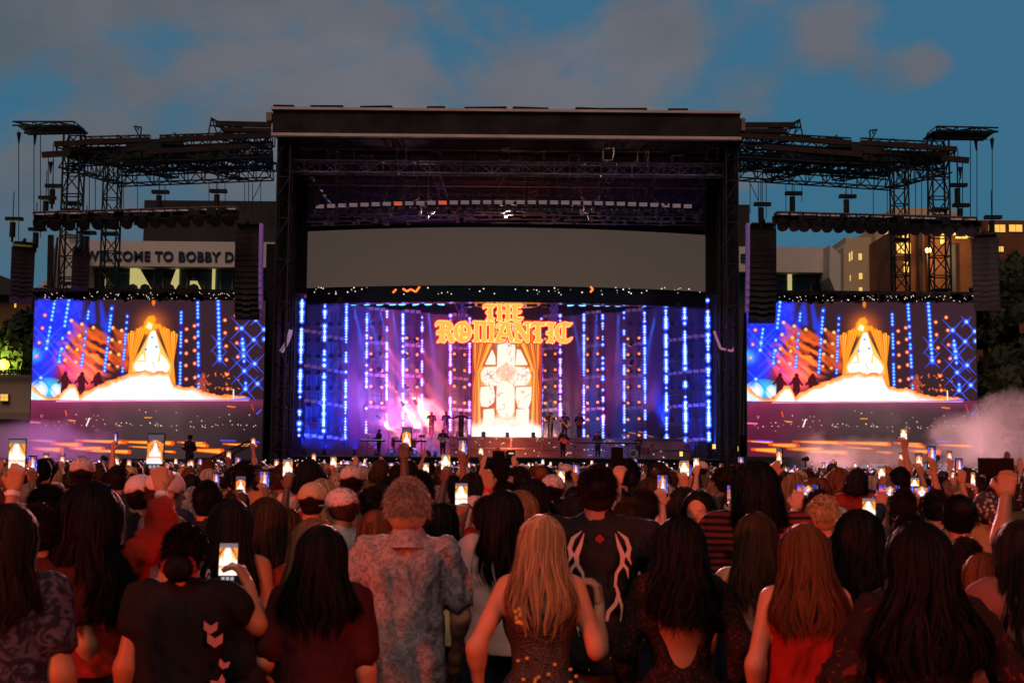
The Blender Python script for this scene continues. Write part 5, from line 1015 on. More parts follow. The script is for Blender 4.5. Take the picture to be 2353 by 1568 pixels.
# ---------------------------------------------------------------- people
SKIN = {'light': mat('skin_light', (.50, .25, .16), .5, noise=(14, .08)), 'tan': mat('skin_tan', (.38, .18, .10), .5, noise=(14, .08)), 'brown': mat('skin_brown', (.20, .09, .05), .5, noise=(14, .08)), 'dark': mat('skin_dark', (.09, .045, .03), .45, noise=(14, .1))}
def hair_mat(n, c): return mat('hair_'+n, c, .55, spec=.10, island=.5)
HAIR = {'black': hair_mat('black', (.007, .005, .005)), 'dark': hair_mat('dark', (.014, .009, .007)), 'brown': hair_mat('brown', (.045, .022, .012)), 'auburn': hair_mat('auburn', (.12, .042, .018)), 'light': hair_mat('light_brown', (.19, .10, .05)), 'blonde': hair_mat('blonde', (.34, .22, .12)), 'grey': hair_mat('grey', (.34, .27, .23))}
CLOTH = {}
def cloth(n, c, **k):
    if n not in CLOTH: CLOTH[n] = mat('cloth_'+n, c, k.pop('rough', .85), bump=k.pop('bump', (26, .35)), spec=k.pop('spec', .12), **k)
    return CLOTH[n]
def pattern_cloth(nm_, c1, c2, kind, scale=8, c3=None, thr=.5, wid=.06):
    if nm_ in CLOTH: return CLOTH[nm_]
    m, N, L, b = node_mat('cloth_'+nm_); b.inputs['Roughness'].default_value = .85; b.inputs['Specular IOR Level'].default_value = .2
    tc = N.new('ShaderNodeTexCoord'); mx = N.new('ShaderNodeMix'); mx.data_type = 'RGBA'; mx.inputs['A'].default_value = tuple(c1)+(1,); mx.inputs['B'].default_value = tuple(c2)+(1,)
    rp = N.new('ShaderNodeMapRange')
    if kind == 'stripe':
        t = N.new('ShaderNodeTexWave'); t.bands_direction = 'Z'; t.inputs['Scale'].default_value = scale; t.inputs['Distortion'].default_value = 1.2; t.inputs['Detail Scale'].default_value = .6; L.new(tc.outputs['Object'], t.inputs['Vector']); L.new(t.outputs['Fac'], rp.inputs[0])
    elif kind == 'paisley':
        w = N.new('ShaderNodeTexNoise'); w.inputs['Scale'].default_value = scale; w.inputs['Detail'].default_value = 3; w.inputs['Distortion'].default_value = 2.6; L.new(tc.outputs['Object'], w.inputs['Vector']); L.new(w.outputs[0], rp.inputs[0])
    elif kind == 'spots':
        w = N.new('ShaderNodeTexVoronoi'); w.inputs['Scale'].default_value = scale; L.new(tc.outputs['Object'], w.inputs['Vector']); L.new(w.outputs['Distance'], rp.inputs[0])
    rp.inputs[1].default_value = thr-wid; rp.inputs[2].default_value = thr+wid; L.new(rp.outputs[0], mx.inputs['Factor']); L.new(mx.outputs['Result'], b.inputs['Base Color'])
    if c3:
        w = N.new('ShaderNodeTexNoise'); w.inputs['Scale'].default_value = scale*.35; w.inputs['Detail'].default_value = 4; L.new(tc.outputs['Object'], w.inputs['Vector']); m2 = N.new('ShaderNodeMix'); m2.data_type = 'RGBA'; r2 = N.new('ShaderNodeMapRange'); r2.inputs[1].default_value = .45; r2.inputs[2].default_value = .58
        L.new(w.outputs[0], r2.inputs[0]); L.new(r2.outputs[0], m2.inputs['Factor']); L.new(mx.outputs['Result'], m2.inputs['A']); m2.inputs['B'].default_value = tuple(c3)+(1,); L.new(m2.outputs['Result'], b.inputs['Base Color'])
    n = N.new('ShaderNodeTexNoise'); n.inputs['Scale'].default_value = 30; L.new(tc.outputs['Object'], n.inputs['Vector']); bp = N.new('ShaderNodeBump'); bp.inputs['Strength'].default_value = .35; bp.inputs['Distance'].default_value = .01; L.new(n.outputs[0], bp.inputs['Height']); L.new(bp.outputs[0], b.inputs['Normal'])
    CLOTH[nm_] = m; return m

def vadd(a, b): return tuple(x+y for x, y in zip(a, b))
ARMS = {'down': ((.055, -.03, -.275), (.01, .07, -.235)), 'bent': ((.07, -.02, -.26), (-.06, .20, .06)), 'hip': ((.13, -.10, -.22), (-.12, .14, -.16)),
        'phone': ((.07, .17, -.17), (-.11, .14, .19)), 'face': ((.09, .14, -.2), (-.10, .10, .23)), 'up': ((.11, .09, .20), (-.06, .07, .235)), 'high': ((.05, .05, .275), (-.03, .02, .25)), 'mid': ((.12, .13, .0), (-.03, .12, .25)), 'fold': ((.05, .05, -.26), (-.20, .16, .03)), 'wide': ((.20, .04, .14), (.05, .05, .24)), 'front': ((.06, .20, -.12), (-.12, .20, .08))}
def hand_prims(w, d, n, s=1.0, curl=.35, side=1, grip=False):
    """palm, four fingers of different length and a thumb from the side of the palm. d: from wrist to fingers, n: palm side, side: thumb side"""
    w, d, n = Vector(w), Vector(d).normalized(), Vector(n); n = (n-d*n.dot(d)).normalized(); a = d.cross(n)*side; P = []
    if grip: curl = 1.05
    ln = (.94, 1.08, 1.0, .80)
    for i in range(4):
        o = a*((i-1.5)*-.0195*s); k = w+d*(.088-.004*abs(i-1.2))*s+o; P.append(('c', tuple(w+d*.012*s+o*.62), tuple(k), .0165*s, .0125*s))
        p, dr = k, d
        for j, L_ in enumerate((.042, .027, .021)):
            ang = curl*(.7+.35*j)*(1+.12*(i-1.5)); dr = (dr*math.cos(ang)+n*math.sin(ang)).normalized(); q = p+dr*L_*ln[i]*s; P.append(('c', tuple(p), tuple(q), (.0105-.0012*j)*s, (.0096-.0012*j)*s)); p = q
            n2 = (n*math.cos(ang)-d*math.sin(ang)); 
    t0 = w+d*.022*s+a*.026*s; t1 = t0+(d*.62+a*.62+n*.35).normalized()*.045*s; t2 = t1+(d*.85+a*.1+n*(.75 if grip else .3)).normalized()*.034*s
    P += [('c', tuple(t0), tuple(t1), .0155*s, .0125*s), ('c', tuple(t1), tuple(t2), .0122*s, .009*s)]
    return P
def skeleton(h, build=1.0, armL='down', armR='down', head=(0, 0), female=True):
    s = h/1.70; sw = (.150 if female else .178)*build*s; J = {'s': s, 'b': build}
    J['sh'] = {-1: (-sw, 0, 1.385*s), 1: (sw, 0, 1.385*s)}; J['hc'] = (head[0]*s, (.015+head[1])*s, 1.578*s)
    for sd, a in ((-1, armL), (1, armR)):
        e, w = ARMS[a] if isinstance(a, str) else a
        el = vadd(J['sh'][sd], (sd*e[0]*s, e[1]*s, e[2]*s)); wr = vadd(el, (sd*w[0]*s, w[1]*s, w[2]*s)); J[('el', sd)] = el; J[('wr', sd)] = wr
    return J
def torso_prims(J, f=0.0, female=True):
    s, b = J['s'], J['b']; g = lambda *r: tuple(x*s+f for x in r); sw = J['sh'][1][0]
    P = [('e', (0, .0, 1.25*s), g(.150*b, .108*b, .175)), ('c', (-sw*.72, -.005*s, 1.388*s), (sw*.72, -.005*s, 1.388*s), .058*s*b**.5+f, .058*s*b**.5+f),
         ('e', (0, 0, 1.07*s), g((.118 if female else .142)*b, .090*b, .14)), ('e', (0, -.012*s, .925*s), g((.165 if female else .155)*b, .118*b, .125)),
         ('c', (-.035*s, -.01*s, 1.40*s), (-.012*s, -.005*s, 1.475*s), .05*s+f*.5, .045*s+f*.2), ('c', (.035*s, -.01*s, 1.40*s), (.012*s, -.005*s, 1.475*s), .05*s+f*.5, .045*s+f*.2),
         ('e', (-.07*s*b, -.055*s, 1.30*s), g(.075*b, .06, .10)), ('e', (.07*s*b, -.055*s, 1.30*s), g(.075*b, .06, .10))]
    if female: P += [('e', (-.065*s, .085*s, 1.255*s), g(.06, .055, .06)), ('e', (.065*s, .085*s, 1.255*s), g(.06, .055, .06))]
    return P
def arm_prims(J, sd, f=0.0, upto=2.0):
    s, b = J['s'], J['b']**.7; a, e, w = J['sh'][sd], J[('el', sd)], J[('wr', sd)]; P = []
    lerp = lambda p, q, t: tuple(x+(y-x)*t for x, y in zip(p, q))
    t = min(1, upto); P.append(('c', a, lerp(a, e, t), .050*s*b+f, (.050+(.038-.050)*t)*s*b+f))
    if upto > 1: t = min(1, upto-1); P.append(('c', e, lerp(e, w, t), .040*s*b+f, (.040-.015*t)*s*b+f)); 
    if upto > 1.2 and f == 0: m_ = lerp(e, w, .28); P.append(('c', lerp(e, w, .1), m_, .041*s*b, .038*s*b))
    return P
def leg_prims(J, f=0.0):
    s, b = J['s'], J['b']**.6; P = []
    for sd in (-1, 1):
        hp, kn, an = (sd*.085*s, 0, .86*s), (sd*.095*s, .012*s, .48*s), (sd*.10*s, -.012*s, .085*s)
        P += [('c', hp, kn, .088*s*b+f, .056*s*b+f), ('c', kn, an, .055*s*b+f, .036*s+f)]
        if f == 0: P += [('c', (sd*.10*s, -.035*s, .045*s), (sd*.115*s, .13*s, .033*s), .038*s, .03*s)]
    return P
def body_mesh(J, res, hands=(), female=True, name='person_body'):
    s = J['s']; c = J['hc']; H = lambda x, y, z: (c[0]+x*s, c[1]+y*s, c[2]+z*s)
    P = torso_prims(J, 0, female)+leg_prims(J)+arm_prims(J, -1)+arm_prims(J, 1)
    P += [('e', H(0, -.008, .012), (.075*s, .094*s, .105*s)), ('e', H(0, .03, -.055), (.054*s, .062*s, .062*s)), ('c', H(0, .09, -.005), H(0, .112, -.028), .010*s, .014*s), ('e', H(-.077, -.002, -.01), (.012*s, .02*s, .03*s)), ('e', H(.077, -.002, -.01), (.012*s, .02*s, .03*s)),
          ('c', (0, -.01*s, 1.39*s), H(0, -.02, -.06), .052*s, .05*s), ('e', H(-.03, .082, .012), (.014*s, .008*s, .010*s)), ('e', H(.03, .082, .012), (.014*s, .008*s, .010*s)), ('e', H(0, .088, -.062), (.024*s, .01*s, .010*s))]
    mitt = []
    for sd in (-1, 1):
        e, w = Vector(J[('el', sd)]), Vector(J[('wr', sd)]); d = (w-e).normalized(); spec = hands.get(sd) if isinstance(hands, dict) else None
        if spec: mitt.append(hand_prims(w-d*.012, spec.get('d', d), spec.get('n', (0, 1, 0)), s*.97, spec.get('curl', .35), spec.get('side', -sd), spec.get('grip', False)))
        else: P += [('c', tuple(w), tuple(w+d*.07*s), .028*s, .03*s), ('c', tuple(w+d*.07*s), tuple(w+d*.14*s+Vector((0, .02, 0))), .028*s, .018*s), ('c', tuple(w+d*.03*s), tuple(w+d*.07*s+Vector((-sd*.035, .03, 0))*s), .018*s, .012*s)]
    me = sdf_mesh(P, res, name, .03)
    for hp in mitt:
        hm = sdf_mesh(hp, min(res, .0052), 'hand', .010); me = join_np([me, hm], name)
    return me
def join_np(ms, name):
    Vs, Fs, b = [], [], 0
    for m in ms:
        v = np.empty(len(m.vertices)*3, np.float32); m.vertices.foreach_get('co', v); f = np.empty(len(m.loops), np.int32); m.loops.foreach_get('vertex_index', f); Vs.append(v.reshape(-1, 3)); Fs.append(f.reshape(-1, 4)+b); b += len(m.vertices); bpy.data.meshes.remove(m)
    return mesh_np(name, np.concatenate(Vs), np.concatenate(Fs))
def fold(V, amp, sc, seed): return V

def ribbons(P, w, nrm, name):
    """P (N,S,3) strand points, w (N,S) half widths, nrm (N,S,3) outward"""
    T = np.gradient(P, axis=1); T /= np.linalg.norm(T, axis=-1, keepdims=True)+1e-9; Sd = np.cross(T, nrm); Sd /= np.linalg.norm(Sd, axis=-1, keepdims=True)+1e-9
    A, B = P-Sd*w[..., None], P+Sd*w[..., None]; N, S = P.shape[:2]; V = np.stack([A, B], 2).reshape(-1, 3); b = (np.arange(N)[:, None]*S+np.arange(S-1)[None])*2
    F = np.stack([b, b+1, b+3, b+2], -1).reshape(-1, 4); return mesh_np(name, V, F)
def long_hair(J, L, wend, m_, parent, n=2200, wave=.014, curl=0, puff=1.0, seed=0, res=.013, neck=.098, back=0.0, part=0.0, sw=.0017):
    """hair falling behind the shoulders. L: length below the ears, wend: half width near the end"""
    g = np.random.default_rng(seed); s = J['s']; c = np.array(J['hc']); L *= s
    def prof(u):  # u<0: crown (-1 top .. 0 equator), u 0..1 the fall
        u = np.asarray(u, float); f = np.clip(u, 0, 1); th = np.clip(u+1, 0, 1)*math.pi/2
        rx = np.where(u < 0, .094*puff*np.sin(th), (.094*puff+(neck*puff-.094*puff)*np.clip(f/.25, 0, 1))*(1-np.clip((f-.25)/.45, 0, 1))+wend*np.clip((f-.25)/.45, 0, 1)); rx = rx*np.where(f > .8, 1-.35*((f-.8)/.2)**2, 1)
        ry = np.where(u < 0, .112*puff*np.sin(th), .112*puff*(1-np.clip(f/.5, 0, 1))+.055*puff*np.clip(f/.5, 0, 1))
        cy_ = np.where(u < 0, -.010, -.010-(.095+back)*np.clip(f/.55, 0, 1)**.8); z = np.where(u < 0, .125*puff*np.cos(th), -f*L/s)
        return rx*s, ry*s, cy_*s, z*s
    P = []
    for u in (-.62, -.35, -.1): rx, ry, cy_, z = prof(u); P.append(('e', (c[0], c[1]+float(cy_)-.004, c[2]+float(z)*.3), (.084*s*puff, .097*s*puff, .088*s*puff)))
    k = max(4, int(L/.05))
    for i in range(k+1):
        u = i/k*.82; rx, ry, cy_, z = [float(q) for q in prof(u)]; tp_ = 1-.5*max(0, u-.55)/.4; P.append(('e', (c[0]+g.normal()*.006, c[1]+cy_+.004, c[2]+z), (max(rx*.84*tp_, .02), max(ry*.74, .02), .05)))
    base = sdf_mesh(P, res, 'hair_mass', .03, wr=(.007+curl*.4, .05 if curl else .07, seed), cuts=[((0, c[1]+.055*s, c[2]+.03), (0, 1, -.45))])
    hr = link('hair', base, m_, parent, smooth=True)
    a = g.uniform(-2.35, 2.35, n); S = 16 if curl else 11; u0 = g.uniform(-1.0, -.35, n); lk = np.round(a*6)/6; u1 = np.clip(g.normal(.90, .08, n)+.12*np.sin(lk*23.1+seed)+.06*np.sin(lk*51.7), .45, 1.22); t = np.linspace(0, 1, S)[None]; u = u0[:, None]+(u1-u0)[:, None]*t
    rx, ry, cy_, z = prof(np.clip(u, -1, 1)); z = np.where(u > 1, -u*L, z)
    cl = np.round(a*7+g.normal(size=n)*.2)/7; ph = np.sin(cl*37.7)*3+g.normal(size=n)*.35; rad = 1.02+np.abs(g.normal(0, .05, n))[:, None]; fly = (g.random(n) < .12)[:, None]; f = np.clip(u, 0, 1); rad = rad+fly*(.05+.20*f)*g.random((n, 1))
    aa = a[:, None]+(cl-a)[:, None]*.75*f+.11*np.sin(ph[:, None]+u*4)*(.25+f)
    x = rx*np.sin(aa)*rad+part*s*(1-np.clip(u+1, 0, 1)); y = cy_-ry*np.cos(aa)*rad
    x = x+wave*np.sin(ph[:, None]+u*7)*f; y = y+wave*.6*np.cos(ph[:, None]*1.7+u*6)*f
    if curl: k2 = 26*L; x = x+curl*np.sin(ph[:, None]*5+u*k2)*(.3+f); y = y+curl*np.cos(ph[:, None]*5+u*k2)*(.3+f); z = z+curl*.6*np.sin(ph[:, None]*3+u*k2*.7)
    Pp = np.stack([c[0]+x, c[1]+y, c[2]+z], -1); nr = np.stack([np.sin(aa), -np.cos(aa), np.where(u < 0, .8*np.cos(np.clip(u+1, 0, 1)*1.57), 0.0)], -1)+g.normal(0, .35, (n, 1, 3))
    w = sw*g.uniform(.6, 1.4, (n, 1))*(1-.75*np.clip((t-.7)/.3, 0, 1)); link('hair_strands', ribbons(Pp, w, nr, 'hair_strands'), m_, hr, smooth=False); return hr
def short_hair(J, m_, parent, n=1500, ln=.022, seed=0, res=.012, low=-.055, size=1.0, sw=.0017, bald=0):
    g = np.random.default_rng(seed); s = J['s']; c = np.array(J['hc']); R3 = np.array([.084, .104, .112])*s*size; o = c+np.array([0, -.014, .014])*s
    base = sdf_mesh([('e', tuple(o), tuple(R3)), ('e', (c[0], c[1]-.045*s, c[2]-.03*s), (.066*s*size, .055*s, .06*s))], res, 'hair_mass', .02, wr=(.004, .03, seed), cuts=[((0, c[1]+.062*s, c[2]+.02*s), (0, 1, -.55)), ((0, 0, c[2]+(low-.02)*s), (0, .35, -1))])
    hr = link('hair', base, m_, parent, smooth=True)
    d = g.normal(size=(n, 3)); d /= np.linalg.norm(d, axis=1, keepdims=True); d[:, 1] = np.where(d[:, 1] > .55, -d[:, 1], d[:, 1]); d[:, 2] = np.where(d[:, 2] < -.35, -d[:, 2], d[:, 2])
    p0 = o+d*R3*.98; cb = np.array([0, -.25, -.75])[None]+g.normal(0, .45, (n, 3)); S = 4; t = np.linspace(0, 1, S)[None, :, None]; L_ = ln*g.uniform(.6, 1.3, (n, 1, 1))
    Pp = p0[:, None]+(d[:, None]*(.75-.2*t)+cb[:, None]*t*.7)*t*L_; link('hair_strands', ribbons(Pp, sw*(1-.7*t[..., 0])*np.ones((n, 1)), np.cross(d, g.normal(size=(n, 3)))[:, None]+0*Pp, 'hair_strands'), m_, hr); return hr
def garment(J, m_, parent, name='top', sleeve=.5, hem=.88, f=.014, female=True, wr=.006, seed=0, res=.014, subs=(), top=None, cuts=(), skirt=False, straps=False, wide=0):
    s = J['s']; P = torso_prims(J, f, female)
    if straps: P = [p for p in P if not (p[0] == 'c')]
    if wide: P += [('e', (0, -.01*s, 1.08*s), ((.155+wide)*s, (.12+wide*.6)*s, .30*s)), ('c', (0, -.01*s, .95*s), (0, -.01*s, .85*s), (.15+wide)*s, (.155+wide)*s)]
    for sd in (-1, 1):
        if sleeve > 0: P += arm_prims(J, sd, f+(.012 if sleeve < 1 else .006), sleeve)
    if skirt: P += [('c', (0, 0, .85*s), (0, 0, .55*s), .165*s, .20*s)]
    C = [((0, 0, hem*s), (0, .05, -1))]+list(cuts)
    if top: C.append(((0, 0, top*s), (0, 0, 1)))
    return link(name, sdf_mesh(P, res, name, .03, wr=(wr*1.25, .065, seed), cuts=C, subs=subs), m_, parent, smooth=True)
def trousers(J, m_, parent, res=.02): return link('trousers', sdf_mesh(leg_prims(J, .016)+[('e', (0, -.012*J['s'], .925*J['s']), (.178*J['s']*J['b'], .13*J['s']*J['b'], .12*J['s']))], res, 'trousers', .03, cuts=[((0, 0, 1.0*J['s']), (0, 0, 1)), ((0, 0, .07), (0, 0, -1))]), m_, parent, smooth=True)

# ---- phones: each screen shows the stage
def phone_picture(port=True, k_=0):
    """the stage as the phone's camera shows it, taken down from the live picture"""
    p = Paint(60, 120, 5, (14, 10, 16)) if port else Paint(120, 60, 5, (14, 10, 16)); ny, nx = p.I.shape[:2]; H, W_ = pl_.I.shape[:2]
    x0, x1, y0, y1 = ((720, 1060, 60, 800), (500, 1240, 100, 780), (800, 1000, 200, 760))[k_] if port else ((250, 1500, 80, 800), (520, 1240, 140, 790), (60, 1690, 60, 800))[k_]
    ys = (np.linspace(y0, y1, ny)/1190*H).astype(int).clip(0, H-3); xs = (np.linspace(x0, x1, nx)/1735*W_).astype(int).clip(0, W_-3)
    p.I = sum(pl_.I[ys[:, None]+dy, xs[None]+dx] for dy in (0, 1, 2) for dx in (0, 1, 2))/9*((1, .92, 1.1), (.85, .9, 1.35), (1.15, 1, .9))[k_]+.012
    X, Y = p.X, p.Y
    if port: p.poly([(0, 0), (60, 0), (60, (22, 6, 14)[k_]), (0, (22, 6, 14)[k_])], ((80, 70, 80), (20, 16, 24), (110, 100, 105))[k_], 4); p.poly([(0, 100), (60, 100), (60, 120), (0, 120)], (14, 10, 16), 4); [p.dot(x, 110, 4, (200, 190, 200), 4) for x in (15, 30, 45)]
    else: p.poly([(108, 0), (120, 0), (120, 60), (108, 60)], (14, 10, 16), 4)
    return p
PHS = vc_emit('phone_screen', 1.25); PHB = mat('phone_body', (.003, .003, .004), .4, spec=.12); PHOT = []
for k_ in range(3):
  for port in (True, False):
    w, h = (.075, .158) if port else (.158, .075); pp = phone_picture(port, k_)
    me = pp.mesh('phone_screen', lambda u, v: ((u-.5)*w*.92, 0*u-.0055, (.5-v)*h*.93)); me.materials.append(PHS)
    bb = MB(); bb.box((0, 0, 0), (w, .009, h)); b_ = bb.mesh('phone_body'); b_.materials.append(PHB); PHOT.append((b_, me))
def phone(loc, port=True, yaw=0, tilt=0, label='phone', group=None, lit=True):
    o = empty('phone', loc, label=label, cat='phone', group=group); o.rotation_euler = (tilt, 0, yaw)
    b_, sm = PHOT[(0 if port else 1)+2*random.randrange(3)]; q = bpy.data.objects.new('case', b_); COL.objects.link(q); q.parent = o
    if lit: q = bpy.data.objects.new('display', sm); COL.objects.link(q); q.parent = o
    return o
# ---------------------------------------------------------------- the people nearest the camera, one by one
def ground_at(x, Y): return Vector((xat(x, Y, 1250), Y, 0))
def person(x, ytop, Y, label, skin='tan', hair='dark', style=None, top=None, armL='down', armR='down', hands=None, yaw=0, build=1.0, female=True, low='dark_denim', res=.016, head=(0, 0), group=None, extra=None, seed=None):
    h = zat(ytop, Y, x)-.012; o = empty('person', ground_at(x, Y), rz=R(yaw), label=label, cat='person', group=group); J = skeleton(h, build, armL, armR, head, female); seed = abs(int(x)) if seed is None else seed
    bd = link('body', body_mesh(J, res, hands or {}, female), SKIN[skin], o, smooth=True)
    st = dict(style or {}); kind = st.pop('k', 'long'); hm = HAIR[hair]
    if kind == 'long': long_hair(J, st.pop('L', .45), st.pop('w', .13), hm, o, seed=seed, **st)
    elif kind == 'short': short_hair(J, hm, o, seed=seed, **st)
    tp = dict(top or {}); m_ = tp.pop('m', cloth('black', (.012, .012, .014))); tp.setdefault('female', female); garment(J, m_, o, seed=seed, **tp)
    trousers(J, cloth(low, {'dark_denim': (.02, .025, .045), 'beige': (.24, .16, .10)}.get(low, (.02, .02, .025))), o)
    if extra: extra(o, J)
    return o, J
def world(o, p): return Matrix.Translation(o.location) @ Matrix.Rotation(o.rotation_euler.z, 4, 'Z') @ Vector(p)
RED = cloth('red', (.30, .022, .014), noise=(6, .25)); MAROON = cloth('maroon', (.055, .010, .010), noise=(6, .3)); PINKW = cloth('pinkish_white', (.55, .38, .36), noise=(5, .1)); BLACK = cloth('black', (.012, .012, .014))
def wristband(o, J, sd, m_, t=.88):
    e, w = Vector(J[('el', sd)]), Vector(J[('wr', sd)]); d = (w-e).normalized(); c = e+(w-e)*t; MB().tube(c-d*.011, c+d*.011, .031*J['s'], n=14).build('wristband', m_, o)
WB = cloth('wristband_white', (.7, .65, .62)); WR = cloth('wristband_red', (.5, .03, .03))
# 1 woman in the red hooded top, arm with phone high up
o, J = person(205, 1122, 6.0, 'woman with big dark hair in a red top holding a lit phone high', 'tan', 'black', dict(L=.39, w=.20, wave=.02, puff=1.32, n=3400, curl=.007), dict(m=RED, sleeve=1.45, hem=.95, f=.02, wr=.012, wide=.02), armR=((.10, .12, .13), (-.03, .13, .21)), armL=((.10, .05, -.24), (.0, .16, -.12)), hands={1: dict(d=(-.25, .25, .93), n=(-.3, 1, 0), grip=True)}, build=1.14, low='pattern', extra=lambda o, J: wristband(o, J, 1, WB, .78))
w_ = world(o, J[('wr', 1)]); phone(w_+Vector((-.042, .035, .145)), True, R(-6), R(-6), 'phone in a dark case held highest above the left crowd, showing the glowing cross').scale = (1.05,)*3
# 2 woman with low bun, open neck, phone in her right hand
def ex2(o, J):
    s = J['s']; c = Vector(J['hc']); g = MB(); g.ball(c+Vector((0, -.115, -.05)), .055, 14, sc=(1.1, .8, 1)); q = g.build('bun', HAIR['black'], o, smooth=True)
    MB().path([c+Vector((.060*math.cos(a), -.098-.012*math.cos(2*a), -.05+.046*math.sin(a))) for a in np.linspace(-.4, 3.5, 14)], .010, 8).build('hair_band', cloth('red_band', (.30, .02, .02)), o)
    MB().path([c+Vector((.095, -.03+.028*math.sin(a), -.085+.028*math.cos(a))) for a in np.linspace(0, 6.28, 13)], .0035, 5).build('hoop_earring', mat('silver', (.7, .68, .65), .25, 1), o)
    m = MB(); g = np.random.default_rng(4)
    for i in range(8):
        z = .74+.058*i+.01*g.normal(); x = .155+.035*g.uniform(-1, 1); y = -.078; a0 = g.uniform(-.8, .8); sz = g.uniform(.9, 1.5)
        for q in (-.5, .5):
            a = a0+q; u, v = Vector((math.sin(a), 0, math.cos(a)))*.042*sz, Vector((math.cos(a), 0, -math.sin(a)))*.011*sz; c0 = Vector((x, y-.06, z)); m.prism([c0, c0+u*.5+v, c0+u, c0+u*.5-v], (0, .003, 0))
    m.build('leaf_print', cloth('pink_leaf', (.62, .22, .22)), o)
o, J = person(425, 1198, 5.6, 'woman with a low bun, red hair band and hoop earring filming on her phone', 'tan', 'black', dict(k='short', n=3000, ln=.022, size=1.04), dict(m=BLACK, sleeve=.35, hem=.7, f=.016, subs=[((-.045, -.115, 1.42), (.075, .055, .06))], wide=.03), armR=((.13, .06, -.11), (-.07, .14, .17)), hands={1: dict(d=(-.5, .2, .85), n=(-1, .3, 0), grip=True)}, build=1.16, low='black', extra=ex2)
w_ = world(o, J[('wr', 1)]); phone(w_+Vector((-.085, .03, .075)), True, R(4), R(-8), 'phone with a bright stage picture held by the woman with the low bun').scale = (1.05,)*3
# 3 left edge
person(18, 1150, 5.0, 'person with dark wavy hair in a grey blue patterned shirt cut by the left edge', 'tan', 'dark', dict(L=.30, w=.13, wave=.015, curl=.004), dict(m=pattern_cloth('blue_grey', (.015, .016, .03), (.07, .07, .11), 'paisley', 16, None, .52, .05), sleeve=.6, wide=.03), build=1.1)
o, J = person(88, 1150, 5.9, 'person at the far left edge holding up a phone with a banded wrist', 'tan', 'dark', dict(k='short'), dict(m=MAROON), armL=((.0, .10, .14), (.0, .08, .24)), hands={-1: dict(d=(.1, .1, 1), n=(0, 1, 0), grip=True)}, female=False, extra=lambda o, J: wristband(o, J, -1, WB))
phone(world(o, J[('wr', -1)])+Vector((.0, .03, .13)), True, 0, 0, 'phone held up at the very left edge of the picture')
# 5..6
person(105, 1113, 7.3, 'person with short curly black hair in a dark red shirt behind the red topped woman', 'brown', 'black', dict(k='short', n=2200, ln=.035, size=1.1), dict(m=cloth('dark_red', (.13, .015, .012), noise=(5, .3)), sleeve=.6), female=False)
person(527, 1140, 6.5, 'woman with smooth near black hair behind the one with the low bun', 'tan', 'dark', dict(L=.36, w=.14, wave=.008, n=2800), dict(m=BLACK, sleeve=0, straps=True))
person(610, 1136, 6.9, 'woman with long dark brown hair and a bare shoulder right of the smooth haired one', 'light', 'brown', dict(L=.38, w=.12, wave=.014, n=2800), dict(m=BLACK, sleeve=0, straps=True))
# 7
person(738, 1204, 5.7, 'woman with long straight black hair and maroon shirt left of the patterned shirt man', 'light', 'black', dict(L=.30, w=.155, wave=.012, n=2600, puff=1.08), dict(m=cloth('dark_maroon', (.05, .010, .012), noise=(5, .3)), sleeve=.8, wide=.02), armL=((.07, -.02, -.25), (-.04, .16, -.12)))
person(716, 1184, 6.6, 'woman with light brown hair almost hidden behind the straight black haired woman', 'light', 'light', dict(L=.4, w=.13, wave=.012), dict(m=RED, sleeve=.5))
person(655, 1160, 8.2, 'person with shoulder length brown hair and a bright red top left of the beige cap', 'light', 'brown', dict(L=.22, w=.11), dict(m=cloth('bright_red', (.55, .03, .015)), sleeve=.6))
# cap
def cap(m_, back=True, name='cap'):
    def f(o, J):
        s = J['s']; c = J['hc']; me = sdf_mesh([('e', (c[0], c[1]-.01*s, c[2]+.035*s), (.097*s, .118*s, .098*s))], .01, 'cap', .02, cuts=[((0, 0, c[2]+.008*s), (0, -.12 if back else .1, -1))], subs=[((c[0], c[1]-.13*s, c[2]+.012*s), (.035, .05, .026))]); q = link(name, me, m_, o, smooth=True)
        V = []; yb = 1 if not back else 1
        m = MB(); n = 10; pts = [Vector((c[0]+.085*s*math.cos(a), c[1]+(.07+.095*math.sin(a))*s, c[2]+(.018-.01*math.sin(a))*s)) for a in np.linspace(0, math.pi, n)]; m.prism(pts, (0, 0, .006)); m.build('brim', m_, q)
    return f
BEI = cloth('beige_cap', (.50, .36, .22), bump=(60, .3)); WCP = cloth('white_cap', (.62, .50, .50), bump=(60, .3))
o, J = person(715, 1106, 9.3, 'person in a beige cap with raised arms taking a picture', 'tan', 'dark', dict(k='short', ln=.02, n=900), dict(m=cloth('orange_brown', (.25, .10, .05)), sleeve=.5), armR=((.22, .10, .02), (-.16, .12, .03)), armL=((.06, .16, -.05), (-.06, .12, .16)), female=False, extra=cap(BEI))
person(372, 1078, 8.3, 'person in a large white cap lit pink, turned a little to the right', 'light', 'brown', dict(k='short', n=900), dict(m=cloth('grey_blue', (.10, .10, .14)), sleeve=.6), yaw=-55, female=False, extra=cap(WCP))
person(318, 1088, 8.9, 'person in a white cap half hidden behind the raised red sleeve', 'tan', 'black', dict(k='short', n=900), dict(m=BLACK), yaw=10, female=False, extra=cap(cloth('white_cap_two', (.60, .52, .55), bump=(60, .3))))
person(474, 1098, 8.2, 'man with thinning dark hair behind the smooth haired woman', 'tan', 'black', dict(k='short', n=1500, ln=.018), dict(m=BLACK), female=False)
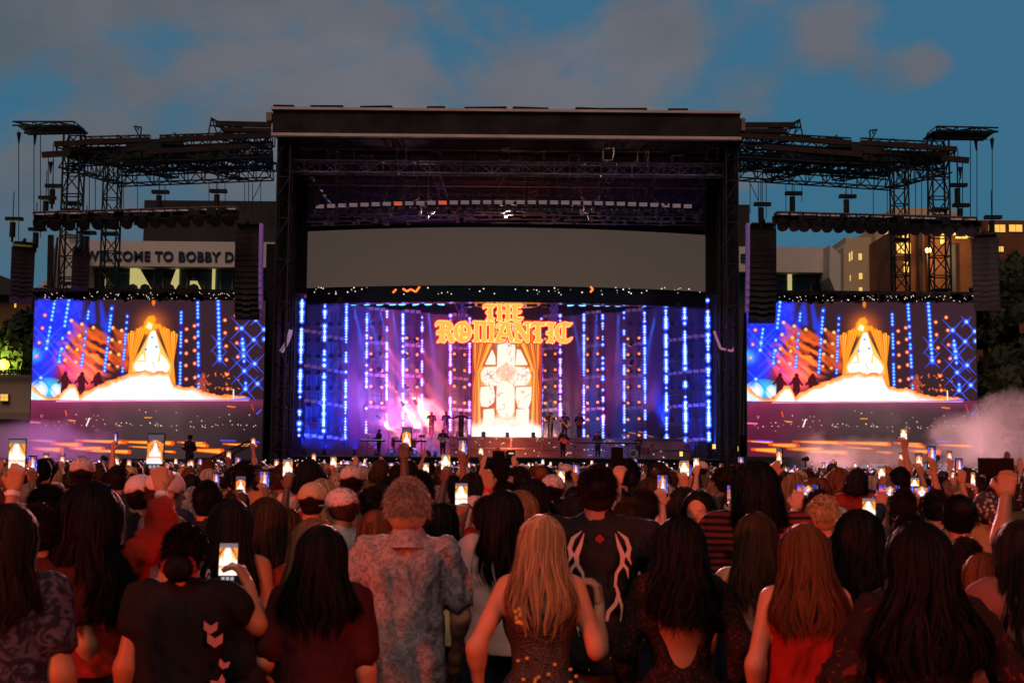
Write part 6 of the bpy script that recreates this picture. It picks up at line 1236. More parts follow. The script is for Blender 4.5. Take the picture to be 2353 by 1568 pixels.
# 9 man with grey hair
o, J = person(934, 1098, 6.4, 'man with curly grey hair in a short sleeved patterned shirt', 'light', 'grey', dict(k='short', n=6500, ln=.020, size=1.12, low=-.09, sw=.0016), dict(m=pattern_cloth('paisley_shirt', (.38, .33, .35), (.17, .15, .175), 'paisley', 21, None, .50, .14), sleeve=.72, hem=.72, f=.015, wr=.012, wide=.02, female=False), armL=((.12, -.03, -.26), (.0, .04, -.25)), armR=((.07, .02, -.27), (-.03, .14, -.20)), female=False, build=.97, low='beige', hands={-1: dict(n=(1, 0, 0), curl=.4)})
MB().tube((-.085, -.02, 1.475*J['s']), (.085, -.02, 1.475*J['s']), .001).tube((0, -.030, 1.405*J['s']), (0, -.02, 1.485*J['s']), .096*J['s'], .064*J['s'], n=20, caps=False).build('collar', CLOTH['paisley_shirt'], o, smooth=True)
# 11, 12
person(1155, 1118, 7.3, 'woman with long straight dark hair and pale pink top left of the blonde woman', 'light', 'black', dict(L=.36, w=.125, n=3000), dict(m=PINKW, sleeve=.62, wide=.02), build=1.1)
person(1195, 1122, 8.0, 'woman with wavy light brown hair behind the woman in the pale pink top', 'light', 'light', dict(L=.3, w=.11, curl=.006), dict(m=BLACK))
def ex12(o, J):
    g = np.random.default_rng(2); m = MB(); s = J['s']
    for i in range(26): a = g.uniform(-1, 1); z = g.uniform(.78, 1.12)*s; m.box((.165*a*s, -(.135-.07*a*a)*s, z), (.012, .008, .010), rz=a)
    for i in range(9): m.box((-.085+.02*g.uniform(-1, 1), -.128, (1.27+.035*g.uniform(-1, 1))*s), (.013, .01, .013))
    m.build('sequins', mat('amber_glow_sequin', (.9, .35, .1), .15, .9, emit=(.9, .16, .02), strength=.35), o)  # glitter put into the sequins as emission
o, J = person(1243, 1176, 5.95, 'blonde woman in a black sequined top with bare arms and a raised fist', 'light', 'blonde', dict(L=.34, w=.135, wave=.016, n=4600, sw=.0014, part=.01), dict(m=cloth('black_sequin', (.022, .014, .016), rough=.4, bump=(90, .8), spec=.7), sleeve=0, straps=True, hem=.72, f=.012), armL=((.13, -.06, -.25), (-.01, .08, -.22)), armR=((.10, -.04, -.27), (.015, .11, .20)), hands={1: dict(d=(-.1, .25, .95), n=(-1, .4, 0), curl=1.15), -1: dict(n=(1, 0, 0), curl=.5)}, build=1.0, extra=ex12)
# 13 tall man in the black shirt with pale flames
def ex13(o, J):
    s = J['s']; m = MB(); f = lambda x, z: Vector((x*s, -(.158+.02*math.cos(x*9)-.35*x*x+.03*(z-1.2))*s, z*s))
    def blade(pts, ws):
        L_, R_ = [], []
        for i, (x, z) in enumerate(pts):
            a = pts[max(0, i-1)]; b = pts[min(len(pts)-1, i+1)]; d = Vector((b[0]-a[0], b[1]-a[1])).normalized(); w = ws[i]; L_.append(f(x-d.y*w, z+d.x*w)); R_.append(f(x+d.y*w, z-d.x*w))
        for i in range(len(pts)-1): m.prism([L_[i], L_[i+1], R_[i+1], R_[i]], (0, .004, 0))
    for sg in (1, -1):
        q = lambda P: [(sg*x, z) for x, z in P]
        blade(q([(.07, 1.40), (.085, 1.35), (.105, 1.30), (.10, 1.26), (.075, 1.22), (.07, 1.16)]), (.001, .008, .012, .009, .007, .005)); blade(q([(.08, 1.41), (.12, 1.375), (.135, 1.33), (.12, 1.30), (.10, 1.29)]), (.001, .009, .010, .007, .001)); blade(q([(.135, 1.34), (.13, 1.29), (.145, 1.26)]), (.008, .007, .001)); blade(q([(.10, 1.27), (.125, 1.24), (.13, 1.20)]), (.008, .006, .001))
        blade(q([(.07, 1.18), (.085, 1.13), (.075, 1.09), (.04, 1.05), (.03, 1.0), (.045, .95), (.07, .92), (.055, .86), (.045, .79)]), (.004, .008, .009, .009, .007, .009, .010, .006, .001)); blade(q([(.085, 1.13), (.105, 1.06), (.10, 1.0), (.085, .95), (.06, .92)]), (.005, .007, .008, .007, .004)); blade(q([(.07, .93), (.09, .87), (.075, .80)]), (.006, .006, .001))
    m.build('flame_print', cloth('pale_print', (.58, .46, .43)), o)
    m = MB(); c = Vector((.0, 0, 0))
    for x, z in ((-.012, 1.375), (0, 1.385), (.012, 1.375), (0, 1.365)): m.prism([f(x-.008, z), f(x, z+.012), f(x+.008, z), f(x, z-.012)], (0, .004, 0))
    m.build('red_print', cloth('red_print', (.30, .03, .04)), o)
person(1372, 1064, 7.0, 'tall man in a black shirt with pale flame shapes printed down the back', 'tan', 'dark', dict(k='short', n=3200, ln=.026, size=1.03, low=-.05), dict(m=cloth('black_tee', (.016, .015, .018), noise=(4, .2)), sleeve=.75, hem=.78, f=.02, wr=.011, wide=.02), armL=((.06, .0, -.27), (-.05, .16, -.18)), armR=((.11, -.02, -.27), (0, .08, -.24)), female=False, build=1.20, low='beige', extra=ex13)
# 14 open backed dress
person(1562, 1190, 6.1, 'woman with long curly dark hair in an open backed dress with dark red lace sleeves', 'tan', 'black', dict(L=.32, w=.135, curl=.015, n=3000, puff=1.12, sw=.0026), dict(m=pattern_cloth('red_lace', (.07, .010, .009), (.012, .006, .006), 'spots', 55, None, .34, .10), sleeve=1.95, hem=.6, f=.012, subs=[((0, -.14, 1.17), (.115, .10, .24))]), armL=((.10, -.05, -.26), (-.02, .10, -.22)), armR=((.13, -.04, -.25), (-.05, .10, -.2)), build=1.06)
# 15 striped shirt
person(1737, 1063, 7.6, 'tall person with thick shoulder length black hair in a red and black striped shirt', 'tan', 'black', dict(L=.20, w=.115, curl=.006, n=2600, puff=1.16), dict(m=pattern_cloth('stripes', (.012, .010, .010), (.26, .02, .018), 'stripe', 9.0, None, .5, .12), sleeve=.9, f=.02, wide=.03, wr=.008), female=False, build=1.15)
# 16, 17
person(1737, 1171, 6.45, 'woman with long light brown hair and bare back left of the auburn haired woman', 'light', 'brown', dict(L=.30, w=.13, wave=.014, n=3600), dict(m=cloth('pink_crop', (.45, .20, .18), noise=(20, .3)), sleeve=0, straps=True, hem=1.06, top=1.20, f=.008), armL=((.09, -.02, -.26), (-.02, .12, -.2)), build=1.02)
person(1848, 1199, 5.75, 'woman with long straight auburn hair in a bright red sleeveless dress', 'light', 'auburn', dict(L=.33, w=.15, wave=.018, n=4600, sw=.0015, puff=1.04), dict(m=cloth('red_dress', (.26, .014, .012), noise=(4, .25)), sleeve=0, straps=True, hem=.55, f=.014, skirt=True, wr=.010, wide=.01), armL=((.07, -.03, -.27), (-.02, .10, -.22)), armR=((.06, -.02, -.27), (-.04, .16, -.16)), build=1.0)
# 18, 19
person(1972, 1178, 6.7, 'woman with a wide mass of curly black hair right of the auburn haired woman', 'tan', 'black', dict(L=.32, w=.15, curl=.014, n=2600, puff=1.2, sw=.0026), dict(m=BLACK, sleeve=0, straps=True), armL=((.11, .0, -.26), (0, .1, -.2)))
person(2112, 1208, 5.0, 'woman with very big long black hair in a dark maroon flowered dress near the right', 'tan', 'black', dict(L=.40, w=.19, wave=.024, curl=.006, n=4200, puff=1.20, sw=.0024), dict(m=pattern_cloth('maroon_flower', (.016, .006, .007), (.12, .015, .014), 'paisley', 13, None, .63, .05), sleeve=1.5, hem=.55, f=.018, wr=.010, wide=.03), armL=((.14, -.04, -.23), (-.06, .12, -.18)), armR=((.16, -.02, -.22), (.0, .12, -.2)), build=1.15)
# right side group
def bun(o, J): c = Vector(J['hc']); MB().ball(c+Vector((.0, -.09, .05)), .062, 14).build('bun', HAIR['black'], o, smooth=True)
person(2203, 1136, 8.0, 'woman with a round black bun in a white sleeveless top', 'tan', 'black', dict(k='short', n=2000, ln=.03, size=1.08), dict(m=cloth('off_white', (.55, .46, .36)), sleeve=0, straps=True, top=1.42, hem=.9), extra=bun, armR=((.10, .02, -.24), (.02, .1, .16)))
def bandana(o, J):
    s = J['s']; c = J['hc']; me = sdf_mesh([('e', (c[0], c[1]-.01*s, c[2]+.015*s), (.093*s, .112*s, .112*s)), ('c', (c[0], c[1]-.10*s, c[2]-.01), (c[0]+.02, c[1]-.12*s, c[2]-.15*s), .05, .012)], .011, 'bandana', .02, cuts=[((0, c[1]+.05, c[2]+.03), (0, 1, -.8))]); link('bandana', me, pattern_cloth('bandana', (.45, .38, .34), (.05, .04, .045), 'spots', 34, None, .35, .1), o, smooth=True)
person(2272, 1124, 8.6, 'person in a pale patterned bandana and a tan shirt', 'tan', 'dark', dict(k='short', n=800), dict(m=cloth('tan_shirt', (.36, .17, .07), noise=(3, .12)), sleeve=.7, hem=.8, f=.03, wide=.06, wr=.012), female=False, build=1.2, extra=bandana)
o, J = person(2216, 1228, 6.0, 'person in a pale pink shirt with dark handwriting on the back', 'light', 'dark', dict(k='short', n=1500), dict(m=cloth('pale_pink', (.55, .26, .30)), sleeve=.6, f=.02, wide=.03), armR=((.06, .10, -.2), (.02, .06, .2)), build=1.0)
s_ = J['s']; m = MB(); zz = 1.19*s_
def scrib(pts): m.path([Vector((x, -.178, z)) for x, z in pts], .0045, 5)
scrib([(.02+.012*i, zz+.018*math.sin(i*2.1)+.02) for i in range(12)]); scrib([(.0, zz-.01), (.06, zz+.05), (.05, zz-.01), (.09, zz+.045), (.085, zz-.005), (.11, zz+.02), (.14, zz+.0)]); scrib([(.04, zz-.05), (.09, zz-.055), (.15, zz-.03)]); m.build('handwriting', cloth('ink', (.03, .015, .03)), o)
o, J = person(2262, 1262, 5.7, 'person with a dark blue denim sleeve raising a hand beside the pale pink shirt', 'light', 'auburn', dict(L=.3, w=.12, n=1800, wave=.012), dict(m=cloth('teal_denim', (.02, .045, .075), noise=(12, .3)), sleeve=1.5, f=.02, hem=1.0), armL=((.04, .06, -.12), (-.01, .05, .22)), hands={-1: dict(n=(0, 1, 0), curl=.5)}, low='beige')
person(2346, 1186, 5.5, 'person with long dark brown hair cut by the right edge', 'tan', 'dark', dict(L=.45, w=.13, wave=.016, n=3000), dict(m=cloth('rose_brown', (.18, .08, .07), noise=(4, .2)), sleeve=1.6, f=.02, wide=.02))
# woman looking back and down
person(1607, 1122, 8.4, 'young woman with black hair turned round with her face to the camera, looking down', 'light', 'black', dict(L=.34, w=.12, n=1800, back=-.02), dict(m=BLACK, sleeve=.5), yaw=158)
person(1445, 1143, 8.1, 'person with short brown hair right behind the tall man in black', 'light', 'brown', dict(k='short', n=2000, ln=.03, size=1.08), dict(m=PINKW, sleeve=.7), female=False)
person(1322, 1130, 8.6, 'person with chin length dark hair left of the tall man in black', 'tan', 'dark', dict(L=.16, w=.11, n=1500), dict(m=BLACK))
person(862, 1166, 7.6, 'woman with long light brown hair and bare shoulder straps left of the grey haired man', 'light', 'auburn', dict(L=.30, w=.11, n=2000, wave=.014), dict(m=BLACK, sleeve=0, straps=True))
person(1012, 1148, 8.0, 'woman with long black hair in a pale yellow shirt right of the grey haired man', 'tan', 'black', dict(L=.30, w=.12, n=2800), dict(m=cloth('pale_yellow', (.55, .45, .24)), sleeve=.7, wide=.03))
def headband(o, J): s = J['s']; c = Vector(J['hc']); MB().tube(c+Vector((0, -.012, -.03)), c+Vector((0, -.004, .012)), .094*s, .098*s, n=22, caps=False).path([c+Vector((-.05, -.09, -.02)), c+Vector((-.07, -.11, -.07)), c+Vector((-.065, -.11, -.13))], .012, 5).build('headband', cloth('white_band', (.6, .5, .46)), o, smooth=True)
person(1144, 1053, 10.4, 'person with short black hair tied round with a white headband', 'brown', 'black', dict(k='short', n=2000, ln=.02, size=1.05), dict(m=PINKW), female=False, extra=headband, yaw=-12)
person(1190, 1066, 11.2, 'person with short dark hair right of the white headband', 'tan', 'dark', dict(k='short', n=1500), dict(m=BLACK), female=False)
person(960, 1080, 8.9, 'person with short black hair right behind the grey haired man', 'tan', 'black', dict(k='short', n=1800, ln=.03, size=1.1), dict(m=MAROON), female=False)
# raised arms with phones
def raiser(x, ytop, Y, label, plabel, sd=1, port=True, arm=((.10, .06, .22), (.0, .06, .25)), dx=0, hair='dark', skin='tan', lit=True, tm=BLACK, both=False, yaw=0, band=None, dz=.135, sleeve=.5):
    h = {sd: dict(d=(-.15*sd, .15, 1), n=(-.4*sd, 1, 0), grip=True)}
    if both: h[-sd] = dict(d=(.15*sd, .15, 1), n=(.4*sd, 1, 0), grip=True)
    k = {('armR' if sd > 0 else 'armL'): arm}
    if both: k[('armL' if sd > 0 else 'armR')] = arm
    o, J = person(x, ytop, Y, label, skin, hair, dict(k='short', n=1200, ln=.03), dict(m=tm, sleeve=sleeve), hands=h, yaw=yaw, extra=(lambda o, J: wristband(o, J, sd, band)) if band else None, **k)
    w_ = world(o, J[('wr', sd)]); 
    if both: w2 = world(o, J[('wr', -sd)]); w_ = (w_+w2)/2; w_.z += .0
    phone(w_+Vector((dx if not both else 0, .035, dz if not both else .105)), port, R(yaw), 0, plabel, lit=lit); return o
raiser(1003, 1150, 8.4, 'person raising a dark phone with a red wristband left of the headband', 'unlit dark phone held up left of the white headband', arm=((.10, .10, .18), (.08, .08, .24)), dx=.05, lit=False, band=WR, tm=RED)
raiser(1118, 1135, 8.0, 'person with bare forearm holding a lit phone at head height below the headband', 'lit phone at head height left of the white headband', sd=-1, arm=((.03, .16, -.05), (-.02, .06, .22)), dx=.0, skin='brown', band=WR)
raiser(1480, 1120, 8.6, 'person holding a dark tall phone with spread fingers right of the tall man in black', 'tall unlit phone held up right of the tall man in black', sd=-1, arm=((.02, .14, .12), (-.02, .08, .24)), lit=False, skin='light')
raiser(2085, 1170, 7.4, 'person in a red long sleeve holding an upright lit phone near the right', 'upright phone glowing orange near the right', sd=-1, arm=((.02, .15, -.06), (-.02, .07, .22)), tm=RED, sleeve=1.8, hair='black')
raiser(2075, 1118, 9.0, 'person in a dark sleeve holding a sideways lit phone in both hands near the right', 'sideways lit phone left of the two near the right', both=True, port=False, arm=((.06, .15, -.02), (-.14, .12, .21)), tm=cloth('slate', (.03, .04, .06)), sleeve=1.9)
raiser(2150, 1120, 9.2, 'person holding a sideways lit phone in both hands above the bun', 'sideways lit phone above the round black bun', both=True, port=False, arm=((.06, .15, -.02), (-.14, .12, .21)), skin='light')
raiser(1880, 1120, 8.8, 'person with light arms framing a dark phone above the auburn hair', 'sideways phone above the auburn haired woman', both=True, port=False, arm=((.08, .16, -.02), (-.15, .10, .22)), skin='light')
raiser(168, 1118, 8.4, 'person holding a sideways pale phone left of the raised red sleeve', 'sideways greenish phone at the left behind the red topped woman', both=True, port=False, arm=((.06, .15, -.05), (-.14, .12, .18)))
raiser(2424, 1100, 6.0, 'person at the right edge holding a dark camera out sideways', 'long dark phone held sideways at the right edge', sd=-1, port=False, arm=((.02, .14, .06), (-.05, .08, .20)), lit=False, dx=-.03, dz=.12, skin='tan')
# ---------------------------------------------------------------- the middle of the crowd: templates copied with their parts
TOPS = {'black': (BLACK, 'black'), 'maroon': (MAROON, 'maroon'), 'white': (cloth('white', (.55, .50, .48)), 'white'), 'grey': (cloth('grey', (.14, .13, .14)), 'grey'), 'red': (RED, 'red'), 'navy': (cloth('navy', (.02, .025, .06)), 'navy'), 'yellow': (cloth('yellow', (.50, .32, .06)), 'yellow'), 'tan': (cloth('tan_shirt', (.36, .17, .07)), 'tan'), 'pink': (PINKW, 'pale pink'), 'olive': (cloth('olive', (.07, .07, .04)), 'olive')}
def template(i, hair_kind, female, armL, armR, capm=None, ph=None):
    J = skeleton(1.70, 1.06, armL, armR, (0, 0), female); o = empty('person', (0, 0, 0)); hs = {}
    for sd, a in ((-1, armL), (1, armR)):
        if a in ('up', 'high', 'phone', 'face', 'wide', 'mid'): hs[sd] = dict(d=(-.1*sd, .1, 1), n=(-.4*sd, 1, 0), grip=ph is not None, curl=.25)
    link('body', body_mesh(J, .022, hs, female), SKIN['tan'], o, smooth=True); hm = HAIR['dark']
    if hair_kind == 'long': long_hair(J, .32, .13, hm, o, n=900, seed=i, sw=.0034, res=.02, wave=.012)
    elif hair_kind == 'curly': long_hair(J, .20, .14, hm, o, n=900, seed=i, sw=.0036, res=.02, curl=.010, puff=1.22)
    elif hair_kind == 'bob': long_hair(J, .12, .10, hm, o, n=600, seed=i, sw=.0034, res=.018)
    else: short_hair(J, hm, o, n=900, ln=.026, seed=i, res=.016, sw=.0028, size=1.05)
    if hair_kind in ('bun', 'pony'):
        c_ = Vector(J['hc']); q = (MB().ball(c_+Vector((0, -.10, .06)), .055, 10) if hair_kind == 'bun' else MB().tube(c_+Vector((0, -.10, .05)), c_+Vector((0, -.15, -.08)), .03, .045, n=9).tube(c_+Vector((0, -.15, -.08)), c_+Vector((0, -.13, -.30)), .045, .012, n=9)).build('hair', hm, o, smooth=True)
    if capm: cap(capm)(o, J)
    garment(J, BLACK, o, female=female, seed=i, res=.022, sleeve=.6, f=.018, wide=.02); trousers(J, cloth('dark_denim', (.02, .025, .045)), o, .03)
    for c in [o]+list(o.children):
        if c.data:
            for sl in c.material_slots: mm = sl.material; sl.link = 'OBJECT'; sl.material = mm
    pos = None
    if ph: sds = [sd for sd, a in ((-1, armL), (1, armR)) if a in ('up', 'high', 'phone', 'face', 'mid')]; pos = sum((Vector(J[('wr', sd)]) for sd in sds), Vector())/len(sds)+Vector((0, .035, .13 if len(sds) == 1 else .11))
    return dict(o=o, used=False, ph=ph, pos=pos, hair=hair_kind, capm=capm)
TP = [template(0, 'long', True, 'down', 'down'), template(1, 'short', False, 'down', 'down'), template(2, 'curly', True, 'down', 'bent'), template(3, 'bob', True, 'down', 'down'), template(4, 'long', True, 'phone', 'phone', None, 'side'), template(5, 'short', False, 'down', 'high', None, 'up'),
      template(6, 'long', True, 'mid', 'down', None, 'up'), template(7, 'short', False, 'down', 'mid', None, 'up'), template(8, 'short', False, 'down', 'down', WCP), template(9, 'short', False, 'down', 'wide'), template(10, 'bob', True, 'down', 'mid', None, 'up'), template(11, 'short', False, 'up', 'up'), template(12, 'bun', True, 'down', 'down'), template(13, 'pony', True, 'fold', 'down'), template(14, 'short', False, 'down', 'down', BEI), template(15, 'curly', True, 'mid', 'mid', None, 'side')]
HAIRW = {'long': 'long', 'short': 'short', 'curly': 'big curly', 'bob': 'chin length', 'bun': 'tied up', 'pony': 'ponytailed'}
near = [(o.location.x, o.location.y) for o in scene.objects if o.get('category') == 'person']
spots_ = []; g8 = np.random.default_rng(21)
def free(x, y, d): return all((x-a)**2+(y-b)**2 > d*d for a, b in spots_) and all((x-a)**2+(y-b)**2 > (d*.72)**2 for a, b in near)
ys = 8.2
while len(spots_) < 258:
    for t in range(int(26+ys)):
        x = g8.uniform(-.39, .39)*ys; y = ys+g8.uniform(0, .62)
        if free(x, y, .60+.004*y): spots_.append((x, y))
    ys += .62
nph = 0; rowmax = ys
for i, (x, y) in enumerate(spots_[:262]):
    t = TP[g8.choice(16, p=np.array([15, 20, 8, 9, 2, 3, 6, 7, 4, 1, 8, 2, 5, 4, 3, 3])/100.)]; o = t['o'] if not t['used'] else copy_tree(t['o']); t['used'] = True
    hk = g8.choice(['black', 'dark', 'brown', 'light', 'auburn', 'grey', 'blonde'], p=[.34, .30, .17, .07, .05, .03, .04]); tk = g8.choice(list(TOPS)); sk = g8.choice(['light', 'tan', 'brown', 'dark'], p=[.35, .35, .2, .1])
    low_ = y < 11; hmax = 1.62 if low_ else 1.70
    sc = g8.normal(hmax, .08)/1.70; o.location = (x, y, 0); o.rotation_euler = (0, 0, R(g8.normal(0, 20))); o.scale = (sc,)*3
    for c in o.children:
        n_ = c.name.split('.')[0]
        if n_ == 'hair':
            c.material_slots[0].link = 'OBJECT'; c.material_slots[0].material = HAIR[hk]
            for q in c.children: q.material_slots[0].link = 'OBJECT'; q.material_slots[0].material = HAIR[hk]
        elif n_ == 'body': c.material_slots[0].material = SKIN[sk]
        elif n_ == 'top': c.material_slots[0].material = TOPS[tk][0]
    px = 1176+x/y*FOC; area = 'below the left screen' if px < 620 else 'left of the stage centre' if px < 1050 else 'in front of the stage centre' if px < 1400 else 'right of the stage centre' if px < 1720 else 'below the right screen'
    area = 'by left screen' if px < 620 else 'left of centre' if px < 1050 else 'at centre' if px < 1400 else 'right of centre' if px < 1720 else 'by right screen'; pose = ' holding up phone' if t['ph'] else ' raising arms' if t is TP[11] else ''; dep = 'nearer' if y < 11 else 'middle' if y < 15 else 'farther'
    who = f"person with {HAIRW[t['hair']]} {hk} hair, {TOPS[tk][1]} top{pose}, {dep} rows {area}" if not t['capm'] else f"person in a {'white' if t['capm'] is WCP else 'beige'} cap and {TOPS[tk][1]} top{pose}, {dep} rows {area}"
    hkw = {'dark': 'dark brown', 'light': 'light brown'}.get(hk, hk); who = who.replace(f"{hk} hair", f"{hkw} hair")
    who = who if len(who.split()) <= 16 else who.replace(' rows', '').replace(' hair', '-haired').replace('with ', '') if False else who
    if len(who.split()) > 16: who = who.replace(' rows', '').replace('person with ', '').replace(' hair,', ' haired person,')
    tag(o, who, 'person', 'standing people in the middle of the crowd')
    if t['ph']:
        p = Matrix.Translation(o.location) @ Matrix.Rotation(o.rotation_euler.z, 4, 'Z') @ (t['pos']*sc); phone(p, t['ph'] == 'up', o.rotation_euler.z, 0, f"lit {'upright' if t['ph'] == 'up' else 'sideways'} phone held by a person with {hkw} hair and {TOPS[tk][1]} top", 'phones held up in the crowd'); nph += 1
for t in TP:
    if not t['used']:
        for c in list(t['o'].children): bpy.data.objects.remove(c)
        bpy.data.objects.remove(t['o'])

# ---------------------------------------------------------------- the far crowd: one mass of heads and shoulders up to the stage
def lowpoly(seed, raise_=0):
    g = np.random.default_rng(seed); P = [('e', (0, 0, 1.58), (.085, .10, .12)), ('c', (0, 0, 1.38), (0, 0, 1.5), .06, .055), ('c', (-.15, 0, 1.36), (.15, 0, 1.36), .08, .08), ('c', (0, 0, 1.3), (0, 0, .35), .17, .15)]
    if seed % 3 == 0: P.append(('e', (0, -.05, 1.45), (.10, .07, .18)))
    if seed % 3 == 1: P.append(('e', (0, -.01, 1.60), (.11, .12, .12)))
    if raise_: sd = 1 if raise_ == 1 else -1; P += [('c', (sd*.17, 0, 1.36), (sd*.27, .10, 1.38), .05, .042), ('c', (sd*.27, .10, 1.38), (sd*.22, .18, 1.64), .04, .028), ('e', (sd*.22, .18, 1.71), (.045, .03, .075))]
    me = sdf_mesh(P, .05, 'low', .03); v = np.empty(len(me.vertices)*3, np.float32); me.vertices.foreach_get('co', v); f = np.empty(len(me.loops), np.int32); me.loops.foreach_get('vertex_index', f); bpy.data.meshes.remove(me); return v.reshape(-1, 3), f.reshape(-1, 4)
LP = [lowpoly(s, r) for s, r in ((0, 0), (1, 0), (2, 0), (3, 0), (4, 0), (5, 1), (6, 2))]
Vs, Fs, Cs, b = [], [], [], 0; HC = np.array([(.012, .010, .010), (.02, .014, .012), (.05, .03, .02), (.16, .09, .05), (.35, .28, .22), (.45, .42, .40)]); TC = np.array([(.015, .015, .018), (.06, .012, .012), (.4, .36, .34), (.10, .09, .10), (.22, .02, .02), (.03, .04, .08), (.35, .2, .06)]); SC_ = np.array([(.42, .20, .12), (.30, .14, .08), (.12, .06, .04)])
y = 5.5; farph = []; cnt = 0
while y < 86:
    st_ = .56+.010*y; x = -.50*y-2.5
    while x < .50*y+2.5:
        if y < rowmax+.3 and abs(x) < .40*y+.35: x = .40*y+.35 if x > -.40*y-.34 else x
        if y > 60 and abs(x) > .44*y: x += st_; continue
        xx, yy = x+g8.uniform(-.16, .16), y+g8.uniform(-.25, .25); k = g8.choice(7, p=[.20, .21, .19, .12, .12, .09, .07]); v, f = LP[k]; sc = g8.normal(1.0, .04); v2 = v*sc; a = g8.normal(0, .25); V = np.stack([v2[:, 0]*math.cos(a)-v2[:, 1]*math.sin(a)+xx, v2[:, 0]*math.sin(a)+v2[:, 1]*math.cos(a)+yy, v2[:, 2]], 1)
        hc = HC[g8.choice(6, p=[.36, .28, .16, .08, .06, .06])]; tc_ = TC[g8.integers(7)]; sk_ = SC_[g8.integers(3)]; z = v[:, 2]; arm = (np.abs(v[:, 0]) > .14) & (z > 1.44)
        c = np.where((z > 1.50)[:, None] | ((z > 1.38) & (v[:, 1] < -.02) & (k % 3 == 0))[:, None], hc, np.where((z > 1.44)[:, None], sk_, tc_)); c = np.where(arm[:, None], sk_, c); Vs.append(V); Fs.append(f+b); Cs.append(c); b += len(V); cnt += 1
        if k >= 5 and rowmax < yy < 58 and abs(xx) < .39*yy: sd = 1 if k == 5 else -1; farph.append((sd*.22*sc*math.cos(a)-.18*sc*math.sin(a)+xx, .18*sc+yy+.04, 1.79*sc))
        x += st_*g8.uniform(.85, 1.15)
    y += .62+.006*y
me = mesh_np('far_crowd', np.concatenate(Vs), np.concatenate(Fs)); C_ = np.concatenate(Cs); C_ = np.concatenate([C_, np.ones((len(C_), 1))], 1); ca = me.color_attributes.new('Col', 'FLOAT_COLOR', 'POINT'); ca.data.foreach_set('color', C_.astype(np.float32).ravel())
m, N, L, b_ = node_mat('far_people'); a_ = N.new('ShaderNodeAttribute'); a_.attribute_name = 'Col'; L.new(a_.outputs['Color'], b_.inputs['Base Color']); b_.inputs['Roughness'].default_value = .7
link('far_crowd', me, m, smooth=True, kind='stuff', label='dense mass of heads and raised arms reaching to the foot of the stage', cat='crowd')
g8.shuffle(farph)
for p in farph[:190]:
    px = 1176+p[0]/p[1]*FOC; area = 'below the left screen' if px < 620 else 'left of the stage centre' if px < 1050 else 'in front of the stage centre' if px < 1400 else 'right of the stage centre' if px < 1720 else 'below the right screen'
    phone(p, g8.random() < .7, g8.normal(0, .2), 0, f"tiny lit phone in the {'far' if p[1] > 35 else 'rear middle'} crowd {area}", 'phones held up in the far crowd')
# ---------------------------------------------------------------- the band
SUIT = cloth('dark_suit', (.035, .018, .028)); SHIRT = cloth('open_shirt', (.30, .12, .10)); BRASS = mat('brass', (.8, .45, .12), .25, 1, emit=(.35, .12, .02), strength=.5); WOOD = mat('red_guitar', (.35, .04, .03), .2)  # the brass carries a faint amber emission of its own
STEEL = mat('chrome_stand', (.6, .55, .65), .25, .9)
def player(x, y, Y, zf, label, armL, armR, yaw=180, skin='brown', h=1.78, seat=False, grp='band members'):
    a = W(x, y, Y); o = empty('person', (a.x, Y, zf), rz=R(yaw), label=label, cat='person', group=grp); J = skeleton(h, 1.1, armL, armR, (0, 0), False)
    link('body', body_mesh(J, .03, {}, False), SKIN[skin], o, smooth=True); short_hair(J, HAIR['black'], o, n=150, seed=int(x), res=.025, sw=.006); garment(J, SUIT, o, 'jacket', sleeve=1.85, hem=.78, f=.022, female=False, res=.03, wr=.004, seed=int(x)); trousers(J, SUIT, o, .035)
    s = J['s']; MB().prism([(-.05*s, .155*s, 1.36*s), (.05*s, .155*s, 1.36*s), (0, .17*s, 1.12*s)], (0, .012, 0)).build('shirt_front', SHIRT, o); return o, J
def guitar(o, J, m_, label, neck=1):
    s = J['s']; t = empty('guitar', world(o, (0, .2*s, 1.02*s)), rz=o.rotation_euler.z, label=label, cat='guitar', group='guitars'); t.location.z += o.location.z*0
    t.rotation_euler = (0, R(-25*neck), o.rotation_euler.z); MB().tube((.0, 0, 0), (0, .05, 0), .17, n=16).tube((.2*neck, 0, 0), (.2*neck, .05, 0), .13, n=16).build('body', m_, t); MB().box((-.45*neck, .03, 0), (.62, .03, .05)).build('neck', mat('guitar_neck', (.12, .06, .03), .4), t); MB().box((-.8*neck, .03, 0), (.16, .03, .08)).build('headstock', BLK, t)
    return t
zr_ = zs
B = {'trum': ((.10, .16, -.14), (-.12, .16, .06)), 'gL': ((.12, .08, -.22), (.04, .22, .04)), 'gR': ((.10, .06, -.26), (-.18, .16, .02)), 'keys': ((.06, .10, -.26), (-.02, .24, -.02)), 'out': ((.24, .06, -.10), (.22, .04, -.06))}
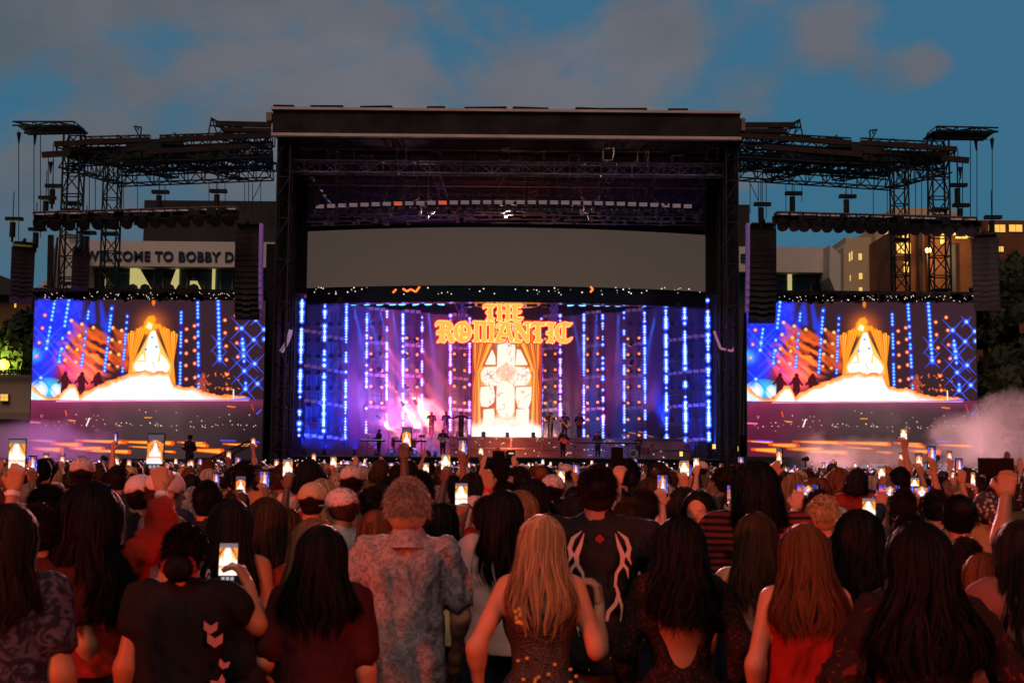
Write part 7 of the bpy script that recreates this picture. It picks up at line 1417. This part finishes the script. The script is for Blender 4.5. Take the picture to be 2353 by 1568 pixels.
for i, (x, lab, aL, aR, horn) in enumerate(((991, 'horn player in a dark suit leftmost on the riser holding a trumpet low', 'bent', B['trum'], 1), (1024, 'second horn player from the left on the riser', B['trum'], 'bent', 1), (1059, 'singer with both arms spread beside the cross screen', B['out'], B['out'], 0), (1264, 'trombone player right of the cross screen', B['trum'], B['trum'], 2), (1297, 'saxophone player right of the cross screen', B['trum'], 'bent', 3), (1330, 'bass player rightmost on the riser', B['gL'], B['gR'], 4))):
    o, J = player(x, 1003, 100.9, zr_, lab, aL, aR)
    if horn in (1, 2, 3):
        p = world(o, (.05, .34, 1.12 if horn == 1 else 1.05)); m = MB()
        if horn == 1: m.tube((0, 0, .15), (0, 0, -.35), .03).tube((0, 0, -.35), (0, 0, -.45), .04, .11, n=10)
        if horn == 2: m.path([(.05, 0, .35), (-.05, -.1, -.7), (.03, -.1, -.7), (.12, 0, .3)], .025).tube((.12, 0, .3), (.2, 0, .5), .03, .14, n=10)
        if horn == 3: m.path([(-.25, 0, .35), (-.1, 0, .1), (.2, 0, -.3)], .05).tube((.2, 0, -.3), (.38, 0, -.05), .06, .15, n=10)
        m.build({1: 'trumpet', 2: 'trombone', 3: 'saxophone'}[horn], BRASS, label=f"brass {({1: 'trumpet', 2: 'trombone', 3: 'saxophone'})[horn]} of the {lab.split(' on ')[0].split(' right')[0].split(' in ')[0]}" + (' leftmost on the riser' if x == 991 else ''), cat='instrument').location = p
    if horn == 4: guitar(o, J, WOOD, 'dark bass guitar of the rightmost player on the riser', -1)
o, J = player(1017, 1046, 93.6, zd, 'guitarist standing at the front left below the riser', B['gL'], B['gR']); guitar(o, J, mat('pale_guitar', (.5, .4, .45), .2), 'pale guitar of the front left guitarist', 1)
o, J = player(1293, 1046, 93.6, zd, 'guitarist with a red guitar at the front right below the riser', B['gL'], B['gR'], yaw=200); guitar(o, J, mat('glowing_red_guitar', (.65, .05, .04), .15, emit=(.3, .02, .02), strength=.6), 'bright red guitar of the front right guitarist', 1)  # a faint red emission brightens the red guitar
player(870, 1046, 95, zd, 'keyboard player in the blue light at the left', B['keys'], B['keys'], yaw=120); player(930, 1046, 96, zd, 'percussion player among the drums at the left', B['keys'], B['keys']); player(1373, 1046, 95, zd, 'keyboard player right of the red guitar', B['keys'], B['keys'], yaw=150, skin='tan'); player(1466, 1046, 96.5, zd, 'drummer behind the white faced bass drum', B['keys'], B['keys'], h=1.5)
def keyb(x, Y, lab, w=1.5, m_=BLK, lit=None):
    a = Vector((xat(x, Y, 1040), Y, zd)); o = empty('keyboard_stand', a, label=lab, cat='keyboard', group='keyboards'); MB().box((0, 0, 1.0), (w, .4, .1)).build('keyboard', m_, o); MB().box((0, -.1, 1.06), (w*.9, .15, .02)).build('keys', mat('glowing_ivory', (.7, .6, .7), .3, emit=lit, strength=.8) if lit else mat('ivory_plain', (.7, .6, .7), .3), o)  # lit: coloured light put into the keys as emission
    MB().tube((-w*.4, 0, 0), (w*.3, 0, 1), .03).tube((w*.4, 0, 0), (-w*.3, 0, 1), .03).build('cross_legs', STEEL, o)
keyb(855, 94, 'keyboard lit cyan in front of the left keyboard player', 1.7, lit=(.15, .5, 1)); keyb(940, 94.6, 'second keyboard on a crossed stand left of the front guitarist', 2.2); keyb(1358, 94, 'keyboard on a crossed stand right of the red guitar', 1.9); keyb(1425, 94.5, 'wide keyboard left of the bass drum', 2.2)
def drum(x, Y, z, r, hgt, m1, lab, front=False):
    a = Vector((xat(x, Y, 1040), Y, z)); o = empty('drum', a, label=lab, cat='drum', group='drums'); ax = Vector((0, 1, 0)) if front else Vector((0, 0, 1))
    MB().tube(-ax*hgt/2, ax*hgt/2, r, n=16).build('shell', m1, o); MB().disc(-ax*(hgt/2+.01) if front else ax*(hgt/2+.01), ax, r*.94, .02, 16).build('head', mat('drum_head', (.75, .68, .75), .5), o)
    if not front and z > zd+.4: MB().tube((0, 0, -hgt/2), (0, 0, -(z-zd)), .03).build('stand', STEEL, o)
    return o
SH = mat('drum_shell', (.25, .05, .06), .3)
o = drum(1454, 95.4, zd+.33, .32, .4, SH, 'bass drum with a white front and a dark flower emblem', True)
m = MB()
for k in range(5): a = k*1.256; m.disc((.1*math.cos(a), -.225, .1*math.sin(a)), (0, 1, 0), .07, .012, 9)
m.disc((0, -.23, 0), (0, 1, 0), .05, .03, 9, mi=1); m.build('emblem', [mat('emblem_dark', (.05, .02, .05), .6), mat('emblem_light', (.8, .6, .6), .6)], o)
for i, (x, Y, z, r, h_, l) in enumerate(((1440, 95.6, zd+.9, .16, .25, 'left tom over the bass drum'), (1466, 95.6, zd+.95, .17, .25, 'right tom over the bass drum'), (1484, 95.4, zd+.5, .24, .5, 'floor tom right of the bass drum'), (1497, 95.8, zd+.9, .12, .3, 'small tom rightmost on the deck'), (903, 95, zd+.9, .14, .6, 'leftmost conga at the left percussion'), (950, 95.2, zd+.85, .15, .6, 'right conga at the left percussion'), (968, 95.3, zd+1.35, .2, .18, 'raised drum right of the left percussion'))): drum(x, Y, z, r, h_, SH, l)
def cymbal(x, Y, z, r, lab):
    a = Vector((xat(x, Y, 1000), Y, zd)); o = empty('cymbal_stand', a, label=lab, cat='cymbal', group='cymbals'); MB().disc((0, 0, z), (.15, -.2, 1), r, .02, 16).build('cymbal', BRASS, o); MB().tube((0, 0, 0), (0, 0, z), .02).tube((0, 0, .4), (-.25, 0, 0), .02).tube((0, 0, .4), (.25, 0, 0), .02).build('stand', STEEL, o)
for i, (x, z) in enumerate(((846, 1.45), (893, 1.7), (905, 1.35), (928, 1.95), (957, 1.8), (976, 1.6), (1436, 1.5), (1452, 1.7), (1475, 1.75), (1493, 1.5), (1400, 1.2))): cymbal(x, 95.7, z, .28, f"{ordinal(i)} cymbal from the left on the deck")
for i, (x, y) in enumerate(((982, 1003), (1042, 1003), (1247, 1003), (1315, 1003), (1348, 1003))):
    a = W(x, y, 100.6); m = MB(); m.tube((0, 0, 0), (0, 0, 1.45), .025).disc((0, 0, .02), (0, 0, 1), .16, .03).tube((0, 0, 1.45), (-.12, 0, 1.55), .03); m.build('microphone_stand', STEEL, label=f"{ordinal(i)} microphone stand from the left on the riser", cat='microphone stand', group='microphone stands').location = (a.x, 100.6, zs)
a = W(1174, 1040, 91); o = empty('stage_camera', (a.x, 90.6, 0), label='dark camera on a pedestal in front of the centre of the stage', cat='camera'); MB().tube((0, 0, 0), (0, 0, 2.2), .2, .12, n=8).build('pedestal', BLK, o); MB().box((0, 0, 2.5), (.5, .8, .5)).tube((0, .4, 2.5), (0, .8, 2.5), .14, n=10).build('camera', BLK, o); MB().box((0, -.42, 2.55), (.3, .03, .12)).build('monitor', mat('camera_monitor', (.5, .3, .2), emit=(.8, .4, .2), strength=.8), o)
# camera crane at the left
o = empty('camera_crane', (0, 0, 0), label='long dark camera crane arm slanting up in front of the left screen', cat='camera crane'); m = MB(); m.truss(W(478, 1062, 62), W(578, 1016, 62), .25, .22, .5, .035, .02); m.build('arm', BLK, o)
a = W(534, 1040, 62); MB().tube((a.x, 62, 0), (a.x, 62, a.z), .09, n=8).tube((a.x-.8, 62, 0), (a.x, 62, 1.3), .04).tube((a.x+.8, 62, 0), (a.x, 62, 1.3), .04).build('tripod', BLK, o); b = W(470, 1064, 62); MB().box(b, (.7, .5, .5)).build('camera_head', BLK, o)
o, J = player(435, 1062, 58, 1.15, 'camera operator standing on a platform at the foot of the crane', 'bent', 'bent', yaw=60, grp='crew'); a = W(435, 1062, 58); MB().box((a.x, 58, .57), (1.6, 1.4, 1.14)).build('camera_platform', BLK, label='black platform under the camera operator', cat='platform')
